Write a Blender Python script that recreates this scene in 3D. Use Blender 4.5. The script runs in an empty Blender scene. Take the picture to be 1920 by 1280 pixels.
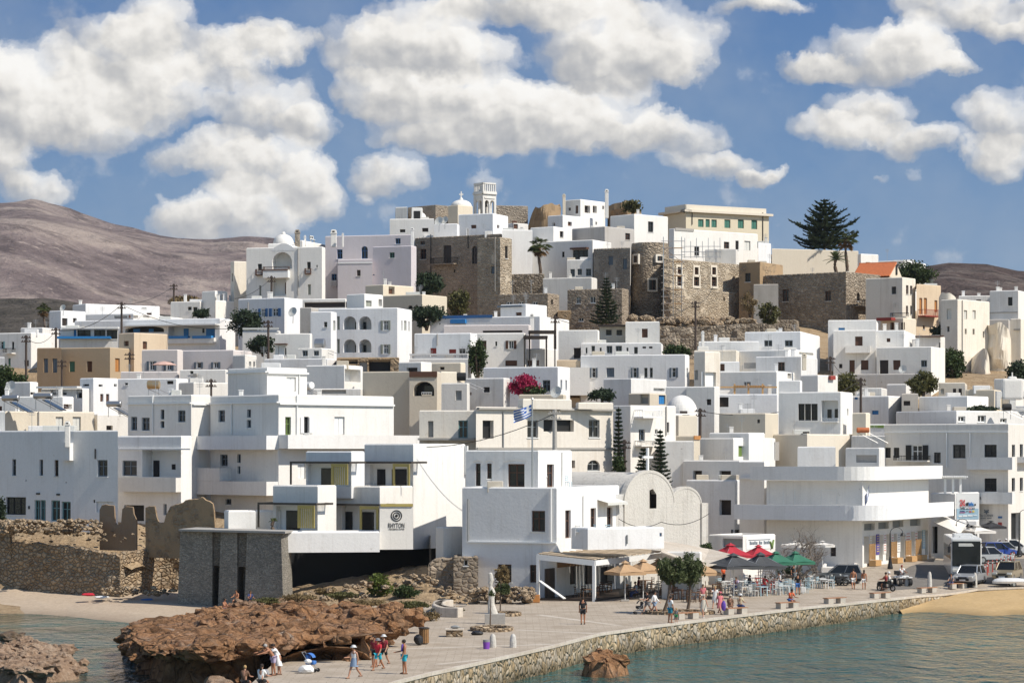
import bpy,bmesh,math,random
from math import radians as R,sin,cos,atan,sqrt,pi
from mathutils import Vector,noise as mn
random.seed(7)
SC = bpy.context.scene
COL = SC.collection
# ------------------------------------------------------------------ camera, sky light, sun, exposure
F,HC,YH = 5000.0,11.2,845.0          # focal length in photo pixels, eye height, horizon row
cam = bpy.data.cameras.new('camera'); camo = bpy.data.objects.new('camera',cam); COL.objects.link(camo)
camo.location = (0,0,HC); camo.rotation_euler = (R(90),0,0)
cam.sensor_width = 36; cam.lens = 36 * F / 1920; cam.shift_y = (YH - 640) / 1920
cam.clip_start = 1; cam.clip_end = 30000
SC.camera = camo
SUN_EL,SUN_AZ = 46,117                   # azimuth clockwise from +Y: well to the right, a little on the camera's side
w = bpy.data.worlds.new('World'); SC.world = w; w.use_nodes = True
nt = w.node_tree; bg = nt.nodes['Background']
sk = nt.nodes.new('ShaderNodeTexSky'); sk.sky_type = 'NISHITA'; sk.sun_disc = False
sk.sun_elevation = R(SUN_EL); sk.sun_rotation = R(SUN_AZ); sk.air_density = 1.0; sk.dust_density = 0.1; sk.ozone_density = 3.0
nt.links.new(sk.outputs[0],bg.inputs[0]); bg.inputs[1].default_value = 0.11
sl = bpy.data.lights.new('sun','SUN'); sl.energy = 5.0; sl.angle = R(0.5); sl.color = (1,.93,.82)
so = bpy.data.objects.new('sun',sl); COL.objects.link(so)
sd = Vector((sin(R(SUN_AZ)) * cos(R(SUN_EL)),cos(R(SUN_AZ)) * cos(R(SUN_EL)),sin(R(SUN_EL))))
so.rotation_euler = sd.to_track_quat('Z','Y').to_euler(); so.location = (200,0,200)
SC.view_settings.view_transform = 'Standard'; SC.view_settings.look = 'None'
SC.view_settings.exposure = 0.10; SC.view_settings.gamma = 1
SC.render.engine = 'CYCLES'
cy = SC.cycles
cy.use_denoising = True; cy.max_bounces = 6; cy.diffuse_bounces = 3; cy.glossy_bounces = 3; cy.transmission_bounces = 3
cy.transparent_max_bounces = 8; cy.caustics_reflective = False; cy.caustics_refractive = False; cy.sample_clamp_indirect = 6
try: cy.denoising_prefilter = 'ACCURATE'; cy.denoiser = 'OPENIMAGEDENOISE'
except Exception: pass
# ------------------------------------------------------------------ materials
MATS = {}
class NB:
 def __init__(s,m):
  m.use_nodes = True; s.t = m.node_tree; s.t.nodes.clear(); s.m = m
 def n(s,typ,**kw):
  x = s.t.nodes.new('ShaderNode' + typ)
  for k,v in sorted(kw.items(),key=lambda q: q[0][0] != '_'):
   if k[0] == '_': setattr(x,k[1:],v)
   else:
    key = int(k[1:]) if k[0] == 'i' and k[1:].isdigit() else k
    s.inp(x,key,v)
  return x
 def inp(s,x,key,v):
  i = x.inputs[key]
  if isinstance(v,bpy.types.NodeSocket): s.t.links.new(v,i)
  elif isinstance(v,bpy.types.Node): s.t.links.new(v.outputs[0],i)
  else:
   if isinstance(v,tuple) and len(v) == 3 and i.type == 'RGBA': v = v + (1,)
   i.default_value = v
 def math(s,op,a,b=None,c=None,clamp=False):
  x = s.t.nodes.new('ShaderNodeMath'); x.operation = op; x.use_clamp = clamp
  for i,v in enumerate((a,b,c)):
   if v is not None: s.inp(x,i,v)
  return x.outputs[0]
 def vm(s,op,a,b=None,scale=None):
  x = s.t.nodes.new('ShaderNodeVectorMath'); x.operation = op
  s.inp(x,0,a)
  if b is not None: s.inp(x,1,b)
  if scale is not None: s.inp(x,'Scale',scale)
  return x.outputs['Value'] if op in ('DOT_PRODUCT','LENGTH') else x.outputs[0]
 def mix(s,f,a,b,mode='MIX'):
  x = s.t.nodes.new('ShaderNodeMix'); x.data_type = 'RGBA'; x.blend_type = mode
  s.inp(x,0,f); s.inp(x,6,a); s.inp(x,7,b)
  return x.outputs[2]
 def ramp(s,fac,stops,interp='LINEAR'):
  x = s.t.nodes.new('ShaderNodeValToRGB'); s.inp(x,0,fac); e = x.color_ramp; e.interpolation = interp
  while len(e.elements) < len(stops): e.elements.new(0.5)
  for el,(p,c) in zip(e.elements,stops):
   el.position = p; el.color = (c,c,c,1) if not isinstance(c,tuple) else c + (1,)
  return x.outputs[0]
 def noise(s,vec,scale,detail=4,rough=.55,dist=0):
  return s.n('TexNoise',Vector=vec,Scale=scale,Detail=detail,Roughness=rough,Distortion=dist).outputs[0]
 def pos(s): return s.n('NewGeometry').outputs['Position']
 def out(s,sh):
  o = s.t.nodes.new('ShaderNodeOutputMaterial'); s.t.links.new(sh if isinstance(sh,bpy.types.NodeSocket) else sh.outputs[0],o.inputs[0])
 def bsdf(s,col,rough=.8,bump=None,bs=.3,bd=.05,**kw):
  b = s.n('BsdfPrincipled'); s.inp(b,'Base Color',col); s.inp(b,'Roughness',rough)
  for k,v in kw.items(): s.inp(b,k.replace('_',' '),v)
  if bump is not None:
   bp = s.n('Bump',Strength=bs,Distance=bd,Height=bump); s.t.links.new(bp.outputs[0],b.inputs['Normal'])
  s.out(b); return b
def mk(name):
 m = bpy.data.materials.new(name); return m
def plain(name,col,rough=.7,var=.12,scale=6,metal=0,spec=.4,coat=0):
 if name in MATS: return MATS[name]
 m = mk(name); b = NB(m); p = b.pos()
 n = b.noise(p,scale,3)
 c = b.mix(b.math('MULTIPLY',n,1.0),tuple(x * (1 - var) for x in col),tuple(min(1,x * (1 + var)) for x in col))
 b.bsdf(c,rough,Metallic=metal,**{'Specular_IOR_Level': spec,'Coat_Weight': coat})
 MATS[name] = m; return m
def plaster(name,col,dirt=(.42,.36,.28),amt=.35,bumpy=.25):
 m = mk(name); b = NB(m); p = b.pos()
 st = b.vm('MULTIPLY',p,(1.0,1.0,.13))
 streak = b.noise(st,1.3,5,.62)
 blot = b.noise(p,.35,4,.6)
 fine = b.noise(p,5.0,4,.65)
 f = b.ramp(b.math('ADD',b.math('MULTIPLY',streak,.6),b.math('MULTIPLY',blot,.4)),[(.5,0.0),(.72,1.0)])
 c = b.mix(b.math('MULTIPLY',f,amt),col,tuple(x * .55 + d * .45 for x,d in zip(col,dirt)))
 c2 = b.mix(b.ramp(fine,[(.3,0.0),(.75,1.0)]),tuple(.93 for _ in col),tuple(1.0 for _ in col))
 c = b.mix(1.0,c,c2,'MULTIPLY')
 rn = b.n('ObjectInfo').outputs['Random']
 c = b.mix(1.0,c,b.ramp(rn,[(0.0,(.93,.90,.86)),(.35,(1.0,.99,.97)),(.7,(.96,.97,1.0)),(1.0,(1.0,.97,.92))]),'MULTIPLY')
 run = b.ramp(b.noise(b.vm('MULTIPLY',p,(2.2,2.2,.07)),1.6,4,.6),[(.56,0.0),(.74,1.0)])
 c = b.mix(b.math('MULTIPLY',run,b.math('MULTIPLY',blot,amt * .8)),c,dirt)
 spots = b.ramp(b.noise(p,1.7,6,.7),[(.66,0.0),(.72,1.0)])
 c = b.mix(b.math('MULTIPLY',spots,amt * 1.1),c,dirt)
 b.bsdf(c,.9,b.math('ADD',fine,b.math('MULTIPLY',blot,2.0)),bumpy,.06,Specular_IOR_Level=.2)
 MATS[name] = m; return m
def stone(name,cols,mortar,scale=2.2,mw=.06,bs=.8,flat=1.5,blot=.5,plasterc=None,pa=.5,tide=None):
 m = mk(name); b = NB(m); p = b.pos()
 wob = b.n('TexNoise',Vector=p,Scale=1.2,Detail=2.0)
 pp = b.vm('ADD',p,b.vm('SCALE',wob.outputs[1],scale=.35))
 pp = b.vm('MULTIPLY',pp,(1,1,flat))
 v = b.n('TexVoronoi',Vector=pp,Scale=scale); v2 = b.n('TexVoronoi',Vector=pp,Scale=scale,_feature='DISTANCE_TO_EDGE')
 rnd = b.n('SeparateColor',i0=v.outputs['Color']).outputs[0]
 k = len(cols)
 c = b.ramp(rnd,[(i / max(1,k - 1),cols[i]) for i in range(k)])
 big = b.noise(p,.25,5,.65)
 c = b.mix(1.0,c,b.ramp(big,[(.3,1 - blot * .6),(.7,1.0 + .1)]),'MULTIPLY')
 e = b.ramp(v2.outputs['Distance'],[(0.0,1.0),(mw,0.0)])
 c = b.mix(e,c,mortar)
 h = b.math('MINIMUM',v2.outputs['Distance'],.25)
 fine = b.noise(p,9,3)
 if plasterc:
  pm = b.ramp(b.noise(p,.55,6,.65),[(1 - pa - .04,0.0),(1 - pa + .06,1.0)])
  c = b.mix(pm,c,plasterc)
  h = b.math('MULTIPLY',h,b.math('SUBTRACT',1.0,pm))
 if tide is not None:                     # wet, weed-dark band above the water
  zz = b.n('SeparateXYZ',i0=p).outputs[2]; wet = b.n('MapRange',Value=b.math('ADD',zz,b.math('MULTIPLY',b.math('SUBTRACT',big,.5),1.1))); wet.inputs[1].default_value = tide + .15; wet.inputs[2].default_value = tide + .75; wet.inputs[3].default_value = .8; wet.inputs[4].default_value = 0; c = b.mix(wet.outputs[0],c,(.045,.038,.02))
 c = b.mix(.25,c,b.ramp(fine,[(.3,tuple(x * .6 for x in mortar)),(.7,tuple(min(1,x * 1.3) for x in cols[-1]))]))
 b.bsdf(c,.92,b.math('ADD',b.math('MULTIPLY',h,3.0),b.math('MULTIPLY',fine,.25)),bs,.18,Specular_IOR_Level=.15)
 MATS[name] = m; return m
plaster('white',(.82,.81,.785),(.38,.34,.29),amt=.5)
plaster('white2',(.75,.74,.715),(.34,.30,.25),amt=.65)
plaster('cream',(.74,.67,.55),amt=.35)
plaster('old',(.74,.69,.61),(.40,.31,.22),.75)
plaster('beige',(.62,.56,.46),amt=.4)
plaster('tan',(.50,.40,.28),amt=.5)
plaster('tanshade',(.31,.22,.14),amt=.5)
plaster('lilac',(.64,.59,.60),amt=.35)
plaster('pink',(.70,.64,.60),amt=.3)
plaster('greyp',(.50,.47,.43),(.22,.18,.14),.7)
plaster('castle',(.78,.72,.62),(.36,.27,.18),.7,.5)
plaster('ochre',(.66,.53,.38),(.36,.25,.15),.6)
plaster('yellow',(.68,.61,.46),amt=.25)
plaster('rooftop',(.66,.64,.60),(.33,.28,.22),.8)
plaster('chapelp',(.60,.58,.54),(.22,.20,.17),1.0,.9)
stone('brownstone',[(.22,.175,.13),(.33,.27,.20),(.27,.22,.165),(.42,.34,.26)],(.28,.23,.175),1.9,.07,.7)
stone('kastro',[(.30,.23,.16),(.46,.37,.26),(.52,.44,.33),(.36,.30,.23),(.58,.50,.39)],(.40,.32,.23),2.3,.08,.9,1.4,.7,(.56,.48,.37),.42)
stone('bastion',[(.18,.145,.11),(.40,.33,.25),(.26,.21,.16),(.52,.44,.34)],(.25,.20,.15),2.0,.09,1.0,1.3,.8,(.33,.275,.21),.36)
stone('ruin',[(.30,.22,.14),(.42,.31,.2),(.25,.18,.12)],(.33,.25,.16),1.4,.1,.8,plasterc=(.40,.28,.165),pa=.55)
stone('darkstone',[(.24,.225,.20),(.36,.335,.29),(.50,.46,.39),(.30,.28,.235)],(.10,.09,.08),4.6,.06,.6,2.4)
stone('quaystone',[(.34,.24,.13),(.50,.40,.26),(.44,.41,.36),(.58,.51,.40),(.38,.29,.17)],(.25,.19,.12),2.5,.09,1.0,.75,.8,tide=-1.45)
stone('rubblestone',[(.40,.29,.18),(.55,.42,.28),(.48,.40,.30),(.30,.21,.13)],(.16,.115,.075),2.4,.1,1.0,1.4)
stone('greystone',[(.24,.20,.16),(.36,.31,.25),(.30,.26,.21),(.42,.36,.29)],(.28,.23,.18),2.3,.07,.7,plasterc=(.36,.31,.25),pa=.45)
plain('paintwhite',(.78,.78,.76),.5,.05); plain('brown',(.10,.045,.025),.6); plain('darkwood',(.035,.025,.02),.6)
plain('blue',(.04,.13,.30),.5); plain('brightblue',(.03,.20,.48),.5); plain('grey',(.24,.25,.25),.6); plain('bluegrey',(.13,.16,.19),.6)
plain('green',(.05,.17,.13),.6); plain('leafgreen',(.16,.24,.06),.6); plain('black',(.012,.012,.012),.6); plain('red',(.28,.04,.03),.6)
plain('teal',(.14,.28,.30),.6); plain('orange',(.45,.2,.06),.6); plain('sage',(.30,.31,.26),.6); plain('pale',(.62,.62,.58),.7)
plain('gold',(.40,.32,.10),.5); plain('bronze',(.055,.045,.035),.5); plain('concrete',(.36,.34,.31),.9,.2)
plain('steel',(.45,.45,.45),.35,.1,metal=.8); plain('wood',(.28,.15,.06),.6,.25); plain('pole',(.07,.05,.04),.8)
plain('redtile',(.46,.14,.05),.8,.3,3); plain('woodlight',(.50,.30,.13),.6,.2)
def glass():
 m = mk('glass'); b = NB(m); p = b.pos()
 n = b.noise(p,.8,2)
 b.bsdf(b.mix(n,(.006,.007,.008),(.022,.025,.028)),.12,Specular_IOR_Level=.4); MATS['glass'] = m
glass()
CC = dict(w='paintwhite',b='brown',u='blue',U='brightblue',g='grey',G='bluegrey',n='green',k='black',r='red',t='teal',o='orange',s='sage',p='pale',d='darkwood',y='gold',c='concrete',x='wood',l='leafgreen')
def M(n): return MATS[n]
# ------------------------------------------------------------------ mesh helper
class MB:
 def __init__(s): s.v = []; s.f = []; s.m = []
 def add(s,vs,fs,mi=0):
  o = len(s.v); s.v.extend(tuple(v) for v in vs)
  for f in fs: s.f.append(tuple(i + o for i in f)); s.m.append(mi)
 def quad(s,a,b,c,d,mi=0): s.add((a,b,c,d),((0,1,2,3),),mi)
 def box(s,c,e,mi=0,ax=None):        # centre, half extents, optional axes
  ax = ax or (Vector((1,0,0)),Vector((0,1,0)),Vector((0,0,1))); c = Vector(c)
  vs = [c + ax[0] * e[0] * i + ax[1] * e[1] * j + ax[2] * e[2] * k for k in (-1,1) for j in (-1,1) for i in (-1,1)]
  s.add(vs,((0,2,3,1),(4,5,7,6),(0,1,5,4),(2,6,7,3),(0,4,6,2),(1,3,7,5)),mi)
 def rbox(s,c,e,r,mi=0,ax=None):     # box with chamfered edges
  bm = bmesh.new(); bmesh.ops.create_cube(bm,size=2)
  for v in bm.verts: v.co = Vector((v.co.x * e[0],v.co.y * e[1],v.co.z * e[2]))
  bmesh.ops.bevel(bm,geom=bm.edges[:],offset=r,segments=2,affect='EDGES',profile=.6)
  ax = ax or (Vector((1,0,0)),Vector((0,1,0)),Vector((0,0,1))); c = Vector(c)
  bm.verts.index_update()
  s.add([c + ax[0] * v.co.x + ax[1] * v.co.y + ax[2] * v.co.z for v in bm.verts],[tuple(v.index for v in f.verts) for f in bm.faces],mi); bm.free()
 def prism(s,pts,z0,z1,mi=0,mt=None):
  n = len(pts); b = [(p[0],p[1],z0) for p in pts]; t = [(p[0],p[1],z1) for p in pts]
  s.add(b + t,[(i,(i + 1) % n,n + (i + 1) % n,n + i) for i in range(n)],mi)
  s.add(t,[tuple(range(n))],mi if mt is None else mt); s.add(b,[tuple(range(n - 1,-1,-1))],mi)
 def tube(s,pts,r,mi=0,k=6,cap=True):
  pts = [Vector(p) for p in pts]; rs = r if isinstance(r,(list,tuple)) else [r] * len(pts)
  o = len(s.v); up = Vector((0,0,1))
  for i,p in enumerate(pts):
   d = (pts[min(i + 1,len(pts) - 1)] - pts[max(i - 1,0)]).normalized()
   a = d.cross(up)
   if a.length < .05: a = d.cross(Vector((0,1,0)))
   a.normalize(); b = a.cross(d)
   for j in range(k):
    t = 2 * pi * j / k; s.v.append(tuple(p + (a * cos(t) + b * sin(t)) * rs[i]))
  for i in range(len(pts) - 1):
   for j in range(k):
    s.f.append((o + i * k + j,o + i * k + (j + 1) % k,o + (i + 1) * k + (j + 1) % k,o + (i + 1) * k + j)); s.m.append(mi)
  if cap:
   s.f.append(tuple(o + j for j in range(k))); s.m.append(mi)
   e = o + (len(pts) - 1) * k; s.f.append(tuple(e + k - 1 - j for j in range(k))); s.m.append(mi)
 def lathe(s,c,prof,mi=0,k=16,sx=1,sy=1):
  o = len(s.v)
  for (r,z) in prof:
   for j in range(k):
    t = 2 * pi * j / k; s.v.append((c[0] + cos(t) * r * sx,c[1] + sin(t) * r * sy,c[2] + z))
  for i in range(len(prof) - 1):
   for j in range(k):
    s.f.append((o + i * k + j,o + i * k + (j + 1) % k,o + (i + 1) * k + (j + 1) % k,o + (i + 1) * k + j)); s.m.append(mi)
  s.f.append(tuple(o + k - 1 - j for j in range(k))); s.m.append(mi)
  e = o + (len(prof) - 1) * k; s.f.append(tuple(e + j for j in range(k))); s.m.append(mi)
 def blob(s,c,r,mi=0,sub=2,amp=.25,fr=1.5,squash=(1,1,1),seed=0):
  bm = bmesh.new(); bmesh.ops.create_icosphere(bm,subdivisions=sub,radius=1)
  bm.verts.index_update(); vs = []
  for v in bm.verts:
   d = v.co.normalized(); k = 1 + amp * mn.fractal(d * fr + Vector((seed * 7.1,seed * 3.3,seed)),1.0,2.0,4)
   vs.append((c[0] + d.x * r * k * squash[0],c[1] + d.y * r * k * squash[1],c[2] + d.z * r * k * squash[2]))
  s.add(vs,[tuple(v.index for v in f.verts) for f in bm.faces],mi); bm.free()
 def build(s,name,mats,parent=None,smooth=False,world=True):
  if not s.f: return None
  me = bpy.data.meshes.new(name)
  off = Vector(parent_world(parent)) if (parent is not None and world) else Vector((0,0,0))
  me.from_pydata([(x - off.x,y - off.y,z - off.z) for x,y,z in s.v],[],s.f)
  for m in (mats if isinstance(mats,(list,tuple)) else [mats]): me.materials.append(M(m) if isinstance(m,str) else m)
  me.polygons.foreach_set('material_index',s.m)
  if smooth: me.polygons.foreach_set('use_smooth',[True] * len(s.f))
  me.update()
  o = bpy.data.objects.new(name,me); COL.objects.link(o)
  if parent is not None: o.parent = parent
  return o
def parent_world(p):
 x = Vector((0,0,0))
 while p is not None: x = x + Vector(p.location); p = p.parent
 return x
def tag(o,label=None,cat=None,group=None,kind=None):
 if label: o['label'] = label
 if cat: o['category'] = cat
 if group: o['group'] = group
 if kind: o['kind'] = kind
 return o
def empty(name,loc,label,cat,group=None,rz=0):
 o = bpy.data.objects.new(name,None); COL.objects.link(o); o.location = loc; o.rotation_euler = (0,0,rz); o.empty_display_size = .3
 return tag(o,label,cat,group)
def copy_tree(o,parent=None,label=None):
 c = o.copy(); COL.objects.link(c)
 if parent is not None: c.parent = parent
 if label: c['label'] = label
 for ch in list(o.children): copy_tree(ch,c)
 return c
# ------------------------------------------------------------------ survey helpers: photo coordinates + a distance give a point of the place
ZT = [0,0,1.0]
def Zoom(ox,oy,s): ZT[:] = [ox,oy,s]
def px(x): return ZT[0] + x / ZT[2]
def py(y): return ZT[1] + y / ZT[2]
def XX(p,D): return (p - 960) * D / F
def ZZ(q,D): return HC - (q - YH) * D / F
def at(x,y,D): return Vector((XX(px(x),D),D,ZZ(py(y),D)))
def lerp(t,pts):
 if t <= pts[0][0]: return pts[0][1]
 for (a,b),(c,d) in zip(pts,pts[1:]):
  if t <= c: return b + (d - b) * (t - a) / (c - a)
 return pts[-1][1]
TL = [(0,-6),(190,-5),(200,-2.1),(221,-.3),(223.2,3.3),(230,4.8),(262,8.5),(275,11),(300,17),(330,23),(350,25),(380,22),(450,16),(700,14),(1500,40),(2400,60),(9000,60)]
TM = [(0,-6),(110,-5),(218,-1),(222,0),(232,2),(245,5),(262,9.5),(285,15),(300,18),(320,22),(345,26),(352,27.5),(366,29),(378,35),(390,40),(400,41),(440,36),(520,20),(800,14),(2000,30),(9000,40)]
TR = [(0,-6),(200,-5),(250,-1.2),(262,.5),(270,5),(285,10),(300,16),(320,20),(345,22),(352,23),(384,28),(392,31),(450,29),(600,20),(900,18),(1400,40),(9000,40)]
TS = [(0,-6),(218,-4),(252,-1.0),(258,2),(264,7),(285,14),(300,18),(320,22),(345,26),(352,27.5),(366,29),(380,32),(386,34),(394,40),(400,41),(440,36),(520,20),(800,14),(2000,30),(9000,40)]
def sstep(a,b,t):
 t = max(0,min(1,(t - a) / (b - a))); return t * t * (3 - 2 * t)
def ter(X,Y):
 p = 960 + X / max(Y,60) * F
 a = sstep(430,640,p); b = sstep(1480,1780,p)
 c = sstep(1190,1290,p)
 m = lerp(Y,TM) * (1 - c) + lerp(Y,TS) * c
 return (lerp(Y,TL) * (1 - a) + m * a) * (1 - b) + lerp(Y,TR) * b
SEA = -1.45
def quayz(X,Y):
 p = 960 + X / Y * F
 return -.5 * sstep(1500,1830,p) * (1 - sstep(214,232,Y)) + 1.1 * sstep(213,236,Y) * sstep(1430,1640,p)
def gnd(P,Q):                                # photo point on the quay surface
 D = 110.0
 while D < 320:
  X = XX(P,D)
  if ZZ(Q,D) <= quayz(X,D): return Vector((X,D,quayz(X,D)))
  D += .1
 return Vector((XX(P,D),D,0))
# ------------------------------------------------------------------ house builder
def holed(mb,P0,d,n,W,z0,z1,holes,mi=0):
 S = sorted({0.0,W} | {min(W,max(0,h[0])) for h in holes} | {min(W,max(0,h[1])) for h in holes})
 T = sorted({z0,z1} | {min(z1,max(z0,h[2])) for h in holes} | {min(z1,max(z0,h[3])) for h in holes})
 up = Vector((0,0,1))
 def pt(s,z,o=0): return (P0.x + d.x * s - n.x * o,P0.y + d.y * s - n.y * o,z)
 for a,b in zip(S,S[1:]):
  if b - a < 1e-5: continue
  for e,f in zip(T,T[1:]):
   if f - e < 1e-5: continue
   cs,cz = (a + b) / 2,(e + f) / 2
   if any(h[0] < cs < h[1] and h[2] < cz < h[3] for h in holes): continue
   mb.quad(pt(a,e),pt(b,e),pt(b,f),pt(a,f),mi)
 for (s0,s1,za,zb,dep,arch) in holes:
  spring = zb
  if arch:
   r = (s1 - s0) / 2; hh = min(r,(zb - za) * .6); spring = zb - hh; K = 10
   arc = [(s0 + r - r * cos(pi * i / K),spring + hh * sin(pi * i / K)) for i in range(K + 1)]
   for i in range(K):
    (p,q),(p2,q2) = arc[i],arc[i + 1]
    mb.quad(pt(p,q),pt(p2,q2),pt(p2,zb + .0),pt(p,zb + .0),mi)
    mb.quad(pt(p,q),pt(p2,q2),pt(p2,q2,dep),pt(p,q,dep),mi)
  else: mb.quad(pt(s0,zb),pt(s1,zb),pt(s1,zb,dep),pt(s0,zb,dep),mi)
  mb.quad(pt(s0,za),pt(s0,spring),pt(s0,spring,dep),pt(s0,za,dep),mi)
  mb.quad(pt(s1,za),pt(s1,spring),pt(s1,spring,dep),pt(s1,za,dep),mi)
  mb.quad(pt(s0,za),pt(s1,za),pt(s1,za,dep),pt(s0,za,dep),mi)
class Face:
 def __init__(s,C,d,n,W,flip):
  s.C,s.d,s.n,s.W,s.flip = C,d,n,W,flip
 def s_of(s,P):
  u = (P - 960) / F; den = s.d.x - u * s.d.y
  return (u * s.C.y - s.C.x) / den
 def rect(s,x0,y0,x1,y1):
  a,b = s.s_of(px(x0)),s.s_of(px(x1)); D = s.C.y + s.d.y * (a + b) / 2
  z1,z0 = ZZ(py(y0),D),ZZ(py(y1),D)
  return min(a,b),max(a,b),z0,z1
 def pt(s,t,z,o=0): return Vector((s.C.x + s.d.x * t + s.n.x * o,s.C.y + s.d.y * t + s.n.y * o,z))
 def box(s,mb,a,b,z0,z1,o0,o1,mi=0):
  c = s.pt((a + b) / 2,(z0 + z1) / 2,(o0 + o1) / 2)
  mb.box(c,(abs(b - a) / 2,abs(o1 - o0) / 2,(z1 - z0) / 2),mi,(s.d,s.n,Vector((0,0,1))))
def openings(root,fc,feats,holes):
 up = Vector((0,0,1))
 for ft in feats:
  k = ft[0]; a,b,z0,z1 = fc.rect(*ft[1:5]) if k[0] != 'p' else (0,0,0,0)
  col = CC.get(k[1],'paintwhite') if len(k) > 1 else 'paintwhite'
  ex = ft[5] if len(ft) > 5 else None
  w_,h_ = b - a,z1 - z0
  t = k[0]
  if t in 'wWcq':
   dep = .2 if ex is None or t == 'c' else ex
   fw = min(.09,w_ * .14)
   arch = (t == 'q')
   holes.append((a,b,z0,z1,dep,arch))
   mb = MB()
   o0 = -dep
   if t == 'c':                         # closed boards or shutters
    fc.box(mb,a,b,z0,z1,o0 - .05,o0,0)
    n = max(2,int(w_ / .45))
    for i in range(n):
     l = a + w_ * i / n; fc.box(mb,l + .03,l + w_ / n - .03,z0 + .06,z1 - .06,o0,o0 + .035,0)
    nm = 'door' if h_ > 1.75 else 'window'
    mb.build(nm,[col],root)
   else:
    fc.box(mb,a - .02,b + .02,z0 - .02,z1 + .02,o0 - .06,o0 - .03,1)
    for (p,q,r,s2) in ((a,a + fw,z0,z1),(b - fw,b,z0,z1),(a + fw,b - fw,z0,z0 + fw),(a + fw,b - fw,z1 - fw,z1)):
     fc.box(mb,p,q,r,s2,o0 - .03,o0 + .03,0)
    if w_ > .5:
     for i in range(1,(3 if w_ > 2 else 2)):
      m = a + w_ * i / (3 if w_ > 2 else 2); fc.box(mb,m - fw * .5,m + fw * .5,z0 + fw,z1 - fw,o0 - .03,o0 + .02,0)
    if h_ > .9:
     m = z0 + h_ * .62; fc.box(mb,a + fw,b - fw,m - fw * .35,m + fw * .35,o0 - .03,o0 + .012,0)
    o = mb.build('window' if h_ < 1.9 else 'door',[col if t != 'W' else 'paintwhite','glass'],root)
    if t == 'W':
     sw = w_ * .52
     for (p,q) in ((a - sw - .03,a - .03),(b + .03,b + sw + .03)):
      sm = MB(); fc.box(sm,p,q,z0,z1,.02,.06)
      nz = max(3,int(h_ / .14))
      for i in range(nz):
       zz = z0 + h_ * (i + .5) / nz; fc.box(sm,p + .05,q - .05,zz - .03,zz + .02,.06,.085)
      sm.build('shutter',[col],o)
    sb = MB(); fc.box(sb,a - .06,b + .06,z0 - .07,z0 - .003,-.05,.07)
    if h_ < 1.9: sb.build('sill',['paintwhite' if col != 'brown' else 'pale'],o)
  elif t in 'ka':                           # opening or loggia; darkened back panels stand in for the shade inside
   dep = ex or 1.2
   holes.append((a,b,z0,z1,dep,t == 'a'))
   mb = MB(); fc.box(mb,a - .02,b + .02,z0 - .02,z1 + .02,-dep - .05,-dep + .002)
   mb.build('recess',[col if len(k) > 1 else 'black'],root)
  elif t == 'i':                            # a door or window standing in the back of a recess (ex = its depth)
   mb = MB(); fc.box(mb,a,b,z0,z1,-ex + .004,-ex + .05); fc.box(mb,a + .06,b - .06,z0 + .06,z1 - .06,-ex + .05,-ex + .07,1)
   mb.build('door',[col,'glass' if col not in ('brown','red','blue','brightblue','orange') else col],root)
  elif t == 'b':                            # solid balcony or projecting band
   out = ex or 1.0; mb = MB(); nm = ft[6] if len(ft) > 6 else 'balcony'
   if out > .5 and h_ > .5:
    th = .14
    fc.box(mb,a,b,z0,z1,out - th,out); fc.box(mb,a,a + th,z0,z1,.003,out - th); fc.box(mb,b - th,b,z0,z1,.003,out - th)
    fc.box(mb,a + th,b - th,z0,z0 + .16,.003,out - th)
   else: fc.box(mb,a,b,z0,z1,.003,out)
   mb.build(nm,[col if col != 'paintwhite' else fc.mat],root)
  elif t == 'r':                            # railed balcony
   out = ex or .9; mb = MB(); fc.box(mb,a,b,z0,z0 + .14,.003,out,0); sl_ = mb.build('balcony',[fc.mat if col not in ('red','brown') else col],root)
   rb = MB(); n = max(4,int(w_ / .16))
   fc.box(rb,a,b,z1 - .06,z1,out - .06,out - .01)
   for i in range(n + 1):
    m = a + w_ * i / n; fc.box(rb,m - .016,m + .016,z0 + .14,z1 - .06,out - .05,out - .02)
   for e in (a,b):
    fc.box(rb,e - .02,e + .02,z1 - .06,z1,.01,out - .06)
    for i in range(4): fc.box(rb,e - .016,e + .016,z0 + .14,z1 - .06,out * (i + .5) / 4 - .016,out * (i + .5) / 4 + .016)
   rb.build('railing',[col],sl_)
  elif t == 'n':                            # canopy or slab
   mb = MB(); fc.box(mb,a,b,z0,z1,.003,ex or 1.0); mb.build(ft[6] if len(ft) > 6 else 'canopy',[col],root)
  elif t == 'p':
   x,y0,y1 = ft[1:4]; s_ = fc.s_of(px(x)); D = fc.C.y + fc.d.y * s_
   mb = MB(); mb.tube([fc.pt(s_,ZZ(py(y0),D),.08),fc.pt(s_,ZZ(py(y1),D),.08)],.06,0,6); mb.build('drainpipe',[col],root)
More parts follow.
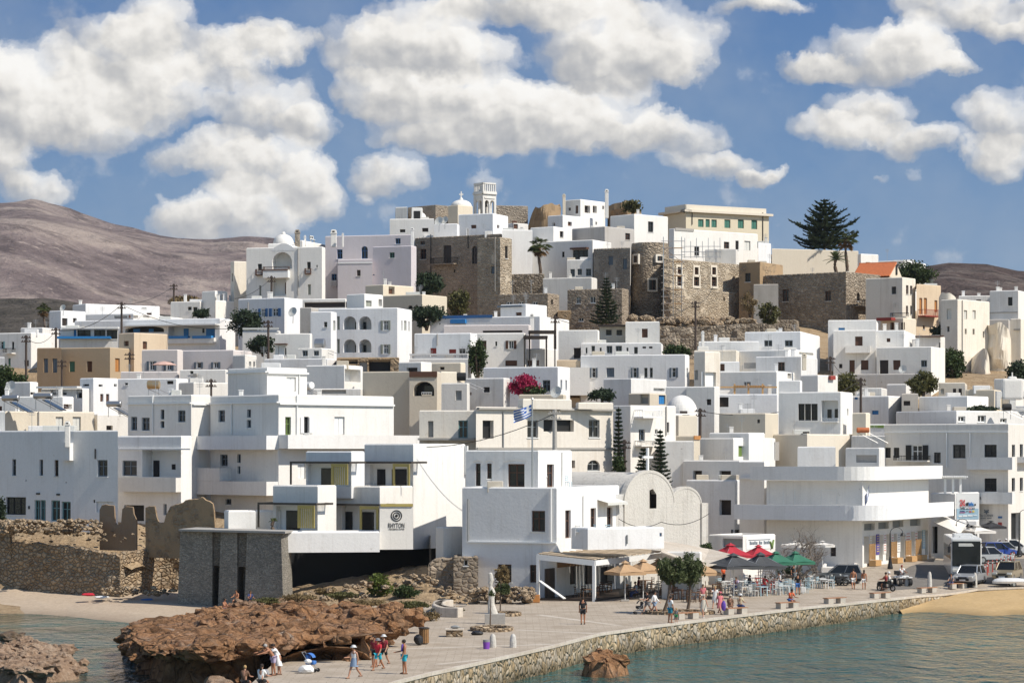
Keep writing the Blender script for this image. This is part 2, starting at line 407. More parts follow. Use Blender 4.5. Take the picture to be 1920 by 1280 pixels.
def house(label,D,xl,xc,xr,yt,feats=(),mat='white',th=None,dep=8.0,par=.45,root=None,name='house',cat='house',group=None,yb=None,roof='rooftop',label_mat=None,rough=0.0):
 """corner post at xc, distance D; left face runs to xl, right face to xr (zoom coordinates); th = how far the left face turns away"""
 pl,pc,pr = px(xl),px(xc),px(xr)
 uc,ul,ur = [(p - 960) / F for p in (pc,pl,pr)]
 C = Vector((uc * D,D,0))
 ztop = ZZ(py(yt),D)
 def W2(t): return (ur * D - C.x) / (sin(t) - ur * cos(t))
 if th is None:
  if pr - pc <= 3: t = atan(uc) - .002; w2 = dep
  else:
   lo,hi = atan(ur) + .004,R(80)
   for _ in range(40):
    m = (lo + hi) / 2
    if W2(m) > dep: lo = m
    else: hi = m
   t = (lo + hi) / 2; w2 = W2(t)
 else:
  t = R(th); w2 = W2(t) if pr - pc > 3 else dep
  if pr - pc > 3 and (w2 < .3 or w2 > max(24,2.5 * dep)):        # too shallow an angle for this spot: turn the block until it is dep deep
   lo,hi = atan(ur) + .004,R(80)
   for _ in range(40):
    m = (lo + hi) / 2
    if W2(m) > dep: lo = m
    else: hi = m
   t = (lo + hi) / 2; w2 = W2(t)
 dL = Vector((-cos(t),sin(t),0)); dR = Vector((sin(t),cos(t),0))
 nL = Vector((-sin(t),-cos(t),0)); nR = Vector((cos(t),-sin(t),0))
 if pc - pl <= 3: dL = Vector((uc + .01,1,0)).normalized(); pl = pc      # a side that cannot be seen runs straight back
 elif pr - pc <= 3: dR = Vector((uc - .01,1,0)).normalized(); w2 = dep
 if pc - pl > 1.5: w1 = (C.x - ul * D) / (cos(t) + ul * sin(t))
 else: w1 = dep
 Bl,Br = C + dL * w1,C + dR * w2; Bk = C + dL * w1 + dR * w2
 if yb is not None: z0 = ZZ(py(yb),D)
 else: z0 = min(ter(p.x,p.y) for p in (C,Bl,Br,Bk)) - .8
 fresh = root is None
 if fresh:
  cen = (C + Bk) / 2; root = empty(name,(cen.x,cen.y,z0),label,cat,group)
 fL,fR = Face(C,dL,nL,w1,True),Face(C,dR,nR,w2,False)
 fL.mat = fR.mat = mat
 hl,hr = [],[]
 openings(root,fL,[f for f in feats if (px(f[1]) + px(f[3] if f[0][0] != 'p' else f[1])) / 2 < pc],hl)
 openings(root,fR,[f for f in feats if (px(f[1]) + px(f[3] if f[0][0] != 'p' else f[1])) / 2 >= pc],hr)
 mb = MB(); ch = .1
 zc = ztop - ch
 ok = lambda hs,W: [(max(.02,h[0]),min(W - .02,h[1]),max(z0 + .01,h[2]),min(zc - .02,h[3]),h[4],h[5]) for h in hs if h[1] > .05 and h[0] < W - .05]
 holed(mb,C,dL,nL,w1,z0,zc,ok(hl,w1)); holed(mb,C,dR,nR,w2,z0,zc,ok(hr,w2))
 mb.quad((Bl.x,Bl.y,z0),(Bk.x,Bk.y,z0),(Bk.x,Bk.y,zc),(Bl.x,Bl.y,zc)); mb.quad((Br.x,Br.y,z0),(Bk.x,Bk.y,z0),(Bk.x,Bk.y,zc),(Br.x,Br.y,zc))
 ring = [C,Br,Bk,Bl]; cen = (C + Bk) / 2
 def inset(q):
  out = []
  for p,sx,sy in ((C,1,1),(Br,1,-1),(Bk,-1,-1),(Bl,-1,1)): out.append(p + dL * q * sx + dR * q * sy)
  return out
 th_ = min(.3,w1 * .2,w2 * .2)
 levels = [(ring,zc),(inset(ch * .8),ztop),(inset(th_ - .03),ztop),(inset(th_),ztop - .06),(inset(th_),ztop - par)]
 for (ra,za),(rb,zb) in zip(levels,levels[1:]):
  for i in range(4):
   j = (i + 1) % 4
   mb.quad((ra[i].x,ra[i].y,za),(ra[j].x,ra[j].y,za),(rb[j].x,rb[j].y,zb),(rb[i].x,rb[i].y,zb))
 mb.build('wall',[mat],root)
 rf = MB(); q = inset(th_); rf.quad(*[(p.x,p.y,ztop - par) for p in q]); rf.build('roof',[roof],root)
 root_info[root.name] = dict(fL=fL,fR=fR,top=ztop,C=C,dL=dL,dR=dR,w1=w1,w2=w2)
 return root
root_info = {}
def chimney(root,x0,x1,y0,y1,D,mat='white',cap=True):
 X0,X1 = XX(px(x0),D),XX(px(x1),D); w_ = (X1 - X0) / 2; c = (X0 + X1) / 2; za,zb = ZZ(py(y1),D) - .6,ZZ(py(y0),D)
 mb = MB(); mb.rbox((c,D,(za + zb) / 2),(w_ * .85,w_ * .85,(zb - za) / 2),.05)
 if cap:
  mb.box((c,D,zb - w_ * .9),(w_,w_,.06)); mb.box((c,D,zb + .02),(w_ * .6,w_ * .6,.08),0)
  mb.box((c,D - w_ * .86,zb - w_ * .4),(w_ * .35,.02,w_ * .22),1)
 mb.build('chimney',[mat,'black'],root)
def dome(root,xc_,r_,ytop,ybase,D,mat='white',name='dome',cross=None):
 X = XX(px(xc_),D); r = r_ / ZT[2] * D / F; z0 = ZZ(py(ybase),D); h = ZZ(py(ytop),D) - z0
 mb = MB(); prof = [(r,-1.2)] + [(r * cos(pi / 2 * i / 9),h * sin(pi / 2 * i / 9)) for i in range(10)]
 mb.lathe((X,D,z0),prof,0,28)
 if cross:
  zt_ = z0 + h; hc = (ytop - cross) / ZT[2] * D / F
  mb.box((X,D,zt_ + hc / 2 - .1),(.09,.07,hc / 2 + .1)); mb.box((X,D,zt_ + hc * .66),(hc * .24,.06,.09)); mb.lathe((X,D,zt_ - .05),[(.25,0),(.3,.15),(.12,.35)],0,8)
 return mb.build(name,[mat],root,smooth=False)
# ================================================================== THE TOWN
H = house
G1 = 'white houses of the old town'
GK = 'old buildings on the castle hill'
# ---------------- castle hill, back
Zoom(400,330,3.84)
b = H('white mansion with a rounded gable, arched loggia and brown balcony rails on the castle hill',345,238,782,806,508,[
 ('a',424,548,566,668,2.0),('ik',475,603,500,666,2.0),('ik',540,603,564,666,2.0),('bw',372,676,552,735,.9),('rb',372,655,552,684,.95),
 ('kw',424,736,524,864,1.2),('ib',497,762,518,845,1.2),('wd',320,632,350,680),('rb',311,672,356,718,.5),('wd',674,618,701,672),('rb',665,666,705,708,.5),
 ('wd',741,640,751,660),('cs',330,788,345,862),('cs',680,780,702,855),('pc',612,520,860)],th=13,dep=10,name='white_mansion',cat='house',group=GK)
f = root_info[b.name]['fL']; mb = MB()
a0,a1,z0_,z1_ = f.rect(424,488,590,516)
n_ = 14; pts = [(a0 + (a1 - a0) * i / n_,z0_ - .2 + (z1_ - z0_ + .25) * sin(pi * i / n_)) for i in range(n_ + 1)]
for (s0,q0),(s1,q1) in zip(pts,pts[1:]):
 A,B,C_,D_ = f.pt(s0,q0,.02),f.pt(s1,q1,.02),f.pt(s1,q1,-6),f.pt(s0,q0,-6)
 mb.quad(A,B,C_,D_); mb.quad(f.pt(s0,z0_ - .4,.02),f.pt(s1,z0_ - .4,.02),B,A)
mb.build('vault',['white'],b)
H('flat roofed white block behind the rounded gable of the mansion',352,600,640,806,462,[('ww',706,430,730,455)],name='white_house',group=GK)
b = H('small white chapel with a low dome behind the white mansion',356,395,590,600,488,name='chapel',cat='chapel',group=GK)
dome(b,505,76,418,490,361,cross=402)
chimney(b,585,626,392,490,350,'greystone')
chimney(b,651,668,432,470,353); chimney(b,843,890,392,480,350); chimney(b,924,940,416,480,349)
H('weathered cream outhouse at the end of the white mansion',350,125,150,240,612,[('kd',132,700,142,760,.4)],'castle',name='outhouse',cat='outhouse',group=GK,dep=5,th=60)
b = H('tall lilac house with blue doors and a front terrace on the castle hill',352,806,1436,1446,420,[('wu',890,528,930,596),('wu',892,597,910,640),('qu',1065,505,1112,595),('wu',1310,448,1348,490),('wu',851,705,888,756),('rw',849,752,887,798,.3)],'lilac',name='lilac_house',group=GK,th=14)
H(None,348.5,896,1146,1150,597,[('wb',1033,676,1060,720),('nw',896,622,1143,630,.06,'moulding')],'lilac',root=b,th=10)
H(None,347.5,1148,1424,1462,500,[('wn',1268,550,1305,590),('cU',1149,707,1160,716)],'lilac',root=b,th=22,dep=9)
chimney(b,1418,1446,376,500,350,'white')
H('white cube with two tiny windows between the lilac house and the small dome',366,1270,1590,1600,306,[('kd',1343,384,1382,406,.3),('kd',1503,374,1548,402,.3)],name='white_house',group=GK,th=6)
b = H('old stone church with a cross topped dome on the castle hill',386,1400,1600,1700,207,[],'greystone',name='church',cat='church',group=GK,th=45)
H(None,384,1690,1760,1868,207,[],'cream',root=b,th=45)
dome(b,1785,76,172,220,389,cross=112)
H('plain white wall block standing on the castle skyline beside the stone church',383,1312,1398,1406,222,name='white_house',group=GK,th=20)
b = H('little white chapel with a shallow dome and bellcote hole below the stone church',374,1425,1530,1532,297,name='chapel',cat='chapel',group=GK,th=3,dep=5)
dome(b,1478,53,258,297,376,cross=246); mb = MB(); mb.rbox(at(1467,282,372.6),(.75,.5,1.0),.1); mb.box(at(1467,283,372.08),(.45,.03,.6),1); mb.build('bellcote',['white','black'],b)
H('low white cube carrying satellite dishes under the domed church',363,1590,1755,1772,342,name='white_house',group=GK,th=8)
H('white house with one small window at the foot of the bell tower',368,1765,2012,2122,268,[('kb',1855,352,1893,378,.25),('kb',2043,352,2060,378,.25)],name='white_house',group=GK,th=24)
b = H('shaded brown stone mansion with an iron balcony and tall door on the castle hill',357,1452,2078,2084,415,[('wb',1490,470,1522,497),('wb',1490,525,1532,600),('cd',1657,500,1713,634),('rk',1590,590,1760,640,1.0),('qd',1862,505,1902,632),('pk',1568,420,700),('pk',1836,380,520),('kk',1732,672,1742,694,.4)],'brownstone',name='stone_mansion',cat='house',group=GK,th=32)
H('grey white house with a terrace door, lower right of the lilac house',332,1095,1222,1442,780,[('kb',1262,795,1305,850,.4)],'cream',name='cream_house',group=G1,th=40)
Zoom(880,330,3.84)
# bell tower
bt = empty('bell_tower',at(110,275,392),'white church bell tower with arched openings and a balustrade on top','bell tower',GK)
C = at(98,275,390); C.z = 0
t = R(54); dL = Vector((-cos(t),sin(t),0)); dR = Vector((sin(t),cos(t),0)); nL = Vector((-sin(t),-cos(t),0)); nR = Vector((cos(t),-sin(t),0))
zb_,zt_ = ZZ(py(300),390),ZZ(py(118) + 3,390); W_ = 2.4
mb = MB()
for dd,nn in ((dL,nL),(dR,nR)):
 f = Face(C,dd,nn,W_,0)
 hs = [(W_ * .15,W_ * .45,ZZ(py(272),390),ZZ(py(172),390),.3,True),(W_ * .55,W_ * .85,ZZ(py(272),390),ZZ(py(172),390),.3,True)]
 holed(mb,C,dd,nn,W_,zb_,zt_,hs)
 for i in range(13):
  a0 = W_ * (i + .5) / 13
  if i % 2 == 0: f.box(mb,a0 - .07,a0 + .07,zt_ + .45,zt_ + 1.5,-.25,-.05)
 f.box(mb,-.2,W_ + .0,zt_ + .02,zt_ + .2,.003,.2); f.box(mb,-.12,W_,zt_ + .2,zt_ + .45,.003,.12); f.box(mb,-.02,W_ - .05,zt_ + 1.5,zt_ + 1.72,-.3,.02)
 f.box(mb,W_ * .12,W_ * .88,ZZ(py(160),390),ZZ(py(150),390),.003,.1)
far = C + dL * W_ + dR * W_
for dd,nn in ((-dL,-nL),(-dR,-nR)):
 holed(mb,far,dd,nn,W_,zb_,zt_,hs)
c4 = (C + far) / 2
mb.box((c4.x,c4.y,zt_ + .22),(W_ / 2,W_ / 2,.2),0,(dL,dR,Vector((0,0,1))))
mb.build('tower_body',['white2'],bt)
mb = MB(); mb.lathe((c4.x,c4.y,ZZ(py(215),390)),[(.4,0),(.35,.2),(.25,.5),(.18,.7),(.04,.8)],0,12); mb.tube([(c4.x,c4.y,ZZ(py(215),390) + .75),(c4.x,c4.y,zt_)],.05); mb.build('bell',['bronze'],bt)
H('broad rubble stone wall of the castle behind the bell tower',404,190,422,428,216,[],'greystone',name='stone_wall',cat='wall',th=-12,dep=2)
def ruin_mass(label,D,pts,dep,mat,name='ruined_tower',amp=.7,n=16,seed=1,cat='ruin',group=GK):
 """broken masonry mass: uneven top profile given as zoom points, thick, lumpy faces"""
 P = [at(x,y,D) for x,y in pts]; zb = min(p.z for p in P) - 7
 xs = [P[0].x + (P[-1].x - P[0].x) * i / n for i in range(n + 1)]
 def top(x): return lerp(x,[(p.x,p.z) for p in P])
 o = empty(name,((P[0].x + P[-1].x) / 2,D + dep / 2,zb),label,cat,group)
 mb = MB(); K = 9; rows = []
 for i,x in enumerate(xs):
  e = sin(pi * i / n) ** .5; col = []
  zt = top(x) + mn.noise(Vector((x * 1.3,seed,0))) * amp * .8
  prof = [(0,zb)] + [(0,zb + (zt - zb) * k / K) for k in range(1,K + 1)] + [(dep * k / 3,zt - .2 * k) for k in range(1,4)] + [(dep,zb)]
  for (q,z) in prof:
   v = Vector((x,D + dep * .5 * (1 - e) + q * e,z)); k = mn.fractal(v * .45 + Vector((seed * 5,0,0)),1,2,3) * amp
   col.append((v.x + k * .5,v.y + k,v.z + (k * .4 if z > zb else 0)))
  rows.append(col)
 for a,c in zip(rows,rows[1:]):
  for k in range(len(a) - 1): mb.quad(a[k],c[k],c[k + 1],a[k + 1])
 mb.build('masonry',[mat],o); return o
ruin_mass('broken brown stone stump of the castle tower left of the white villa with two chimneys',399,[(430,352),(450,250),(480,222),(560,205),(640,200),(672,205)],9,'ruin',seed=2)
ruin_mass('heap of castle rubble with a bush right of the two chimney villa',404,[(1004,190),(1060,196),(1110,182),(1150,178),(1200,205),(1250,262)],8,'ruin',seed=5,name='rubble_mound')
b = H('white and cream villa with two tall chimneys at the very top of the hill',391,690,800,978,167,[('kd',712,228,730,250,.25),('cb',763,213,783,270),('kd',830,213,870,266,.5),('kd',889,215,918,266,.5),('kd',957,215,971,240,.3)],name='hilltop_villa',cat='house',group=GK,th=38)
chimney(b,669,694,135,270,391,'cream'); chimney(b,974,1004,100,275,389)
H('cream and white house with a flat roof just below the two chimney villa',385,565,672,960,280,[('kb',597,336,618,360,.25),('kb',710,330,738,360,.25),('kd',908,330,920,352,.3)],'white',name='white_house',group=GK,th=40)
H('bare concrete grey house with a cream side under the castle villa',372,740,975,1186,362,[('wb',1123,412,1158,460)],'greyp',name='concrete_house',cat='house',group=GK,th=42)
H('tall plain white house with a single dark upright window on the castle ridge',378,1015,1187,1430,273,[('wd',1287,328,1325,405)],name='white_house',group=GK,th=48)
H('white curved parapet house with one window next to the bare concrete house',371,440,606,738,363,[('wd',652,398,678,442)],name='white_house',group=GK,th=35)
H('small white terrace house between the stone tower and the curved parapet house',364,236,455,464,389,name='white_house',group=GK,th=-10)
H('grey stuccoed house with a stair canopy behind the fan palm',380,272,318,424,338,[('cb',318,322,350,380)],'white2',name='white_house',group=GK,th=50)
b = H('L shaped white house with a glazed balcony behind the fan palm',362,300,888,1022,458,[('wd',667,545,685,585),('wd',745,530,855,598),('nb',742,517,860,529,.8),('cd',340,652,382,702),('wd',328,545,430,596)],name='white_house',group=GK,th=28)
H(None,358,703,888,896,600,[('wG',727,670,760,724),('wG',778,668,810,714),('wG',840,667,877,720)],root=b,th=12,dep=4)
H('slender square stone tower with a crumbling sunlit corner on the castle wall',349,58,222,306,440,[('cG',157,650,187,702),('wd',257,503,276,594),('pc',188,440,830)],'kastro',name='stone_tower',cat='tower',group=GK,th=33)
H('brown grey stone house with blue grey shutters joined to the round bastion',355,894,1158,1165,514,[('cG',1001,577,1035,640),('cG',1105,595,1135,670)],'greystone',name='stone_house',group=GK,th=27)
H('dark garden wall of stone beneath the fan palm',352,300,540,550,702,[],'bastion',name='stone_wall',cat='wall',th=15,dep=3)
H('white stepped stair block beside the fan palm garden',348,530,880,920,728,[],'white2',name='white_house',group=GK,th=18)
# round bastion and long castle wall
bs = empty('round_bastion',at(1300,1040,356),'big round rough stone bastion of the castle wall','tower',GK)
mb = MB(); Xb = XX(px(1300),361); prof = []
zb_,zt_ = ZZ(py(1080),356),ZZ(py(478),356); rr = 135 / 3.84 * 361 / F
mb.lathe((Xb,361,0),[(rr * 1.08,zb_ - 2),(rr * 1.0,zt_ - 1.5),(rr,zt_ - .3),(rr * .97,zt_ + .2),(rr * .9,zt_ + .25),(rr * .9,zt_ - .5)],0,48)
mb.build('masonry',['bastion'],bs)
def on_round(x,y0,y1,hw,nm):
 u = (x - 1300) / 135; a = math.asin(max(-.98,min(.98,u))); nn = Vector((sin(a),-cos(a),0)); dd = Vector((cos(a),sin(a),0)); r2 = rr * 1.02
 c = Vector((Xb + nn.x * r2,361 + nn.y * r2,(ZZ(py(y0),352) + ZZ(py(y1),352)) / 2)); hz = (ZZ(py(y0),352) - ZZ(py(y1),352)) / 2
 m = MB(); ax = (dd,nn,Vector((0,0,1)))
 m.box(c,(hw,.14,hz),1,ax)
 for sx in (-1,1): m.box(c + dd * (hw + .12) * sx,(.12,.2,hz + .22),0,ax)
 m.box(c + Vector((0,0,hz + .12)),(hw,.2,.12),0,ax); m.box(c - Vector((0,0,hz + .12)),(hw,.2,.12),0,ax); m.box(c,(.05,.17,hz),2,ax)
 m.build(nm,['castle','glass','brown'],bs)
on_round(1200,545,595,.34,'window'); on_round(1360,550,586,.4,'window'); on_round(1310,725,800,.46,'window')
b = H('long sunlit castle wall house of pale stone with framed windows behind scaffolding',352,1390,1396,1965,590,[('qb',1497,655,1523,706),('wb',1620,658,1647,710),('wb',1746,658,1773,710),('wb',1495,725,1530,790),('wb',1615,728,1652,791),('wb',1743,728,1778,794)],'kastro',name='castle_wall_house',cat='house',group=GK,th=42,dep=12)
f = root_info[b.name]['fR']
mb = MB()
for (x0,y0,x1,y1) in ((1497,655,1523,706),(1620,658,1647,710),(1746,658,1773,710),(1495,725,1530,790),(1615,728,1652,791),(1743,728,1778,794)):
 a,c,z0,z1 = f.rect(x0,y0,x1,y1); q = .3
 f.box(mb,a - q,a - .02,z0 - q,z1 + q,.003,.08); f.box(mb,c + .02,c + q,z0 - q,z1 + q,.003,.08); f.box(mb,a - .02,c + .02,z1 + .02,z1 + q,.003,.08); f.box(mb,a - .02,c + .02,z0 - q,z0 - .08,.003,.12)
mb.build('stone_surround',['castle'],b)
b = H('lower buttressed castle wall of pale stone, a ledge below the framed windows',350.5,1388,1394,1968,800,[('kk',1830,872,1840,900,.5)],'kastro',name='castle_wall',cat='wall',group=GK,th=42,dep=3)
Zoom(1340,330,3.283)
b = H('long white terrace house in front of the pale yellow school',371,-282,-250,266,322,[('wb',57,405,90,447),('wd',128,398,148,453),('cp',183,400,220,458),('wd',-125,435,-95,490),('nc',-245,322,-130,338,.1,'moulding')],name='white_house',group=GK,th=52)
H(None,372,262,268,346,410,root=b,th=50,dep=4)
H('low white terrace parapet under the white terrace house by the scaffold',368,-60,130,140,448,[],'white2',name='terrace_wall',cat='wall',th=10,dep=3)
b = H('long pale yellow school with green shuttered windows and a flat cornice',398,-318,-177,334,222,[('Wn',-318 + 20,300,-290,322),('cn',60,268,97,320),('cn',143,268,180,322),('cn',226,270,262,327),('cn',-20,268,13,316),('cn',-102,266,-68,314),('cn',-58 + 2,266,-30,315),('pk',295,225,410),('pk',-140,225,300)],'yellow',name='school',cat='school',group=GK,th=60)
f = root_info[b.name]
mb = MB(); zt_ = f['top']
for fc in (f['fL'],f['fR']): fc.box(mb,-.6,fc.W + .4,zt_ + .003,zt_ + .35,-.6,.6); fc.box(mb,-.1,fc.W - .5,zt_ + .35,zt_ + 1.15,-1.5,.0 if fc is f['fL'] else -.004)
mb.build('cornice',['cream'],b)
H('long blank beige garden wall under the great pine',386,346,352,885,446,[],'beige',name='garden_wall',cat='wall',th=70,dep=6)
H('white corner block with a pale shuttered window at the end of the garden wall',380,880,900,1008,478,[('cp',930,530,957,570)],name='white_house',group=GK,th=60,dep=6)
H('far white flat roofs seen over the tiled house',396,1008,1165,1300,518,[],name='white_house',group=GK,th=30)
H('stubby brown stone house with a framed window left of the big dark mansion',359,150,278,420,527,[('wd',187,597,221,652)],'ruin',name='stone_house',group=GK,th=30)
b = H('massive dark stone mansion with a peeling sunlit side and wooden balconies',352,262,808,1020,588,[('wb',417,697,455,772),('wb',680,707,716,770),('qd',875,718,893,770),('wd',945,742,958,770),('wd',988,735,1001,792),('rd',857,762,908,806,.9),('rp',909,764,960,810,.9),('kk',948,852,960,882,.4),('kk',990,854,1000,880,.4)],'bastion',name='stone_mansion',cat='house',group=GK,th=38)
f = root_info[b.name]['fR']; mb = MB();
H('weathered concrete annex with a bare side leaning on the dark stone mansion',349,240,392,400,664,[],'greyp',name='annex',cat='outhouse',group=GK,th=12,dep=6)
H('low dry stone terrace wall at the foot of the dark stone mansion',344,310,505,520,884,[],'bastion',name='stone_wall',cat='wall',th=10,dep=2)
b = H('stained grey white house below the orange tiled roof',347,930,1155,1236,622,[('wd',1089,680,1117,727),('wb',1178,672,1193,728),('wb',1203,675,1217,728),('wb',1178,798,1191,851),('wb',1204,798,1218,852),('rk',1098,843,1196,874,.9)],'castle',name='plastered_house',cat='house',group=GK,th=34)
H(None,345,1022,1160,1240,872,[('wb',1120,900,1136,944),('wb',1147,900,1164,944),('nr',1020,873,1112,890,1.2),('kb',1080,900,1104,945,.4)],'cream',root=b,th=34)
# orange tiled roof house
tr = H('house with an orange tiled roof and a small cream gable',362,848,1076,1158,622,[],'cream',name='tiled_house',cat='house',group=GK,th=25)
ri = root_info[tr.name]; C = ri['C']; zt_ = ri['top']; A = C + ri['dL'] * ri['w1']; wR = ri['dR'] * ri['w2']; hp = 2.1
rp = C + wR * .5 + Vector((0,0,zt_ + hp)); rq = A + wR * .5 + Vector((0,0,zt_ + hp)); up = Vector((0,0,zt_ + .02))
mb = MB(); nL = ri['fL'].n; ns = 26
mb.quad(C + up + nL * .4,A + up + nL * .4,rq,rp); mb.quad(C + wR + up,A + wR + up,rq,rp)
for i in range(ns):
 p = C + (A - C) * (i / ns); q = Vector(rp) + (rq - rp) * (i / ns); p2 = p + up + nL * .4
 mb.tube([p2 + Vector((0,0,.04)),q + Vector((0,0,.04))],.14,0,5,False)
mb.tube([rp,rq],.2,0,6); mb.build('tiled_roof',['redtile'],tr)
mb = MB(); mb.add([C + up,C + wR + up,rp],[(0,1,2)]); mb.add([A + up,A + wR + up,rq],[(0,1,2)])
mb.box((C + wR * .5) + Vector((0,0,zt_ + 1.2)),(.1,.35,.7),1,(ri['fR'].n,ri['dR'],Vector((0,0,1)))); mb.build('gable',['cream','black'],tr)
b = H('peach coloured house with tall orange doors and a red iron balcony',349,1236,1242,1392,664,[('co',1260,750,1278,850),('co',1288,750,1307,850),('co',1353,765,1371,838),('rr',1252,824,1354,868,1.2),('wd',1282,918,1295,943)],'ochre',name='peach_house',cat='house',group=GK,th=46,dep=8)
b = H('tall chalky white castle house with three pale window pairs and a broken gable',331,1392,1495,1692,757,[('cp',1428,818,1458,880),('kd',1430,925,1445,958,.3),('cp',1534,826,1554,880),('cp',1587,826,1607,880),('kd',1540,940,1551,973,.3),('kd',1588,940,1600,976,.3),('kd',1650,955,1660,995,.3),('pc',1522,765,1130)],'castle',name='castle_house',cat='house',group=GK,th=40)
ruin_mass('jagged broken cream gable standing on the chalky castle house',333,[(1393,745),(1402,712),(1440,715),(1470,735),(1495,755)],3,'castle',name='broken_gable',seed=4,amp=.4)
ruin_mass('bulging whitewashed buttress rock at the foot of the chalky castle house',328,[(1615,1190),(1628,1100),(1650,1075),(1680,1090),(1700,1150),(1722,1260)],7,'castle',name='buttress',seed=9,amp=.6,cat='buttress')
ruin_mass('peeling pale plastered cliff wall under the grey terrace house',335,[(1688,915),(1740,905),(1800,915),(1822,960),(1836,1080),(1862,1210)],7,'castle',name='retaining_cliff',seed=12,amp=.8,cat='retaining wall')
H('broad grey white house with a two pane window at the edge of the hill',350,1502,1700,1706,735,[('kd',1610,760,1640,790,.3)],'white2',name='white_house',group=GK,th=8)
H('grey white house with a slit chimney on the right end of the castle hill',345,1693,1868,1912,702,[('wk',1805,745,1833,798),('nc',1693,836,1866,842,.1,'moulding')],'white2',name='white_house',group=GK,th=24,dep=7)
H('plastered tower base with a bare ledge beside the cliff wall',336,1820,1884,1908,876,[('nc',1845,940,1885,950,.3,'ledge')],'castle',name='retaining_tower',cat='retaining wall',group=GK,th=30)
H('brown dark terrace between the chalky castle house and the tower base',343,1690,1808,1830,880,[],'greyp',name='terrace_wall',cat='wall',group=GK,th=15,dep=4)
# ---------------- upper town, left
Zoom(0,530,4)
H('white cube house with two dark windows at the far left of the upper town',334,370,456,642,207,[('cd',466,266,506,322),('kd',548,265,575,299,.3)],name='white_house',group=G1,th=42)
H('long low white house on the crest below the mountain',345,545,642,1198,157,[('ww',1062,186,1100,194),('kb',1100,225,1140,245,.3)],name='white_house',group=G1,th=55)
b = H('white house with a covered verandah below the mansion, yellow cloth beside it',350,1280,1500,1608,138,[('wd',1408,180,1437,206),('wd',1448,182,1481,228),('wd',1536,180,1565,212)],name='white_house',group=G1,th=20)
H('white box house with one brown window above the round bush',349,1515,1612,1704,60,[('cb',1664,88,1686,125)],name='white_house',group=G1,th=42,dep=6)
H('blank sunlit white block under the white box house',347,1608,1616,1786,130,[],name='white_house',group=G1,th=35,dep=7)
H('low white wall of terraces with clay pots',338,640,1000,1450,228,[('kb',855,246,955,265,.4),('kb',990,244,1036,264,.4),('kb',1072,240,1120,262,.4)],'white',name='terrace_wall',cat='wall',group=None,th=20,dep=4)
b = H('long white hotel with bright blue shutters and a shaded balcony',325,560,1648,1764,265,[('a',938,325,1230,372,.8),('iU',978,345,1028,372,.8),('iU',1095,344,1130,372,.8),('kw',1262,325,1612,416,1.4),('iU',1340,340,1376,416,1.4),('iU',1508,340,1578,416,1.4),('ik',1480,340,1495,372,1.4),('nw',935,315,1648,325,1.3,'canopy'),('bw',1258,416,1618,456,.5),('nU',1282,400,1424,420,.6,'railing'),('nU',1458,398,1600,419,.6,'railing')],name='hotel',cat='hotel',th=20)
b = H('white conservatory terrace with dark glass and a blue rail in front of the hotel',316,450,886,892,345,[('wk',580,352,680,404),('wk',705,352,790,404),('wk',800,354,880,422),('cU',552,345,572,400),('nU',436,403,836,420,.8,'railing'),('nw',470,333,896,346,.9,'canopy')],name='conservatory',cat='house',th=4,dep=5)
b = H('white two storey house with small green shutters at the far left edge',320,-30,232,384,372,[('Wt',2,440,24,497),('wd',88,442,106,500),('cn',61,565,79,625),('rk',50,492,116,534,.8),('kd',180,580,216,625,.4),('cn',190,455,204,490)],name='white_house',group=G1,th=24)
H('white rooftop ridge behind the white two storey house',328,155,318,440,335,[('kd',380,345,410,352,.3)],'white2',name='white_house',group=G1,th=20)
H('round shouldered white shed at the left edge of the picture',312,-40,36,44,556,[],name='shed',cat='shed',th=15,dep=5)
b = H('tan two storey house with its left block coloured as in shade, grey shutters and an orange door',300,280,825,1062,483,[('kn',520,590,561,668,.15),('cb',651,588,691,668),('co',864,566,899,667)],'tan',name='tan_house',group=None,th=20)
H(None,297.5,278,462,473,487,[('cG',327,568,360,673),('cG',393,568,429,673)],'tanshade',root=b,th=12,dep=4)  # left block in a darker copy of tan, its shade put into the colour
H('sand coloured cube with a brown door on top of the tan house',304,890,1005,1258,374,[('kb',928,436,965,475,.25),('cb',1071,440,1103,497)],'ochre',name='tan_house',th=40)
b = H('pale pink terrace house with grey open shutters',292,1065,1750,1890,502,[('WG',1121,588,1155,656),('WG',1248,590,1284,656),('WG',1475,595,1506,641),('WG',1603,595,1635,641)],'pink',name='pink_house',cat='house',th=16)
H(None,290,1064,1330,1372,500,[('WG',1121,588,1155,656),('WG',1250,590,1284,656)],'pink',root=b,th=14,dep=3)
H('pink roof terrace parapet with a sunshade in front of the pale pink house',285,905,1330,1345,664,[],'pink',name='terrace_wall',cat='wall',th=6,dep=4)
H('white service block with an air conditioner right of the sunshade',284,1350,1690,1712,650,[('wc',1425,660,1450,685),('nc',1455,680,1482,695,.4,'air_conditioner')],'white2',name='white_house',group=G1,th=8)
H('white courtyard wall right of the pink house',290,1745,1838,1925,540,[('ww',1868,590,1884,628),('wd',1900,590,1912,630)],'white2',name='white_house',group=G1,th=35)
H('white house with a rounded top over a satellite dish at the left edge',276,45,225,285,742,[('kd',228,820,262,838,.3)],name='white_house',group=G1,th=25)
b = H('white house with a dark verandah under a flat slab',271,308,618,705,790,[('kk',380,802,440,838,.6),('kk',456,806,500,838,.6),('kk',572,797,616,864,.6),('nw',306,778,612,790,.9,'canopy')],'white2',name='white_house',group=G1,th=22)
H('white house with two brown doors in the lower left town',272,600,700,884,712,[('kk',620,760,668,774,.3),('cb',752,833,776,890),('cb',796,833,820,902),('kd',855,758,876,778,.3),('kd',740,762,770,778,.3)],name='white_house',group=G1,th=40)
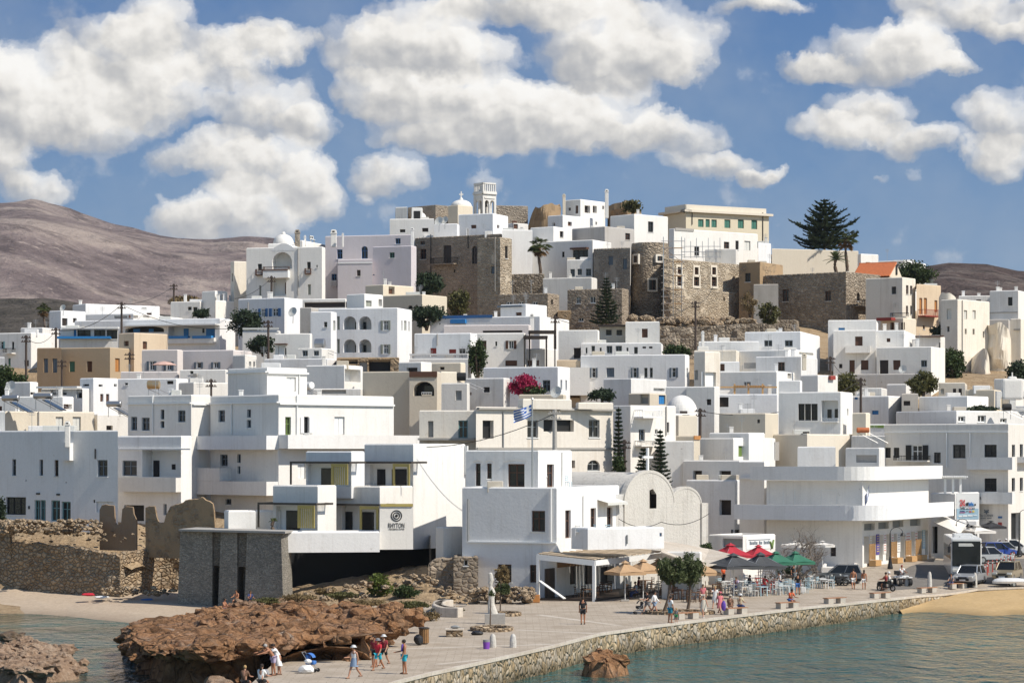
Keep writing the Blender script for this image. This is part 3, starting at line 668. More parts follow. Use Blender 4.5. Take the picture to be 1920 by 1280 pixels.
H('blank bluish white house with a notched parapet behind the gold tank',274,880,1320,1412,715,[('kd',1250,735,1300,760,.3),('wk',936,750,960,766)],name='white_house',group=G1,th=16)
H('sloping white roof house between the gold tank and the tall blue white building',266,1340,1452,1712,745,[],'white2',name='white_house',group=G1,th=55)
H('long sunlit cream block carrying two solar heaters',252,30,38,706,962,[('cp',418,1004,476,1108),('cp',545,1004,606,1108),('pc',288,965,1100)],'cream',name='cream_house',th=58,dep=9)
H('low white clutter of rooms with a small dark vent',262,690,730,965,985,[('kd',798,1070,846,1104,.4)],'white2',name='white_house',group=G1,th=55)
H('white box behind the solar heaters with brown windows',266,-20,470,552,850,[('kb',478,910,540,945,.4),('kb',-20,925,15,960,.3)],'white',name='white_house',group=G1,th=15)
# ---------------- upper town, middle left
Zoom(400,540,3.84)
b = H('white house with light blue open shutters behind a round bush',318,180,512,642,68,[('Wu',342,148,374,206),('Wu',424,146,464,204),('pc',253,100,180)],name='white_house',group=G1,th=27)
H('white house with a brown stone strip wall on its terrace',322,610,950,962,75,[('kd',655,100,955,140,.2)],name='white_house',group=G1,th=10)
b = H('white stair turret house with a porch on the roof of the arcaded house',308,960,1088,1222,40,[('cs',1098,90,1140,132),('kw',1190,80,1215,130,.6)],name='white_house',group=G1,th=38)
b = H('large white arcaded house with four arches and grey green shutters',300,757,1324,1430,140,[('as',936,203,1029,298,1.6),('is',990,238,1015,298,1.6),('ik',1012,238,1028,298,1.6),('as',1046,203,1138,298,1.6),('is',1048,238,1074,298,1.6),('ik',1118,240,1138,298,1.6),('as',936,368,1029,463,1.6),('is',990,404,1015,463,1.6),('ik',1012,404,1028,463,1.6),('as',1046,368,1138,463,1.6),('is',1048,404,1074,463,1.6),('ik',1118,404,1138,463,1.6),
('Ws',1224,233,1257,302),('Ws',1224,405,1257,472),('cs',890,203,910,300),('cs',890,366,910,468),('cs',1354,235,1362,305),('cs',1374,235,1391,305),('cs',1405,240,1413,310)],name='arcaded_house',cat='house',th=14)
for sh in [o for o in b.children if o.name.startswith('recess')]: sh.data.materials[0] = M('white2')
H(None,296.5,700,846,888,168,[('wd',796,243,820,281),('cs',864,235,880,305)],root=b,th=14)
H('beige flat house with little dark windows right of the arcaded house roof',325,1215,1503,1682,45,[('kb',1600,126,1620,170,.3),('kb',1645,128,1664,172,.3),('ak',1400,125,1435,150,.3),('ak',1448,125,1478,150,.3)],'beige',name='cream_house',th=32)
H('grey blotched lean to wall left of the arcaded house',306,624,704,760,138,[],'greyp',name='plastered_house',cat='house',th=15)
H('white yard house with a cream door below the arcaded house',292,445,695,712,325,[('cw',467,410,512,487),('nb',450,400,535,408,.6),('kd',514,430,526,487,.2)],name='white_house',group=G1,th=12)
H('balustraded white terrace wall below the round bush',306,210,470,485,306,[('np',212,285,470,300,.1,'balustrade')],'white2',name='terrace_wall',cat='wall',th=8,dep=2)
H('white flat roof with a metal railing and washing in front of the arcaded house',284,368,816,890,505,[],'white2',name='white_house',group=G1,th=15)
H('small white rooms with grey blinds beside the water tank',288,610,780,868,430,[('wG',640,448,680,490),('wG',722,450,760,486)],'white2',name='white_house',group=G1,th=16)
b = H('white terraced house with red shutters and a balustraded roof',289,1448,1850,1900,322,[('cr',1562,431,1606,491),('cr',1696,440,1748,498),('wd',1770,437,1815,500),('pc',1614,330,415)],name='white_house',group=G1,th=14)
H(None,286.5,1410,1834,1842,505,[],root=b,th=14,dep=3)
mb = MB(); f = Face(root_info[b.name]['C'],root_info[b.name]['dL'],root_info[b.name]['fL'].n,1,1)
a0,a1,z0_,z1_ = f.rect(1412,476,1832,505)
for i in range(40): f.box(mb,a0 + (a1 - a0) * i / 40,a0 + (a1 - a0) * (i + .45) / 40,z0_ - .1,z1_ - .1,-.2,-.05)
f.box(mb,a0,a1,z1_ - .1,z1_ + .08,-.25,0); mb.build('balustrade',['white'],b)
H('brown tumbledown stone wall with black openings below the arcaded house',283,888,1338,1346,498,[('kk',1116,515,1275,600,.8),('kk',915,515,1040,545,.5),('kc',1050,530,1108,600,.3)],'ruin',name='ruined_house',cat='ruin',th=6,dep=6)
H('low white house with a rounded corner and a sunken window',274,1335,1495,1572,530,[('kd',1392,572,1470,600,.4)],name='white_house',group=G1,th=28)
H('low cream rooms with a double dark window beside the rounded white house',276,1565,1780,1815,535,[('kd',1630,566,1664,588,.3)],'cream',name='cream_house',th=20)
b = H('beige house with a large arched balcony',262,1075,1410,1420,598,[],'beige',name='beige_house',cat='house',th=20)
H(None,260,1412,1610,1640,600,[('a',1441,672,1590,776,1.6),('ik',1496,695,1568,776,1.6),('rw',1500,748,1572,776,.02),('nb',1412,600,1612,640,.12,'band')],'beige',root=b,th=8)
H('bright white lean to joining the beige arched house',264,1612,1640,1756,600,[],'cream',name='cream_house',th=60)
H('white yard house with a grey shutter and hanging cables',257,1642,1826,1846,682,[('cg',1744,738,1788,806),('kd',1855,750,1880,768,.3)],'white2',name='white_house',group=G1,th=14)
b = H('blank white house with a small porch above the tall blue white building',270,668,942,1076,553,[('kw',946,585,1060,674,1.2),('ib',977,604,1000,672,1.2)],name='white_house',group=G1,th=22)
H('pale skylit flat roof behind the tall blue white building',262,720,1060,1075,722,[('kc',760,728,955,760,.2)],'white2',name='white_house',group=G1,th=6)
# ---------------- upper town, middle right
Zoom(840,540,3.84)
b = H('low stone house with a cream gable end under the castle wall',335,362,718,800,36,[('ww',418,96,458,130),('ww',505,96,545,130),('ww',606,96,645,122),('kd',741,84,757,118,.3)],'brownstone',name='stone_house',th=25)
H('square stone house behind the dark cypress with framed windows',341,860,1252,1300,2,[('wp',922,60,956,112),('wp',1022,58,1062,108),('wp',938,210,975,240)],'brownstone',name='stone_house',th=22)
H('low brown ruin wall between the stone houses',336,790,888,898,160,[],'ruin',name='stone_wall',cat='wall',th=12,dep=4)
H('white house with a water tank and a rounded stair in the middle of town',323,378,560,712,113,[('cb',487,174,530,198),('nG',362,125,540,138,.3,'canopy')],name='white_house',group=G1,th=32)
b = H('long white house with a blue pool cover and tall chimney',313,-130,660,872,200,[('nU',26,226,134,255,.5,'pool_cover'),('nu',-120,196,320,218,.06,'band')],name='white_house',group=G1,th=20)
chimney(b,586,622,190,300,308)
b = H('low white roof terrace rooms with a pillared gap',306,-30,580,600,262,[('kd',250,305,535,320,.3)],'pink',name='white_house',group=G1,th=8)
b = H('white house with dark red window shutters behind a climbing bush',292,158,548,562,322,[('kb',214,378,277,440,.2),('wd',340,384,354,417),('Wb',436,378,472,437),('kb',412,520,497,560,.2),('kb',568,520,655,558,.2)],name='white_house',group=G1,th=9)
H(None,293,544,698,792,434,[('kb',568,520,655,558,.2)],'white2',root=b,th=30)
pg = MB()
for (x0,x1,y,d) in ((543,718,350,289),(580,778,312,292)):
 a_,c_ = at(x0,y,d),at(x1,y,d); pg.box(((a_.x + c_.x) / 2,d + 2,a_.z),(abs(c_.x - a_.x) / 2,2.0,.12))
 for q in (x0 + 8,x1 - 8):
  e_ = at(q,y,d); pg.box((e_.x,d + .2,e_.z - 2.4),(.07,.07,2.4)); pg.box((e_.x,d + 3.8,e_.z - 2.4),(.07,.07,2.4))
pg.build('pergola',['darkwood'],b)
b = H('stepped white house with a small tower room and rows of little windows',298,795,1078,1090,300,[('kd',905,430,956,506,.3)],name='white_house',group=G1,th=9)
H(None,302,1090,1290,1300,268,[('wd',1137,300,1178,340),('wd',1213,300,1254,340),('nd',1085,266,1290,278,1.2,'canopy')],'cream',root=b,th=6)
H(None,299,1278,1524,1533,240,[('cb',1395,292,1438,356)],root=b,th=10)
H(None,295,958,1535,1548,392,[('wG',991,428,1004,470),('wG',1033,415,1058,470),('wG',1092,428,1106,470),('wG',1141,415,1183,470),('wG',1207,415,1252,470),('wG',1285,428,1299,470),('wk',1340,424,1366,472),('kd',1400,420,1426,434,.2),('kd',1447,420,1472,434,.2)],root=b,th=6)
b = H('wide bluish white house with grey shutters below the stepped house',286,955,1706,1738,476,[('WG',1036,574,1062,644),('cG',1140,573,1197,641),('WG',1332,573,1358,644),('wG',1412,573,1436,644),('wG',1452,573,1474,644),('WG',1612,573,1640,642),('cG',1718,575,1728,640)],name='white_house',group=G1,th=14)
b = H('brown wall with a tall arched doorway left of the wide bluish house',289,783,950,962,516,[('ax',880,580,948,790,.6)],'ochre',name='arched_gateway',cat='gateway',th=4,dep=5)
mb = MB(); mb.box(at(925,672,288),(1.4,.8,1.5)); mb.build('porch',['white'],b)
b = H('white house with a dark door behind the pink bougainvillea',272,255,790,878,564,[('wG',680,662,736,742),('cG',810,660,822,730),('cG',846,662,856,735)],name='white_house',group=G1,th=22)
H('white yard wall left of the pink bougainvillea',266,120,400,446,645,[('wk',255,712,300,750)],'white2',name='white_house',group=G1,th=25)
H('low cream ledge roof under the pink bougainvillea',260,510,830,850,764,[],'beige',name='shed',cat='shed',th=10,dep=5)
H('blank grey white house with a stepped roof terrace',271,1120,1318,1574,648,[('kw',1480,720,1560,740,.5)],'white2',name='white_house',group=G1,th=35)
H('sunlit pale wall house with an awning box left of the white dome',266,1300,1452,1572,755,[('kc',1385,762,1440,830,.4),('cU',1518,770,1566,836)],'beige',name='cream_house',th=30)
H('blank pale house behind the white dome',270,1566,1842,1860,708,[],'white2',name='white_house',group=G1,th=12)
b = H('domed white chapel above the lane in the middle of town',258,1560,1630,1800,902,[('kd',1688,885,1738,916,.3)],'white',name='domed_chapel',cat='chapel',th=50)
dome(b,1682,116,770,912,264)
H('square cream stair block under the white dome',253,1634,1660,1795,915,[],'beige',name='cream_house',th=50,dep=6)
b = H('narrow white house with a balustraded balcony beside the two small firs',247,1190,1314,1640,842,[('rw',1340,878,1480,936,1.2),('wG',1374,1016,1418,1098),('wk',1576,965,1593,1038),('pc',1568,850,1060),('rc',1345,1098,1475,1140,.9),('ww',1490,1015,1510,1050)],name='white_house',group=G1,th=48)
H('flat white block with two stepped terraces right of the firs',246,1545,1770,1780,1098,[],'white2',name='white_house',group=G1,th=10)
H('cream top room with an orange edge behind the stepped terraces',252,1640,1770,1815,1062,[('no',1768,1062,1812,1090,.1,'band')],'beige',name='cream_house',th=25,dep=4)
H('rounded cream house end right of the lane of firs',276,1772,1850,1960,455,[('cc',1776,590,1800,660),('kw',1842,605,1930,745,.3)],'castle',name='cream_house',th=50)
# ---------------- upper town, right
Zoom(1280,560,3.0)
b = H('wide white house with a rounded end and two grey windows under the rubble',301,350,662,772,183,[('wG',458,233,504,268),('wG',574,233,619,268)],name='white_house',group=G1,th=16)
chimney(b,104,122,186,250,296)
H('low white annexe with a ladder beside the rounded house',297,90,430,436,238,[],name='white_house',group=G1,th=5)
H('stained cream house with a flat roof below the low white annexe',291,64,300,320,288,[('cc',70,385,84,430)],'castle',name='cream_house',th=10)
H('long bluish parapet house with a dome shaped cistern',292,300,576,745,286,[('kw',655,290,735,315,.4)],name='white_house',group=G1,th=30)
H('white house with one square brown shutter in the right of the town',286,80,320,326,352,[('cb',190,366,236,406)],name='white_house',group=G1,th=8)
b = H('gable roofed white cottage with a paired window and a chimney figure',284,412,665,758,322,[('wb',535,356,574,405),('kc',340,360,408,390,.4)],'white2',name='white_house',group=G1,th=20)
chimney(b,670,697,312,370,283,'cream')
b = H('broad white house with a pergola terrace of old wood',278,116,528,672,406,[('kd',345,468,382,486,.3),('kc',590,418,612,448,.2)],name='white_house',group=G1,th=22)
pg = MB()
for i in range(12):
 p = at(292 + i * 14.5,492,275); pg.box((p.x,274.5,p.z),(.06,1.3,.06))
for x in (292,370,450):
 p = at(x,500,273.5); pg.box((p.x,273.5,p.z - 1.2),(.09,.09,1.6))
pg.box(((at(292,495,273.5).x + at(450,495,273.5).x) / 2,273.5,at(292,497,273.5).z),(2.9,.08,.08)); pg.build('pergola',['woodlight'],b)
H('white terrace with a red pot at the corner of the hedge',276,664,760,872,428,[('nr',820,432,848,455,.3,'flower_pot')],name='terrace_wall',cat='wall',th=45,dep=4)
b = H('white block house with a large six pane window and a recessed balcony',262,540,888,957,522,[('wk',650,590,686,684),('wk',687,590,722,684),('wk',723,590,759,684),('kw',780,572,874,692,1.1),('iw',797,617,828,676,1.1),('iw',838,615,869,672,1.1),('rw',780,672,876,696,.3),('cp',924,618,932,655)],name='white_house',group=G1,th=20)
H(None,264,540,660,672,458,[],root=b,th=14)
H('white house with a dark blue door and scalloped parapets',271,175,530,540,535,[('cd',207,553,258,608)],name='white_house',group=G1,th=8)
H('white wall with a square shutter left of the dark blue door',269,20,178,208,492,[('kd',134,564,160,597,.3)],'white2',name='white_house',group=G1,th=20)
H('rough beige block with one tiny window in front of the six pane house',259,205,464,538,642,[('kd',419,678,434,698,.3)],'beige',name='beige_house',cat='house',th=26)
b = H('white two tier house with brown doors and a balcony on the hillside',310,848,1086,1094,175,[('cb',970,212,1012,264),('bw',916,266,1056,306,1.0),('kd',880,366,898,390,.3),('cb',938,345,968,420),('cb',1003,345,1045,400)],name='white_house',group=G1,th=9)
H(None,314,818,1090,1100,118,[('cU',876,163,912,200)],root=b,th=7)
H(None,312,1085,1245,1318,176,[('kb',1147,222,1168,243,.3)],root=b,th=14)
H('wide white house with dark doors and a satellite dish beside the two tier house',307,1090,1397,1476,268,[('cd',1108,345,1157,423),('cb',1183,345,1225,400),('wG',1340,345,1374,383)],name='white_house',group=G1,th=22)
H('white lean to with a red brown eave below the peach house',318,1310,1450,1476,205,[('nb',1310,208,1470,216,.5,'eave'),('kc',1440,245,1450,280,.2)],'white',name='white_house',group=G1,th=15)
H('grey terrace wall under the house with dark doors',302,850,1310,1330,420,[],'greyp',name='terrace_wall',cat='wall',th=5,dep=3)
H('white cube on the terrace above the broom bush',297,1148,1256,1282,478,[],name='white_house',group=G1,th=22,dep=5)
H('long low house with small shutters behind the broom bush',293,1440,1588,1600,470,[('kp',1452,506,1470,535,.2),('kd',1520,505,1538,535,.2),('kd',1552,505,1570,540,.2)],'cream',name='cream_house',th=10)
H('low white house with a blue shutter beside the utility pole',284,950,1158,1236,545,[('cU',1064,628,1102,650),('cU',966,552,985,566)],name='white_house',group=G1,th=30)
H('rounded white roof house behind the utility pole',290,942,1118,1150,500,[],'white2',name='white_house',group=G1,th=14)
H('grey stuccoed cottage with a small square window',282,1232,1325,1332,532,[('kd',1243,574,1280,600,.3)],'greyp',name='plastered_house',cat='house',th=8)
H('long white flat house with a clipped hedge on its terrace',280,1330,1600,1720,546,[],name='white_house',group=G1,th=35)
H('beige block house left of the bell gable church',286,1590,1752,1812,510,[],'beige',name='beige_house',cat='house',th=20)
H('plain white terrace under the cliff at the right edge',290,1752,1840,1960,448,[],'white2',name='white_house',group=G1,th=35)
b = H('long pale grey house with three grilled white windows',272,1200,1540,1960,628,[('ww',1550,660,1590,692),('ww',1660,655,1706,694),('ww',1786,672,1823,698)],'white2',name='white_house',group=G1,th=55)
H('small white roof room with a patterned green balustrade',268,1045,1200,1236,704,[('ll',1,1,2,2)] if False else [('nl',1052,710,1132,726,.08,'balustrade'),('nt',1150,708,1196,726,.08,'balustrade')],name='white_house',group=G1,th=15)
H('cream house side with a brick water tank',262,955,1030,1055,640,[],'cream',name='cream_house',th=25)
H('low white roofs in front of the six pane house',254,150,372,462,752,[],name='white_house',group=G1,th=30)
H('long sunlit white wall house with small roof vents',258,455,700,1052,760,[('kd',666,748,700,756,.3)],'cream',name='cream_house',th=45)
b = H('white church with a three arched bell gable at the right of town',279,1800,1960,1990,600,[],name='church',cat='church',th=20)
c0 = at(1858,600,277); mb = MB(); f = Face(Vector((c0.x - 1.7,277,0)),Vector((1,0,0)),Vector((0,-1,0)),3.4,0)
holed(mb,f.C,f.d,f.n,3.4,ZZ(py(622),277),ZZ(py(520),277),[(.4,1.4,ZZ(py(615),277),ZZ(py(545),277),.8,True),(2.0,3.0,ZZ(py(615),277),ZZ(py(545),277),.8,True)])
f2 = Face(f.C + Vector((0,.8,0)),f.d,f.n,3.4,0); holed(mb,f2.C,f.d,f.n,3.4,ZZ(py(622),277),ZZ(py(520),277),[(.4,1.4,ZZ(py(615),277),ZZ(py(545),277),.01,True),(2.0,3.0,ZZ(py(615),277),ZZ(py(545),277),.01,True)])
for s_ in (0,3.4): mb.quad((f.C.x + s_,277,ZZ(py(622),277)),(f.C.x + s_,277.8,ZZ(py(622),277)),(f.C.x + s_,277.8,ZZ(py(520),277)),(f.C.x + s_,277,ZZ(py(520),277)))
mb.rbox((c0.x,277.4,ZZ(py(508),277)),(1.1,.5,1.1),.25); mb.rbox((c0.x,277.4,ZZ(py(485),277)),(.45,.4,.9),.2); mb.box((c0.x,277.4,ZZ(py(462),277)),(.06,.06,.9)); mb.box((c0.x,277.4,ZZ(py(458),277)),(.35,.06,.07)); mb.build('bell_gable',['white'],b)
# ================================================================== THE SEAFRONT BUILDINGS
G2 = 'white houses along the shore'
Zoom(0,720,4)
b = H('long white shore house with glass doors at the far left behind the ruins',227,-60,552,552,346,[('wG',90,562,120,685),('wG',296,565,322,685),('wb',408,568,438,690),('wk',44,846,194,978),('wt',258,868,300,1022),('wt',300,868,342,1022),('wt',382,870,450,1026),('wt',460,880,530,1030),('bw',482,440,550,572,.5,'chimney_breast'),('nk',276,814,300,826,.12,'lamp'),('nk',428,820,450,832,.12,'lamp'),('nk',216,912,224,935,.1,'lamp'),('kk',190,718,200,726,.2),('kk',490,732,500,742,.2)],'white',name='shore_house',cat='house',group=G2,th=30,dep=9)
chimney(b,485,528,284,420,226.2)
H('raised white wing of the shore house at the picture edge',236,-60,36,40,200,[],'white',name='shore_house',cat='house',group=G2,th=12)
b = H('shaded white shore house with a jutting upper floor and a slanted corner',225,552,884,884,346,[('WG' if False else 'wG',730,568,806,692),('kk',700,866,714,888,.1),('cw',720,880,850,960),('pk',718,485,560)],'white',name='shore_house',cat='house',group=G2,th=26,dep=1.2)
b = H('bluish white shore house with a recessed balcony and a garage opening',229,884,1358,1438,386,[('wG',918,572,1026,686),('kw',1066,486,1356,696,1.5),('ik',1078,572,1122,694,1.5),('ik',1216,600,1243,640,1.5),('ik',1310,525,1342,602,1.5),('bw',925,700,1358,806,.8),('nw',886,482,1434,492,.15,'ledge'),('kk',930,906,1080,1025,.5),('kG',1225,898,1250,980,.3)],'white',name='shore_house',cat='house',group=G2,th=27)
b = H('tall bluish white top storey with four small windows above the recessed balcony',238,960,1434,1580,78,[('wG',982,244,1028,346),('wG',1062,250,1122,348),('wG',1204,190,1232,264),('wG',1204,276,1232,328),('wG',1334,196,1390,284),('nw',958,140,1434,150,.2,'cornice'),('pw',1150,80,375),('nw',1440,150,1580,158,.2,'cornice')],'white',name='shore_house',cat='house',group=G2,th=36)
Zoom(360,720,3.5556)
b = H('tall white apartment house with white shutters and a wide balcony band',232,123,577,1345,68,[('wG',176,173,219,252),('wG',366,168,393,222),('wG',364,238,394,290),('wl',622,218,660,340),('wk',746,217,778,326),('cw',950,217,1018,336),('nw',123,120,577,130,.2,'cornice'),('nw',578,130,1343,142,.22,'cornice'),('pw',696,75,338),('pw',268,122,336),
('bw',60,344,575,436,1.3),('bw',578,340,1466,430,1.3),('wG',188,468,237,546),('wG',300,466,325,524),('wG',302,546,322,598),('bw',50,645,575,736,1.3),('bw',52,558,262,642,1.3),('wG',222,764,262,802),('cw',705,520,760,630)],'white',name='apartment_house',cat='apartment house',th=47)
f = root_info[b.name]['fR']; mb = MB()
for (x0,x1) in ((722,744),(780,803)):
 a,c,z0,z1 = f.rect(x0,220,x1,326); f.box(mb,a,c,z0,z1,.02,.07)
mb.build('shutter',['paintwhite'],b)
Zoom(400,540,3.84)
H('white stair penthouse on the roof of the tall apartment house',243,105,387,674,570,[('cw',528,640,596,742),('nw',105,602,387,612,.2,'cornice'),('nw',388,606,680,618,.2,'cornice'),('pw',616,620,760)],'white',name='penthouse',cat='house',th=47,yb=790)
# ---------------- the hotel with the round emblem
Zoom(360,720,3.5556)
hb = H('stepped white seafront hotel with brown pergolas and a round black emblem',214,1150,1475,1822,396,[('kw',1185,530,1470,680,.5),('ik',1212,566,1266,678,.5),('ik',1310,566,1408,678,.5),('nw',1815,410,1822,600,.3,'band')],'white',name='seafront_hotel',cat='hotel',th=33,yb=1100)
fr = root_info[hb.name]['fR']
TH = R(33)
H(None,211.3,760,1062,1150,446,[('ik',1,1,2,2,.1)][:0] + [('kw',770,530,1055,680,.5),('ik',838,560,918,676,.5)],'white',root=hb,th=33,yb=760)
# storey below
H(None,210.2,962,1252,1472,680,[('kw',1000,810,1250,972,.5),('ik',1000,850,1046,972,.5),('ik',1110,852,1188,972,.5)],'white',root=hb,th=33,yb=1090)
H(None,208.0,540,838,962,674,[('kw',560,812,832,972,.5),('ik',604,842,694,970,.5)],'white',root=hb,th=33,yb=1020)
# bright fascia
H(None,205.6,630,1251,1254,980,[],'white',root=hb,th=-9,yb=1118,dep=3,par=.9)
H(None,206.5,1251,1474,1476,804,[],'white',root=hb,th=-9,yb=1100,dep=3)
sg = root_info[hb.name]['fL']
# emblem and words on the wall
em = MB(); c = None
a,e,z0,z1 = sg.rect(1334,838,1392,914); cc_,rz = (a + e) / 2,(z1 - z0) / 2
def ring(mb,f,s,z,r0,r1,o,mi=0,n=28,a0=0,a1=2 * pi,cx=0,cz=0):
 for i in range(n):
  t0,t1 = a0 + (a1 - a0) * i / n,a0 + (a1 - a0) * (i + 1) / n
  mb.quad(f.pt(s + cos(t0) * r0 + cx,z + sin(t0) * r0 + cz,o),f.pt(s + cos(t1) * r0 + cx,z + sin(t1) * r0 + cz,o),f.pt(s + cos(t1) * r1,z + sin(t1) * r1,o),f.pt(s + cos(t0) * r1,z + sin(t0) * r1,o),mi)
zc_ = (z0 + z1) / 2
ring(em,sg,cc_,zc_,rz * .82,rz,.03); ring(em,sg,cc_,zc_,rz * .46,rz * .64,.03); ring(em,sg,cc_,zc_,0,rz * .26,.03)
em.build('emblem',['black'],hb)
def text(s,f,x0,x1,ybase,h,mat,parent,name='lettering',out=.03,flip=True,bold=0):
 cu = bpy.data.curves.new(name,'FONT'); cu.body = s; cu.size = 1; cu.extrude = .004; cu.offset = bold; cu.resolution_u = 2
 to = bpy.data.objects.new(name,cu); COL.objects.link(to); bpy.context.view_layer.update()
 dg = bpy.context.evaluated_depsgraph_get(); me = bpy.data.meshes.new_from_object(to.evaluated_get(dg)); bpy.data.objects.remove(to)
 xs = [v.co.x for v in me.vertices]; ys = [v.co.y for v in me.vertices]; xa,xb,yb_ = min(xs),max(xs),max(ys)
 a,e,z0,z1 = f.rect(x0,ybase - h,x1,ybase)
 pw = Vector(parent_world(parent))
 for v in me.vertices:
  u = (v.co.x - xa) / (xb - xa); z = z0 + (z1 - z0) * v.co.y / yb_
  s_ = (e - (e - a) * u) if f.flip else (a + (e - a) * u)
  v.co = f.pt(s_,z,out + v.co.z) - pw
 me.materials.clear(); me.materials.append(M(mat)); o = bpy.data.objects.new(name,me); COL.objects.link(o); o.parent = parent
 return o
text('RHYTON',sg,1308,1416,956,32,'black',hb,bold=.004); text('WELLBEING SUITES',sg,1310,1416,969,8,'black',hb,bold=.02)
# pergolas: thin dark roofs with gold slatted ends
def pergola(x0,x1,y,D,gx0,gx1,gy1,slats=True,dep=2.2):
 A,B = at(x0,y,D),at(x1,y,D); t = TH
 dL = Vector((-cos(t),sin(t),0)); n = Vector((-sin(t),-cos(t),0)); f = Face(Vector((B.x,B.y,0)),dL,n,1,True)
 mb = MB(); s1 = f.s_of(px(x0)); zt = B.z
 f.box(mb,0,s1,zt - .16,zt,-.12,0); f.box(mb,0,s1,zt - .16,zt,-dep,-dep + .12); f.box(mb,0,.12,zt - .16,zt,-dep + .12,-.12); f.box(mb,s1 - .12,s1,zt - .16,zt,-dep + .12,-.12)
 for i in range(12):
  q = -dep + .2 + (dep - .35) * i / 11; f.box(mb,.12,s1 - .12,zt - .1,zt - .04,q - .03,q + .03)
 o = mb.build('pergola',['bronze'],hb)
 a,b2 = sorted((f.s_of(px(gx0)),f.s_of(px(gx1)))); z0 = ZZ(py(gy1),D); g = MB()
 f.box(g,a,b2,zt - .42,zt - .18,.003,.06)
 for q in (a,b2 - .2): f.box(g,q,q + .2,z0,zt - .42,-.02,.06)
 if slats:
  n_ = 7
  for i in range(n_): q = a + .25 + (b2 - a - .5) * i / (n_ - 1); f.box(g,q - .05,q + .05,z0,zt - .42,-.02,.03)
 g.build('slat_screen',['gold'],o)
 bmk = MB();
 for q in (s1 - .12,): f.box(bmk,q,q + .12,z0,zt - .16,-.12,0)
 bmk.build('post',['bronze'],o)
pergola(652,1050,515,209.6,930,1040,672); pergola(1068,1462,515,212.2,1340,1452,676,False)
pergola(436,828,792,206.6,706,818,960); pergola(846,1248,798,208.8,1120,1244,968,False)
mb = MB(); sgz = sg.rect(1256,796,1472,814); sg.box(mb,sgz[0],sgz[1],sgz[2],sgz[3],.003,.1); mb.build('band',['gold'],hb)
# white end wall and undercroft with its deep shade made of black sheets
H('short bright white garden wall ending at the stone towers of the hotel',209,215,243,425,842,[],'white',name='garden_wall',cat='wall',th=75,dep=5,yb=985)
H('white terrace panel with a potted palm beside the stone towers',210.5,420,590,600,840,[],'white',name='garden_wall',cat='wall',th=20,dep=.6,yb=1000)
uc = empty('undercroft',at(1100,1200,212),'open undercroft with black sheets for its shade beneath the bright white hotel terrace','undercroft')
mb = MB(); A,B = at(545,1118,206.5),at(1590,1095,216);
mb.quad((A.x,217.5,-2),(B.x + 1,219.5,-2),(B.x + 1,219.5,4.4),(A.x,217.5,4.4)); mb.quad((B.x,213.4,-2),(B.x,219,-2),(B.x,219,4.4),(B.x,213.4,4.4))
mb.build('shade_sheets',['black'],uc)
# ---------------- stone faced towers
Zoom(0,920,3.4286)
st = empty('stone_tower',at(1480,690,204),'dark stone faced tower of three blocks with two tall slots by the beach','tower')
mb = MB(); tz = 4.95
def tower_block(x0,x1,D,xr=None,z0=-3):
 a,c = at(x0,300,D),at(x1,300,D); w_ = c.x - a.x; bl = .28
 sl_ = .78; xr_ = at(1806,300,202).x; Da,Dc = D + (xr_ - a.x) * sl_,D + (xr_ - c.x) * sl_; a.x,c.x = a.x * Da / D,c.x * Dc / D
 p = [(a.x - bl,Da - .25),(c.x + (bl if xr else 0),Dc - .25)]
 t = [(a.x,Da),(c.x,Dc)]; dp = 6.5
 vs = [(p[0][0],p[0][1],z0),(p[1][0],p[1][1],z0),(c.x + .75,Dc + 3.2,z0),(a.x + .6,Da + dp,z0),(t[0][0],t[0][1],tz),(t[1][0],t[1][1],tz),(c.x + .45,Dc + 3.2,tz),(a.x + .6,Da + dp,tz)]
 mb.add(vs,((0,1,5,4),(1,2,6,5),(2,3,7,6),(3,0,4,7),(4,5,6,7)))
tower_block(1160,1366,202.4); tower_block(1420,1526,202.3); tower_block(1588,1806,202.2,1)
for q0,q1,dd in ((1366,1420,206.3),(1526,1588,204.7)):
 a,c = at(q0,300,dd),at(q1,300,dd); mb.box(((a.x + c.x) / 2,dd + 1.5,3.6),(.8,1,1.3)); mb.box(((a.x + c.x) / 2,dd + 2.9,0),(.9,1,4.9))
mb.build('masonry',['darkstone'],st)
mb = MB(); a,c = at(1150,300,203),at(1845,300,203); v0 = Vector((at(1806,300,202).x + .35,201.6,0)); v1 = Vector((at(1150,300,208).x,207.8,0)); mb.prism([(v1.x,v1.y),(v0.x,v0.y),(v0.x + .3,v0.y + 3.4),(v1.x + .8,v1.y + 5)],tz + .01,tz + .17); mb.build('slab',['concrete'],st)
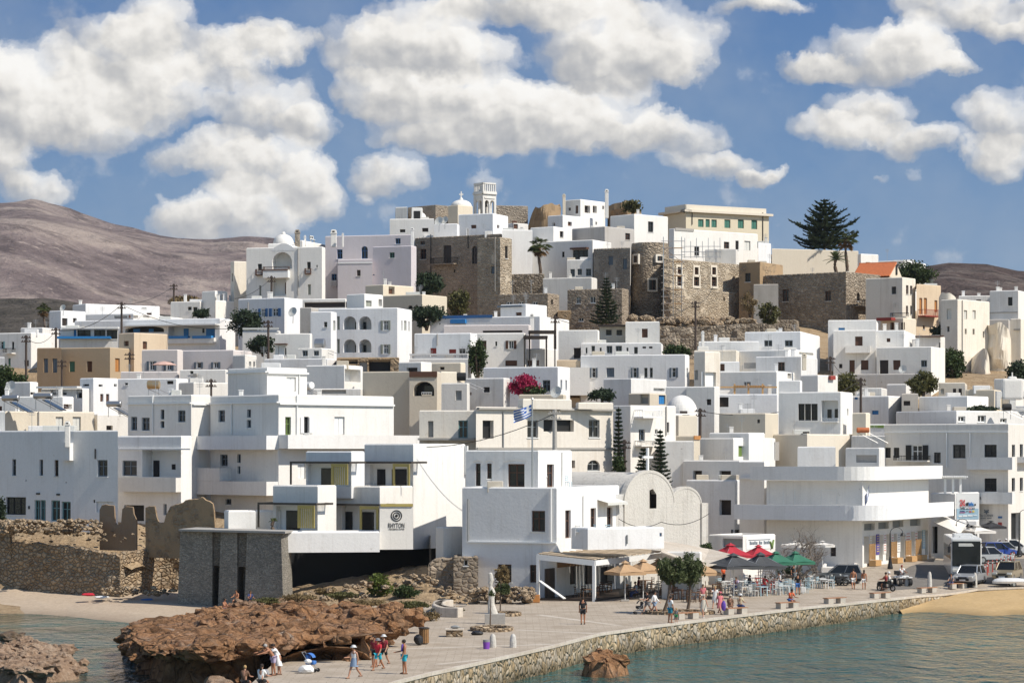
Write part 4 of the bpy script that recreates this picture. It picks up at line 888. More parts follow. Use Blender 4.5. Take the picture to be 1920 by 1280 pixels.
# ---------------- ruins and retaining wall on the beach
def wall_profile(name,label,D,prof,dep,mat,zbase,cat='ruin',seed=0,amp=.25,n=46,slope=0,group=None):
 P = [at(x,y,D) for x,y in prof]; x0,x1 = P[0].x,P[-1].x
 o = empty(name,((x0 + x1) / 2,D,zbase),label,cat,group); mb = MB()
 xs = sorted({x0 + (x1 - x0) * i / n for i in range(n + 1)} | {p.x + .001 * (i % 2) for i,p in enumerate(P)})
 pz = [(p.x,p.z) for p in P]; prev = None
 for x in xs:
  z = lerp(x,pz) + mn.noise(Vector((x * 2.3,seed,1))) * amp * .6; D_ = D + slope * (x - x0) / (x1 - x0); row = []
  K = 8
  for k in range(K + 1):
   q = zbase + (z - zbase) * k / K; j = mn.fractal(Vector((x * .9,seed * 3,q * .9)),1,2,3) * amp
   row.append((x,D_ + j,q))
  row += [(x,D_ + dep * .5,z + amp * .3),(x,D_ + dep,z - .1),(x,D_ + dep,zbase)]
  if prev:
   for k in range(len(row) - 1): mb.quad(prev[k],row[k],row[k + 1],prev[k + 1])
   mb.quad(prev[-1],row[-1],row[0],prev[0])
  else: mb.f.append(tuple(range(len(row)))); mb.m.append(0); mb.v.extend(row)
  prev = row
 o_ = len(mb.v); mb.v.extend(prev); mb.f.append(tuple(range(o_ + len(prev) - 1,o_ - 1,-1))); mb.m.append(0)
 mb.build('masonry',[mat],o); return o
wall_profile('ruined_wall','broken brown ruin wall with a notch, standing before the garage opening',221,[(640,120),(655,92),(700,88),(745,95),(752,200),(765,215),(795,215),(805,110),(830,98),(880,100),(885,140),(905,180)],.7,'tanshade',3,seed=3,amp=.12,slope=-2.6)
wall_profile('ruined_wall','tall brown ruin wall with stepped broken top behind the stone towers',218,[(935,110),(960,100),(1000,98),(1012,160),(1030,205),(1065,205),(1080,150),(1110,100),(1150,85),(1195,78),(1215,55),(1300,48),(1340,40),(1405,75),(1412,110),(1420,230)],.9,'ruin',2.5,seed=8,amp=.15,slope=-4.4)
wall_profile('retaining_wall','shaded rubble retaining wall above the left beach',221,[(-60,205),(20,212),(82,225),(90,330),(240,330),(500,345),(850,396)],1.6,'rubblestone',-2.2,'wall',5,.3,60,slope=-7)
wl = wall_profile('retaining_wall','sunlit rubble wall end of rounded stones on the left beach',214.9,[(780,392),(832,396),(900,388),(990,392),(1030,405),(1060,420)],1.5,'rubblestone',-2.2,'wall',11,.3,30,slope=5.5)
wall_profile('retaining_wall','dark recessed earth bank between the sunlit stones and the stone towers',219,[(1000,395),(1060,405),(1145,412),(1200,415)],3,'rubblestone',-2.2,'wall',15,.3,14)
# ---------------- restaurant house
Zoom(820,780,3.5556)
b = H('white two storey restaurant house with brown windows and a flagpole in front',206.5,190,672,896,226,[('wb',254,315,288,463),('wb',330,315,362,463),('wb',470,318,581,470),('wb',731,320,779,472),('pw',828,240,465)],'white',name='restaurant_house',cat='house',th=22)
f = root_info[b.name]['fL']; mb = MB()
for (x0,x1,y) in ((240,300,296),(318,376,296),(450,600,292)):
 a,c,z0,z1 = f.rect(x0,y,x1,y + 14); n_ = 10
 for i in range(n_):
  u0,u1 = i / n_,(i + 1) / n_; h_ = lambda u: z0 + (z1 - z0) * sin(pi * u)
  p,q = f.pt(a + (c - a) * u0,h_(u0),.06),f.pt(a + (c - a) * u1,h_(u1),.06); dz = Vector((0,0,.1)); mb.quad(p,q,q + dz,p + dz); mb.quad(p,q,f.pt(a + (c - a) * u1,h_(u1),0),f.pt(a + (c - a) * u0,h_(u0),0))
mb.build('moulding',['white'],b)
H(None,202.2,166,795,1212,474,[('wb',628,630,718,768),('wb',853,626,890,812),('wb',1022,612,1058,778),('wb',1131,606,1168,762),('pg',207,550,835),('pw',968,530,790),('kk',885,985,925,1118,.6),('kk',985,985,1050,1118,.6),('kk',1090,1000,1180,1118,.6),('nx',800,965,960,1000,.05,'screen'),('nw',205,836,795,846,.16,'ledge'),('wb',402,986,494,1106),('wb',616,990,674,1108),('pw',760,482,835)],'white',root=b,th=22,dep=9)
fR2 = root_info[b.name]['fR']; mb = MB(); a,c,z0,z1 = fR2.rect(1066,552,1200,590)
n_ = 12
for i in range(n_):
 u0,u1 = i / n_,(i + 1) / n_; d0 = .25 * (1 - (2 * u0 - 1) ** 2); d1 = .25 * (1 - (2 * u1 - 1) ** 2)
 mb.quad(fR2.pt(a + (c - a) * u0,z0 + .2,.9),fR2.pt(a + (c - a) * u1,z0 + .2,.9),fR2.pt(a + (c - a) * u1,z1,.003),fR2.pt(a + (c - a) * u0,z1,.003)); mb.quad(fR2.pt(a + (c - a) * u0,z0 + .2,.9),fR2.pt(a + (c - a) * u1,z0 + .2,.9),fR2.pt(a + (c - a) * u1,z0,.9),fR2.pt(a + (c - a) * u0,z0,.9))
mb.build('awning',['pale'],b)
H('white porch parapet sweeping up above the restaurant pergola',199.5,893,1003,1512,745,[('pg',1262,790,850),('cU',1482,776,1498,800)],'white',name='porch_parapet',cat='wall',th=62,dep=6,yb=890)
H('low white yard wall left of the restaurant house',206,-10,40,170,738,[('cx',133,616,162,734)][:0],'white2',name='garden_wall',cat='wall',th=40,yb=1000)
H('dark brown stone outbuilding with one tiny window under the white yard wall',202.5,108,272,278,934,[('ww',176,956,203,996)],'brownstone',name='stone_outbuilding',cat='outhouse',th=6,dep=4)
wall_profile('stone_wall','brown earth and stone bank left of the stone outbuilding',204,[(-60,990),(-20,958),(30,950),(80,955),(112,960)],2.5,'brownstone',-.5,'wall',21,.3,10)
# cream derelict house
b = H('big derelict cream house with a black ragged opening and barred windows',226,250,258,1172,-64,[('kk',302,28,375,148,.45),('wg',600,28,672,144),('kk',708,24,910,102,.45),('wg',1010,24,1082,142),('kb',897,294,918,345,.3),('qg',1000,292,1084,364),('nc',262,-52,1170,-40,.35,'cornice'),('nc',262,208,1172,222,.12,'moulding'),('pg',436,-30,212)],'old',name='derelict_house',cat='house',th=48,par=.5)
H(None,229.5,-120,258,264,-40,[('cg',-28 + 0,90 - 60,12,146)][:0] + [('wt',140,28,203,146),('kg',-62,32,-26,140,.3),('nc',-120,146,255,160,1.4,'balcony')],'old',root=b,th=4)
Zoom(840,540,3.84)
mb = MB()
root = b
H(None,229,505,540,890,796,[],'old',root=b,th=66,dep=8,yb=870); H(None,233,920,940,1190,822,[],'old',root=b,th=66,dep=6,yb=870)
# fix main cream top line
Zoom(820,780,3.5556)
# twin vaulted chapel
ch = empty('vaulted_chapel',at(1400,850,214),'whitewashed stone chapel with two barrel vaults and a small cross','chapel')
t = R(44); dR = Vector((sin(t),cos(t),0)); nR = Vector((cos(t),-sin(t),0)); C = at(1200,800,214.5); C.z = 0; f = Face(C,dR,nR,1,False)
def vault(x0,x1,yspring,ytop,ybot,L,o=0,door=None):
 a,c = f.s_of(px(x0)),f.s_of(px(x1)); r = (c - a) / 2; D = C.y + dR.y * (a + c) / 2
 zs,zt,z0 = ZZ(py(yspring),D),ZZ(py(ytop),D),-1.0; N = 22
 arc = [(a + r - r * cos(pi * i / N),zs + (zt - zs) * sin(pi * i / N)) for i in range(N + 1)]
 mb = MB(); out = [(a,z0)] + arc + [(c,z0)]
 holes = []
 if door: holes = [f.rect(*door)]
 # front: columns between profile points
 for (s0,q0),(s1,q1) in zip(arc,arc[1:]):
  segs = [(z0,None)]
  sm = (s0 + s1) / 2; hz = [h for h in holes if h[0] < sm < h[1]]
  if hz:
   h = hz[0]; hw = (h[1] - h[0]) / 2; hc = (h[0] + h[1]) / 2; e0 = h[3] - hw + sqrt(max(0,hw * hw - (s0 - hc) ** 2)); e1 = h[3] - hw + sqrt(max(0,hw * hw - (s1 - hc) ** 2))
   mb.quad(f.pt(s0,z0,o),f.pt(s1,z0,o),f.pt(s1,h[2],o),f.pt(s0,h[2],o)); mb.quad(f.pt(s0,e0,o),f.pt(s1,e1,o),f.pt(s1,q1,o),f.pt(s0,q0,o)); mb.quad(f.pt(s0,e0,o),f.pt(s1,e1,o),f.pt(s1,e1,o - .5),f.pt(s0,e0,o - .5))
  else: mb.quad(f.pt(s0,z0,o),f.pt(s1,z0,o),f.pt(s1,q1,o),f.pt(s0,q0,o))
 for (s0,q0),(s1,q1) in zip(out,out[1:]):
  mb.quad(f.pt(s0,q0,o),f.pt(s1,q1,o),f.pt(s1,q1,-L),f.pt(s0,q0,-L))
 for (s0,q0),(s1,q1) in zip(arc,arc[1:]): mb.quad(f.pt(s0,z0,-L),f.pt(s1,z0,-L),f.pt(s1,q1,-L),f.pt(s0,q0,-L))
 # raised gable rim
 for (s0,q0),(s1,q1) in zip(arc,arc[1:]):
  k = 1.025
  g = lambda s,q: (a + r + (s - a - r) * k,zs + (q - zs) * k + .12)
  (u0,v0),(u1,v1) = g(s0,q0),g(s1,q1); w0,w1 = f.pt(u0,v0,o + .03),f.pt(u1,v1,o + .03)
  mb.quad(f.pt(s0,q0 - .05,o + .03),f.pt(s1,q1 - .05,o + .03),w1,w0); mb.quad(w0,w1,f.pt(u1,v1,o - .5),f.pt(u0,v0,o - .5)); mb.quad(f.pt(u0,v0,o - .5),f.pt(u1,v1,o - .5),f.pt(s1,q1 - .1,o - .5),f.pt(s0,q0 - .1,o - .5))
 mb.build('nave',['chapelp'],ch)
 if holes:
  h = holes[0]; m2 = MB(); f.box(m2,h[0],h[1],h[2],h[3],o - .55,o - .5)
  for q in (h[0],h[1]): m2.quad(f.pt(q,h[2],o),f.pt(q,h[2],o - .5),f.pt(q,h[3] - (h[1] - h[0]) / 2,o - .5),f.pt(q,h[3] - (h[1] - h[0]) / 2,o))
  m2.build('window',['darkwood'],ch)
 return (a + c) / 2,zt
sx,zx = vault(1248,1578,590,374,860,11,0,(1406,482,1458,614))
vault(1568,1775,600,480,860,9,-.25)
mb = MB();
a = f.s_of(px(1190)); c = f.s_of(px(1252)); f.box(mb,a,c,-1,ZZ(py(520),214.5),-5,-.1); mb.build('buttress',['chapelp'],ch); mb = MB()
a = f.s_of(px(1770)); c = f.s_of(px(1812)); f.box(mb,a,c,-1,ZZ(py(566),230),-3,-.1); mb.build('buttress',['chapelp'],ch)
mb = MB(); f.box(mb,sx - .09,sx + .09,zx,zx + 2.0,-.3,-.12); f.box(mb,sx - .6,sx + .6,zx + 1.15,zx + 1.33,-.3,-.118); mb.build('cross',['paintwhite'],ch)
# ---------------- white long shop building
Zoom(1300,780,3.0968)
RCS = ((1620,1629),(1634.5,1642),(1648,1655.5),(1661,1670),(1675,1681),(1687.5,1696),(1707,1714),(1720,1728.5),(1734,1740))
sb = H('long white shop building with curved balcony bands above the quay',233,425,982,1366,370,[('nw',742,428,744,512,.03,'moulding'),('nw',832,428,834,512,.03,'moulding'),('nw',742,428,834,431,.03,'moulding'),('nw',520,430,523,540,.03,'moulding'),('nw',587,430,590,540,.03,'moulding')] +
[('kg',a_,622 - i_ * 8,a_ + 62,662 - i_ * 9,.35) for i_,a_ in enumerate((992,1074,1157,1258))] + [('kp',(p0 - 1300) * 3.0968,(lerp(p0,[(1620,1005),(1740,993)]) - 780) * 3.0968,(p1 - 1300) * 3.0968,(lerp(p0,[(1620,1056),(1740,1039)]) - 780) * 3.0968,1.2) for p0,p1 in RCS] + [('kd',795,760,828,812,.2),('kk',768,600,788,606,.1)],'white',name='shop_building',cat='shop',th=27,dep=24)
ri = root_info[sb.name]; C,dL,dRr,w1,w2 = ri['C'],ri['dL'],ri['dR'],ri['w1'],ri['w2']
def band(o,z0,z1,mat='white',thick=None,nm='balcony_band',r=3.0):
 A = C + dL * (w1 + o) + dRr * (-o); Bc = C + dL * (-o) + dRr * (-o); E = C + dL * (-o) + dRr * (w2 + .8)
 c0 = Bc + dL * r + dRr * r
 arc = [c0 - dRr * r * cos(pi / 2 * i / 8) - dL * r * sin(pi / 2 * i / 8) for i in range(9)]
 pts = [A] + arc + [E,E + dL * (o + .5),C + dL * .3 + dRr * .3 + Vector((0,0,0)),A + dRr * (o + .5)]
 mb = MB(); n = len(pts)
 outer = pts[:n - 3];
 inner = [p + (c0 - p).normalized() * 0 for p in outer]
 # solid ring: outer line and a line set back
 off = .35
 A2 = A + dRr * off; E2 = E + dL * off; arc2 = [c0 - dRr * (r - off) * cos(pi / 2 * i / 8) - dL * (r - off) * sin(pi / 2 * i / 8) for i in range(9)]
 inn = [A2] + arc2 + [E2]
 for (p,q,p2,q2) in zip(outer,outer[1:],inn,inn[1:]):
  mb.quad((p.x,p.y,z0),(q.x,q.y,z0),(q.x,q.y,z1),(p.x,p.y,z1)); mb.quad((p2.x,p2.y,z0),(q2.x,q2.y,z0),(q2.x,q2.y,z1),(p2.x,p2.y,z1)); mb.quad((p.x,p.y,z1),(q.x,q.y,z1),(q2.x,q2.y,z1),(p2.x,p2.y,z1))
 for (p,q) in ((A,A2),(E,E2)): mb.quad((p.x,p.y,z0),(q.x,q.y,z0),(q.x,q.y,z1),(p.x,p.y,z1))
 fl = [(p.x,p.y,z0) for p in outer] + [((C + dL * .02 + dRr * w2).x,(C + dL * .02 + dRr * w2).y,z0),((C + dL * .02 + dRr * .02).x,(C + dL * .02 + dRr * .02).y,z0),((C + dL * w1 + dRr * .02).x,(C + dL * w1 + dRr * .02).y,z0)]
 mb.add(fl,[tuple(range(len(fl)))]); mb.add([(x,y,z + .18) for x,y,z in fl],[tuple(range(len(fl)))])
 mb.build(nm,[mat],sb)
Dc = C.y
band(1.1,ZZ(py(373),Dc),ZZ(py(292),Dc)); band(2.2,ZZ(py(603),Dc),ZZ(py(516),Dc))
fR = ri['fR']; fL = ri['fL']
# shop posters and planters
pt = MB(); cols = []
plain('posterw',(.72,.70,.66),.6,.05); plain('purple',(.10,.07,.30),.6); plain('posteryellow',(.65,.5,.1),.6); plain('lightblue',(.35,.5,.6),.6); plain('posterred',(.5,.12,.1),.6)
SHOPF = fR
for (x0,x1,y0,y1,m,bits) in ((1629.3,1634.2,1002,1040,'posterw','posteryellow'),(1642.3,1647.7,1001,1039,'purple','posteryellow'),(1655.8,1660.7,1000,1037,'posterw','posterred'),(1670.3,1674.7,999,1037,'posterw','posterred'),(1681.3,1687.2,999,1034,'posterw','grey'),(1696.3,1706.7,996,1038,'posterw','posterred'),(1714.3,1719.7,996,1036,'posterw','posterred'),(1728.8,1733.7,993,1028,'lightblue','posterw')):
 x0,x1,y0,y1 = (x0 - 1300) * 3.0968,(x1 - 1300) * 3.0968,(y0 - 780) * 3.0968,(y1 - 780) * 3.0968
 pb = MB(); a,c,z0,z1 = fR.rect(x0,y0,x1,y1); fR.box(pb,a,c,z0,z1,.003,.06)
 hh = z1 - z0
 for i in range(7):
  q = z1 - hh * (i + .6) / 8; ww = (c - a) * random.uniform(.25,.42); fR.box(pb,(a + c) / 2 - ww,(a + c) / 2 + ww,q - hh * .035,q,.06,.066,1)
 pb.build('poster',[m,bits],sb)
# roof structures
H('white roof shed with a sloping side above the curved shop building',246,605,826,832,176,[],'white2',name='roof_shed',cat='shed',th=10)
H('white stair house with a soot stained recess on the curved shop building',243,884,1078,1112,182,[('kc',945,225,1065,268,.15)],'white2',name='roof_shed',cat='shed',th=30)
H('flat white house with two square dark openings left of the shop building',243,-60,268,402,256,[('kd',-2,316,50,366,.5),('kd',151,317,218,366,.5)],'white2',name='white_house',group=G1,th=30)
H('lower grey white house front with a big black opening above the red sunshades',240.5,-40,240,300,370,[('kd',151,486,219,573,.6),('wk',236,655,335,685)],'white2',name='white_house',group=G1,th=26)
H('white house with a green door panel behind the flat white house',253,4,232,476,126,[('cl',262,172,298,234),('kc',470,150,508,255,.2)],'white',name='white_house',group=G1,th=40)
H('long white wall left of the shop building behind the dead tree',238.5,268,412,440,262,[('nw',275,356,400,364,.3,'ledge')],'white',name='white_house',group=G1,th=40)
wp = H('low white shop cube with Greek lettering behind the red sunshades',222,90,288,476,690,[('kg',170,710,285,760,.2)],'white',name='kiosk',cat='kiosk',th=40,dep=6)
f = root_info[wp.name]['fR']; mb = MB(); a,c,z0,z1 = f.rect(305,705,468,770); f.box(mb,a,c,z0,z1,.003,.04); mb.build('sign_board',['paintwhite'],wp)
mb = MB()
for i in range(13): q = a + (c - a) * (.12 + .055 * i); k = .5 if i not in (5,8) else 0; fR_ = f; f.box(mb,q,q + (c - a) * .04 * (k > 0) + .001,z0 + (z1 - z0) * .42,z0 + (z1 - z0) * (.66 if i % 3 else .72),.04,.06)
f.box(mb,a + (c - a) * .08,a + (c - a) * .85,z0 + (z1 - z0) * .8,z0 + (z1 - z0) * .86,.04,.06); mb.build('lettering',['bluegrey'],wp)
mb = MB(); a,c,z0,z1 = f.rect(443,718,462,760); mb.tube([f.pt(a,z0 + .5,.06),f.pt(a + (c - a) * .4,z0,.06),f.pt(c,z1,.06)],[.1,.18,.1]); mb.build('emblem',['leafgreen'],wp)
# ---------------- blue white hotel and shops at the right
hb2 = H('pale blue white corner hotel with black framed windows and balconies',258,1110,1828,2010,42,[('wk',1113,182,1146,242),('wk',1163,182,1196,242),('Wk',1268,168,1330,262),('rk',1180,228,1376,264,.9),('wk',1396,210,1436,272),('wk',1507,165,1580,244),('wk',1690,165,1761,240),('bw',1604,238,1868,310,.9),('wk',1690,360,1761,437),('bw',1604,440,1868,508,.9),('wk',1850,165,1868,236),('wk',1896,162,1914,236),('wk',1849,358,1868,436),('wk',1896,356,1914,434),('nw',1112,90,1828,96,.12,'cornice'),('pw',1608,98,300),('pw',1472,98,300),('bw',1880,236,1935,270,.8),('kk',1845,560,1900,720,.5)],'white2',name='corner_hotel',cat='hotel',th=28,dep=14)
f = root_info[hb2.name]['fL']
H(None,259.5,918,1114,1120,112,[],'white2',root=hb2,th=24)
text('lna',f,1662,1690,480,20,'black',hb2,out=1.0); text('The CORNER',f,1662,1742,583,14,'bluegrey',hb2,out=.05); mb = MB(); [f.box(mb,*f.rect(1668 + i * 5.4,589,1671.5 + i * 5.4,594),.003,.05) for i in range(12) if i not in (6,)]; mb.build('lettering',['grey'],hb2); text('* * *',f,1678,1715,606,6,'grey',hb2,out=.05)
mb = MB(); a,c,z0,z1 = f.rect(1692,545,1714,566); m_ = (a + c) / 2
mb.tube([f.pt(m_,z0,.05),f.pt(m_,z1,.05)],.06); mb.tube([f.pt(a,z0 + .4,.05),f.pt(m_,z0,.05),f.pt(c,z0 + .4,.05)],.06); mb.tube([f.pt(m_ - .25,z1 - .2,.05),f.pt(m_ + .25,z1 - .2,.05)],.05); mb.build('emblem',['bluegrey'],hb2)
mb = MB(); a,c,z0,z1 = f.rect(1770,580,1793,592); f.box(mb,a,c,z0,z1,.003,.06,0); a,c,z0,z1 = f.rect(1770,615,1792,632); f.box(mb,a,c,z0,z1,.003,.06,1); mb.build('plaque',['blue','red'],hb2)
tb = H('flat white travel agency shop with a coloured billboard between the shop building and the hotel',251,1380,1520,1660,446,[('kk',1388,640,1418,795,.8),('wk',1450,540,1518,580)],'white2',name='travel_agency',cat='shop',th=12)
mb = MB(); A = at(1526,446,249.6); B = at(1658,600,249.6); mb.box(((A.x + B.x) / 2,249.6,(A.z + B.z) / 2),((B.x - A.x) / 2,.08,(A.z - B.z) / 2)); mb.box(((A.x + B.x) / 2,249.51,B.z + .55),((B.x - A.x) / 2 - .05,.02,.5),1); bl = mb.build('billboard',['paintwhite','lightblue'],tb)
fb = Face(Vector((A.x,249.5,0)),Vector((1,0,0)),Vector((0,-1,0)),1,False)
plain('signred',(.55,.06,.06),.5); plain('signblue',(.05,.2,.5),.5)
text('ZAS',fb,1547,1578,520,36,'signred',bl,out=.03,bold=.04); text('TRAVEL',fb,1548,1578,540,13,'black',bl,out=.03,bold=.03)
for m_,rs in (('black',((1584,502,1594,520),(1594,498,1597,508),(1632,508,1640,518),(1584,534,1596,538),(1618,532,1624,538),(1628,532,1633,538),(1584,550,1594,553),(1548,548,1575,551))),('signblue',((1599,500,1603,520),(1605,506,1610,520),(1612,498,1616,520),(1618,504,1626,520),(1548,553,1578,556))),('signred',((1600,533,1614,537),(1600,548,1612,551),(1602,554,1614,558),(1548,557,1578,560))),('posteryellow',((1620,546,1632,557),)),('paintwhite',((1540,576,1560,583),(1564,574,1590,582),(1594,573,1622,580),(1626,572,1648,577)))):
 mb = MB(); [fb.box(mb,*fb.rect(*r),.0,.05) for r in rs]; mb.build('lettering',[m_],bl)
mb = MB();
for q in (1462,1508,1551):
 p = at(q,365,250.2); p2 = at(q,446,250.2); mb.box((p.x,250.2,(p.z + p2.z) / 2),(.1,.1,(p.z - p2.z) / 2))
a_ = at(1436,350,251); c_ = at(1575,350,251)
for i in range(14): mb.box((a_.x + (c_.x - a_.x) * i / 13,251,a_.z),(.05,1.6,.07))
mb.box(((a_.x + c_.x) / 2,250.2,a_.z - .14),((c_.x - a_.x) / 2,.08,.07)); mb.build('pergola',['paintwhite'],tb)
Zoom(0,0,1)
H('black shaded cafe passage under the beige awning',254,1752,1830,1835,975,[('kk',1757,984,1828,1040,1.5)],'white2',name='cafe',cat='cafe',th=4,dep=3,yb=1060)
H('white house edge with a green climber at the right border',262,1893,1960,1990,960,[('kd',1896,965,1912,1000,.3)],'white',name='shore_house',cat='house',group=G2,th=20)
# ================================================================== THE SETTING
def grid_mesh(name,xs,ys,zf,mat,kind='structure',smooth=True,uvmask=None):
 v = [(x,y,zf(x,y)) for y in ys for x in xs]; n = len(xs)
 fc = [(j * n + i,j * n + i + 1,(j + 1) * n + i + 1,(j + 1) * n + i) for j in range(len(ys) - 1) for i in range(n - 1)]
 me = bpy.data.meshes.new(name); me.from_pydata(v,[],fc); me.materials.append(M(mat))
 me.polygons.foreach_set('use_smooth',[smooth] * len(fc)); o = bpy.data.objects.new(name,me); COL.objects.link(o)
 return tag(o,kind=kind)
def ground_mat():
 m = mk('earth'); b = NB(m); p = b.pos()
 n1 = b.noise(p,.35,6,.65); n2 = b.noise(p,3.5,5,.7)
 c = b.ramp(n1,[(.3,(.17,.11,.06)),(.48,(.36,.25,.14)),(.6,(.42,.31,.19)),(.75,(.16,.14,.07))])
 c = b.mix(.45,c,b.ramp(n2,[(.35,(.10,.075,.05)),(.6,(.45,.35,.24))]))
 b.bsdf(c,.95,b.math('ADD',n2,n1),.7,.3,Specular_IOR_Level=.1); MATS['earth'] = m
ground_mat()
def hill_mat(name,c1,c2,c3,sc):
 m = mk(name); b = NB(m); p = b.pos()
 n1 = b.noise(p,sc,8,.62,.6); n2 = b.noise(b.vm('MULTIPLY',p,(1,.8,1.5)),sc * 4,7,.7)
 c = b.ramp(n1,[(.36,c1),(.5,c2),(.62,c3)])
 c = b.mix(b.ramp(n2,[(.50,0.0),(.66,.75)]),c,tuple(x * .55 for x in c1)); c = b.mix(b.ramp(b.noise(p,sc * 14,4,.7),[(.60,0.0),(.68,.6)]),c,tuple(min(1,x * 1.35) for x in c3))
 b.bsdf(c,1,b.math('ADD',n1,b.math('MULTIPLY',n2,.5)),.9,30,Specular_IOR_Level=0); MATS[name] = m
hill_mat('hillside',(.12,.092,.09),(.205,.162,.152),(.33,.27,.235),.006)  # brown pulled towards mauve: a little distance haze put into the colour
hill_mat('hilldark',(.10,.075,.065),(.13,.095,.085),(.22,.18,.155),.02)
hill_mat('hillnear',(.085,.075,.058),(.125,.108,.088),(.17,.145,.12),.03)
ys = [60,110,140,165,185,195,200,205,209,212,214,216,217.5,218.2,219,222] + list(range(224,300,4)) + list(range(300,460,8)) + [480,520,600,700,850,1000,1300,1700,2400,4000,9000]
v = []; NX = 120
for y in ys:
 for i in range(NX + 1):
  u = -.42 + .84 * i / NX; x = u * max(y,60) * (1 if y < 500 else 1 + (y - 500) / 3000); v.append((x,y,ter(x,y)))
fcs = [(j * (NX + 1) + i,j * (NX + 1) + i + 1,(j + 1) * (NX + 1) + i + 1,(j + 1) * (NX + 1) + i) for j in range(len(ys) - 1) for i in range(NX)]
me = bpy.data.meshes.new('terrain'); me.from_pydata(v,[],fcs); me.materials.append(M('earth')); o = bpy.data.objects.new('terrain',me); COL.objects.link(o); tag(o,kind='structure')
def ridge(name,D,prof,depth,mat,amp,seed,base=0,kind='structure',n=130,m=40):
 P = [((x - 960) / F * D,HC - (y - YH) / F * D) for x,y in prof]
 x0,x1 = P[0][0],P[-1][0]
 xs = [x0 + (x1 - x0) * i / n for i in range(n + 1)]; ysr = [D - depth + 2 * depth * j / m for j in range(m + 1)]
 def zf(x,y):
  t = (y - D) / depth; top = lerp(x * D / y if y < D else x,P)
  k = max(0,1 - abs(t)) ** .8 if t < 0 else max(0,1 - t)
  nn = mn.fractal(Vector((x / depth * 2.2,y / depth * 2.2,seed)),1,2.1,7)
  gul = mn.ridged_multi_fractal(Vector((x / depth * 1.6,y / depth * .7,seed + 3)),1,2,5,1,2) - 1.1
  e = (1 - max(0,min(1,1 + t)) ** 6) if t < 0 else 1
  return base + (top - base) * k + (nn * amp + gul * amp * .5) * min(1,k * 3) * (e * .9 + .12)
 return grid_mesh(name,xs,ysr,zf,mat)
ridge('mountain',3000,[(-900,330),(-300,355),(0,378),(60,383),(120,404),(200,432),(300,462),(400,472),(470,472),(540,480),(620,495),(800,520),(1100,640)],1500,'hillside',34,1.7,5,'structure',190,60)
ridge('hill',1500,[(-900,560),(-200,560),(0,565),(120,570),(250,590),(420,600),(700,660)],380,'hillnear',8,5.1,10)
ridge('hill',1600,[(1400,640),(1560,560),(1650,520),(1720,490),(1780,482),(1850,486),(1920,502),(2050,540),(2400,640)],700,'hilldark',9,8.4,8)
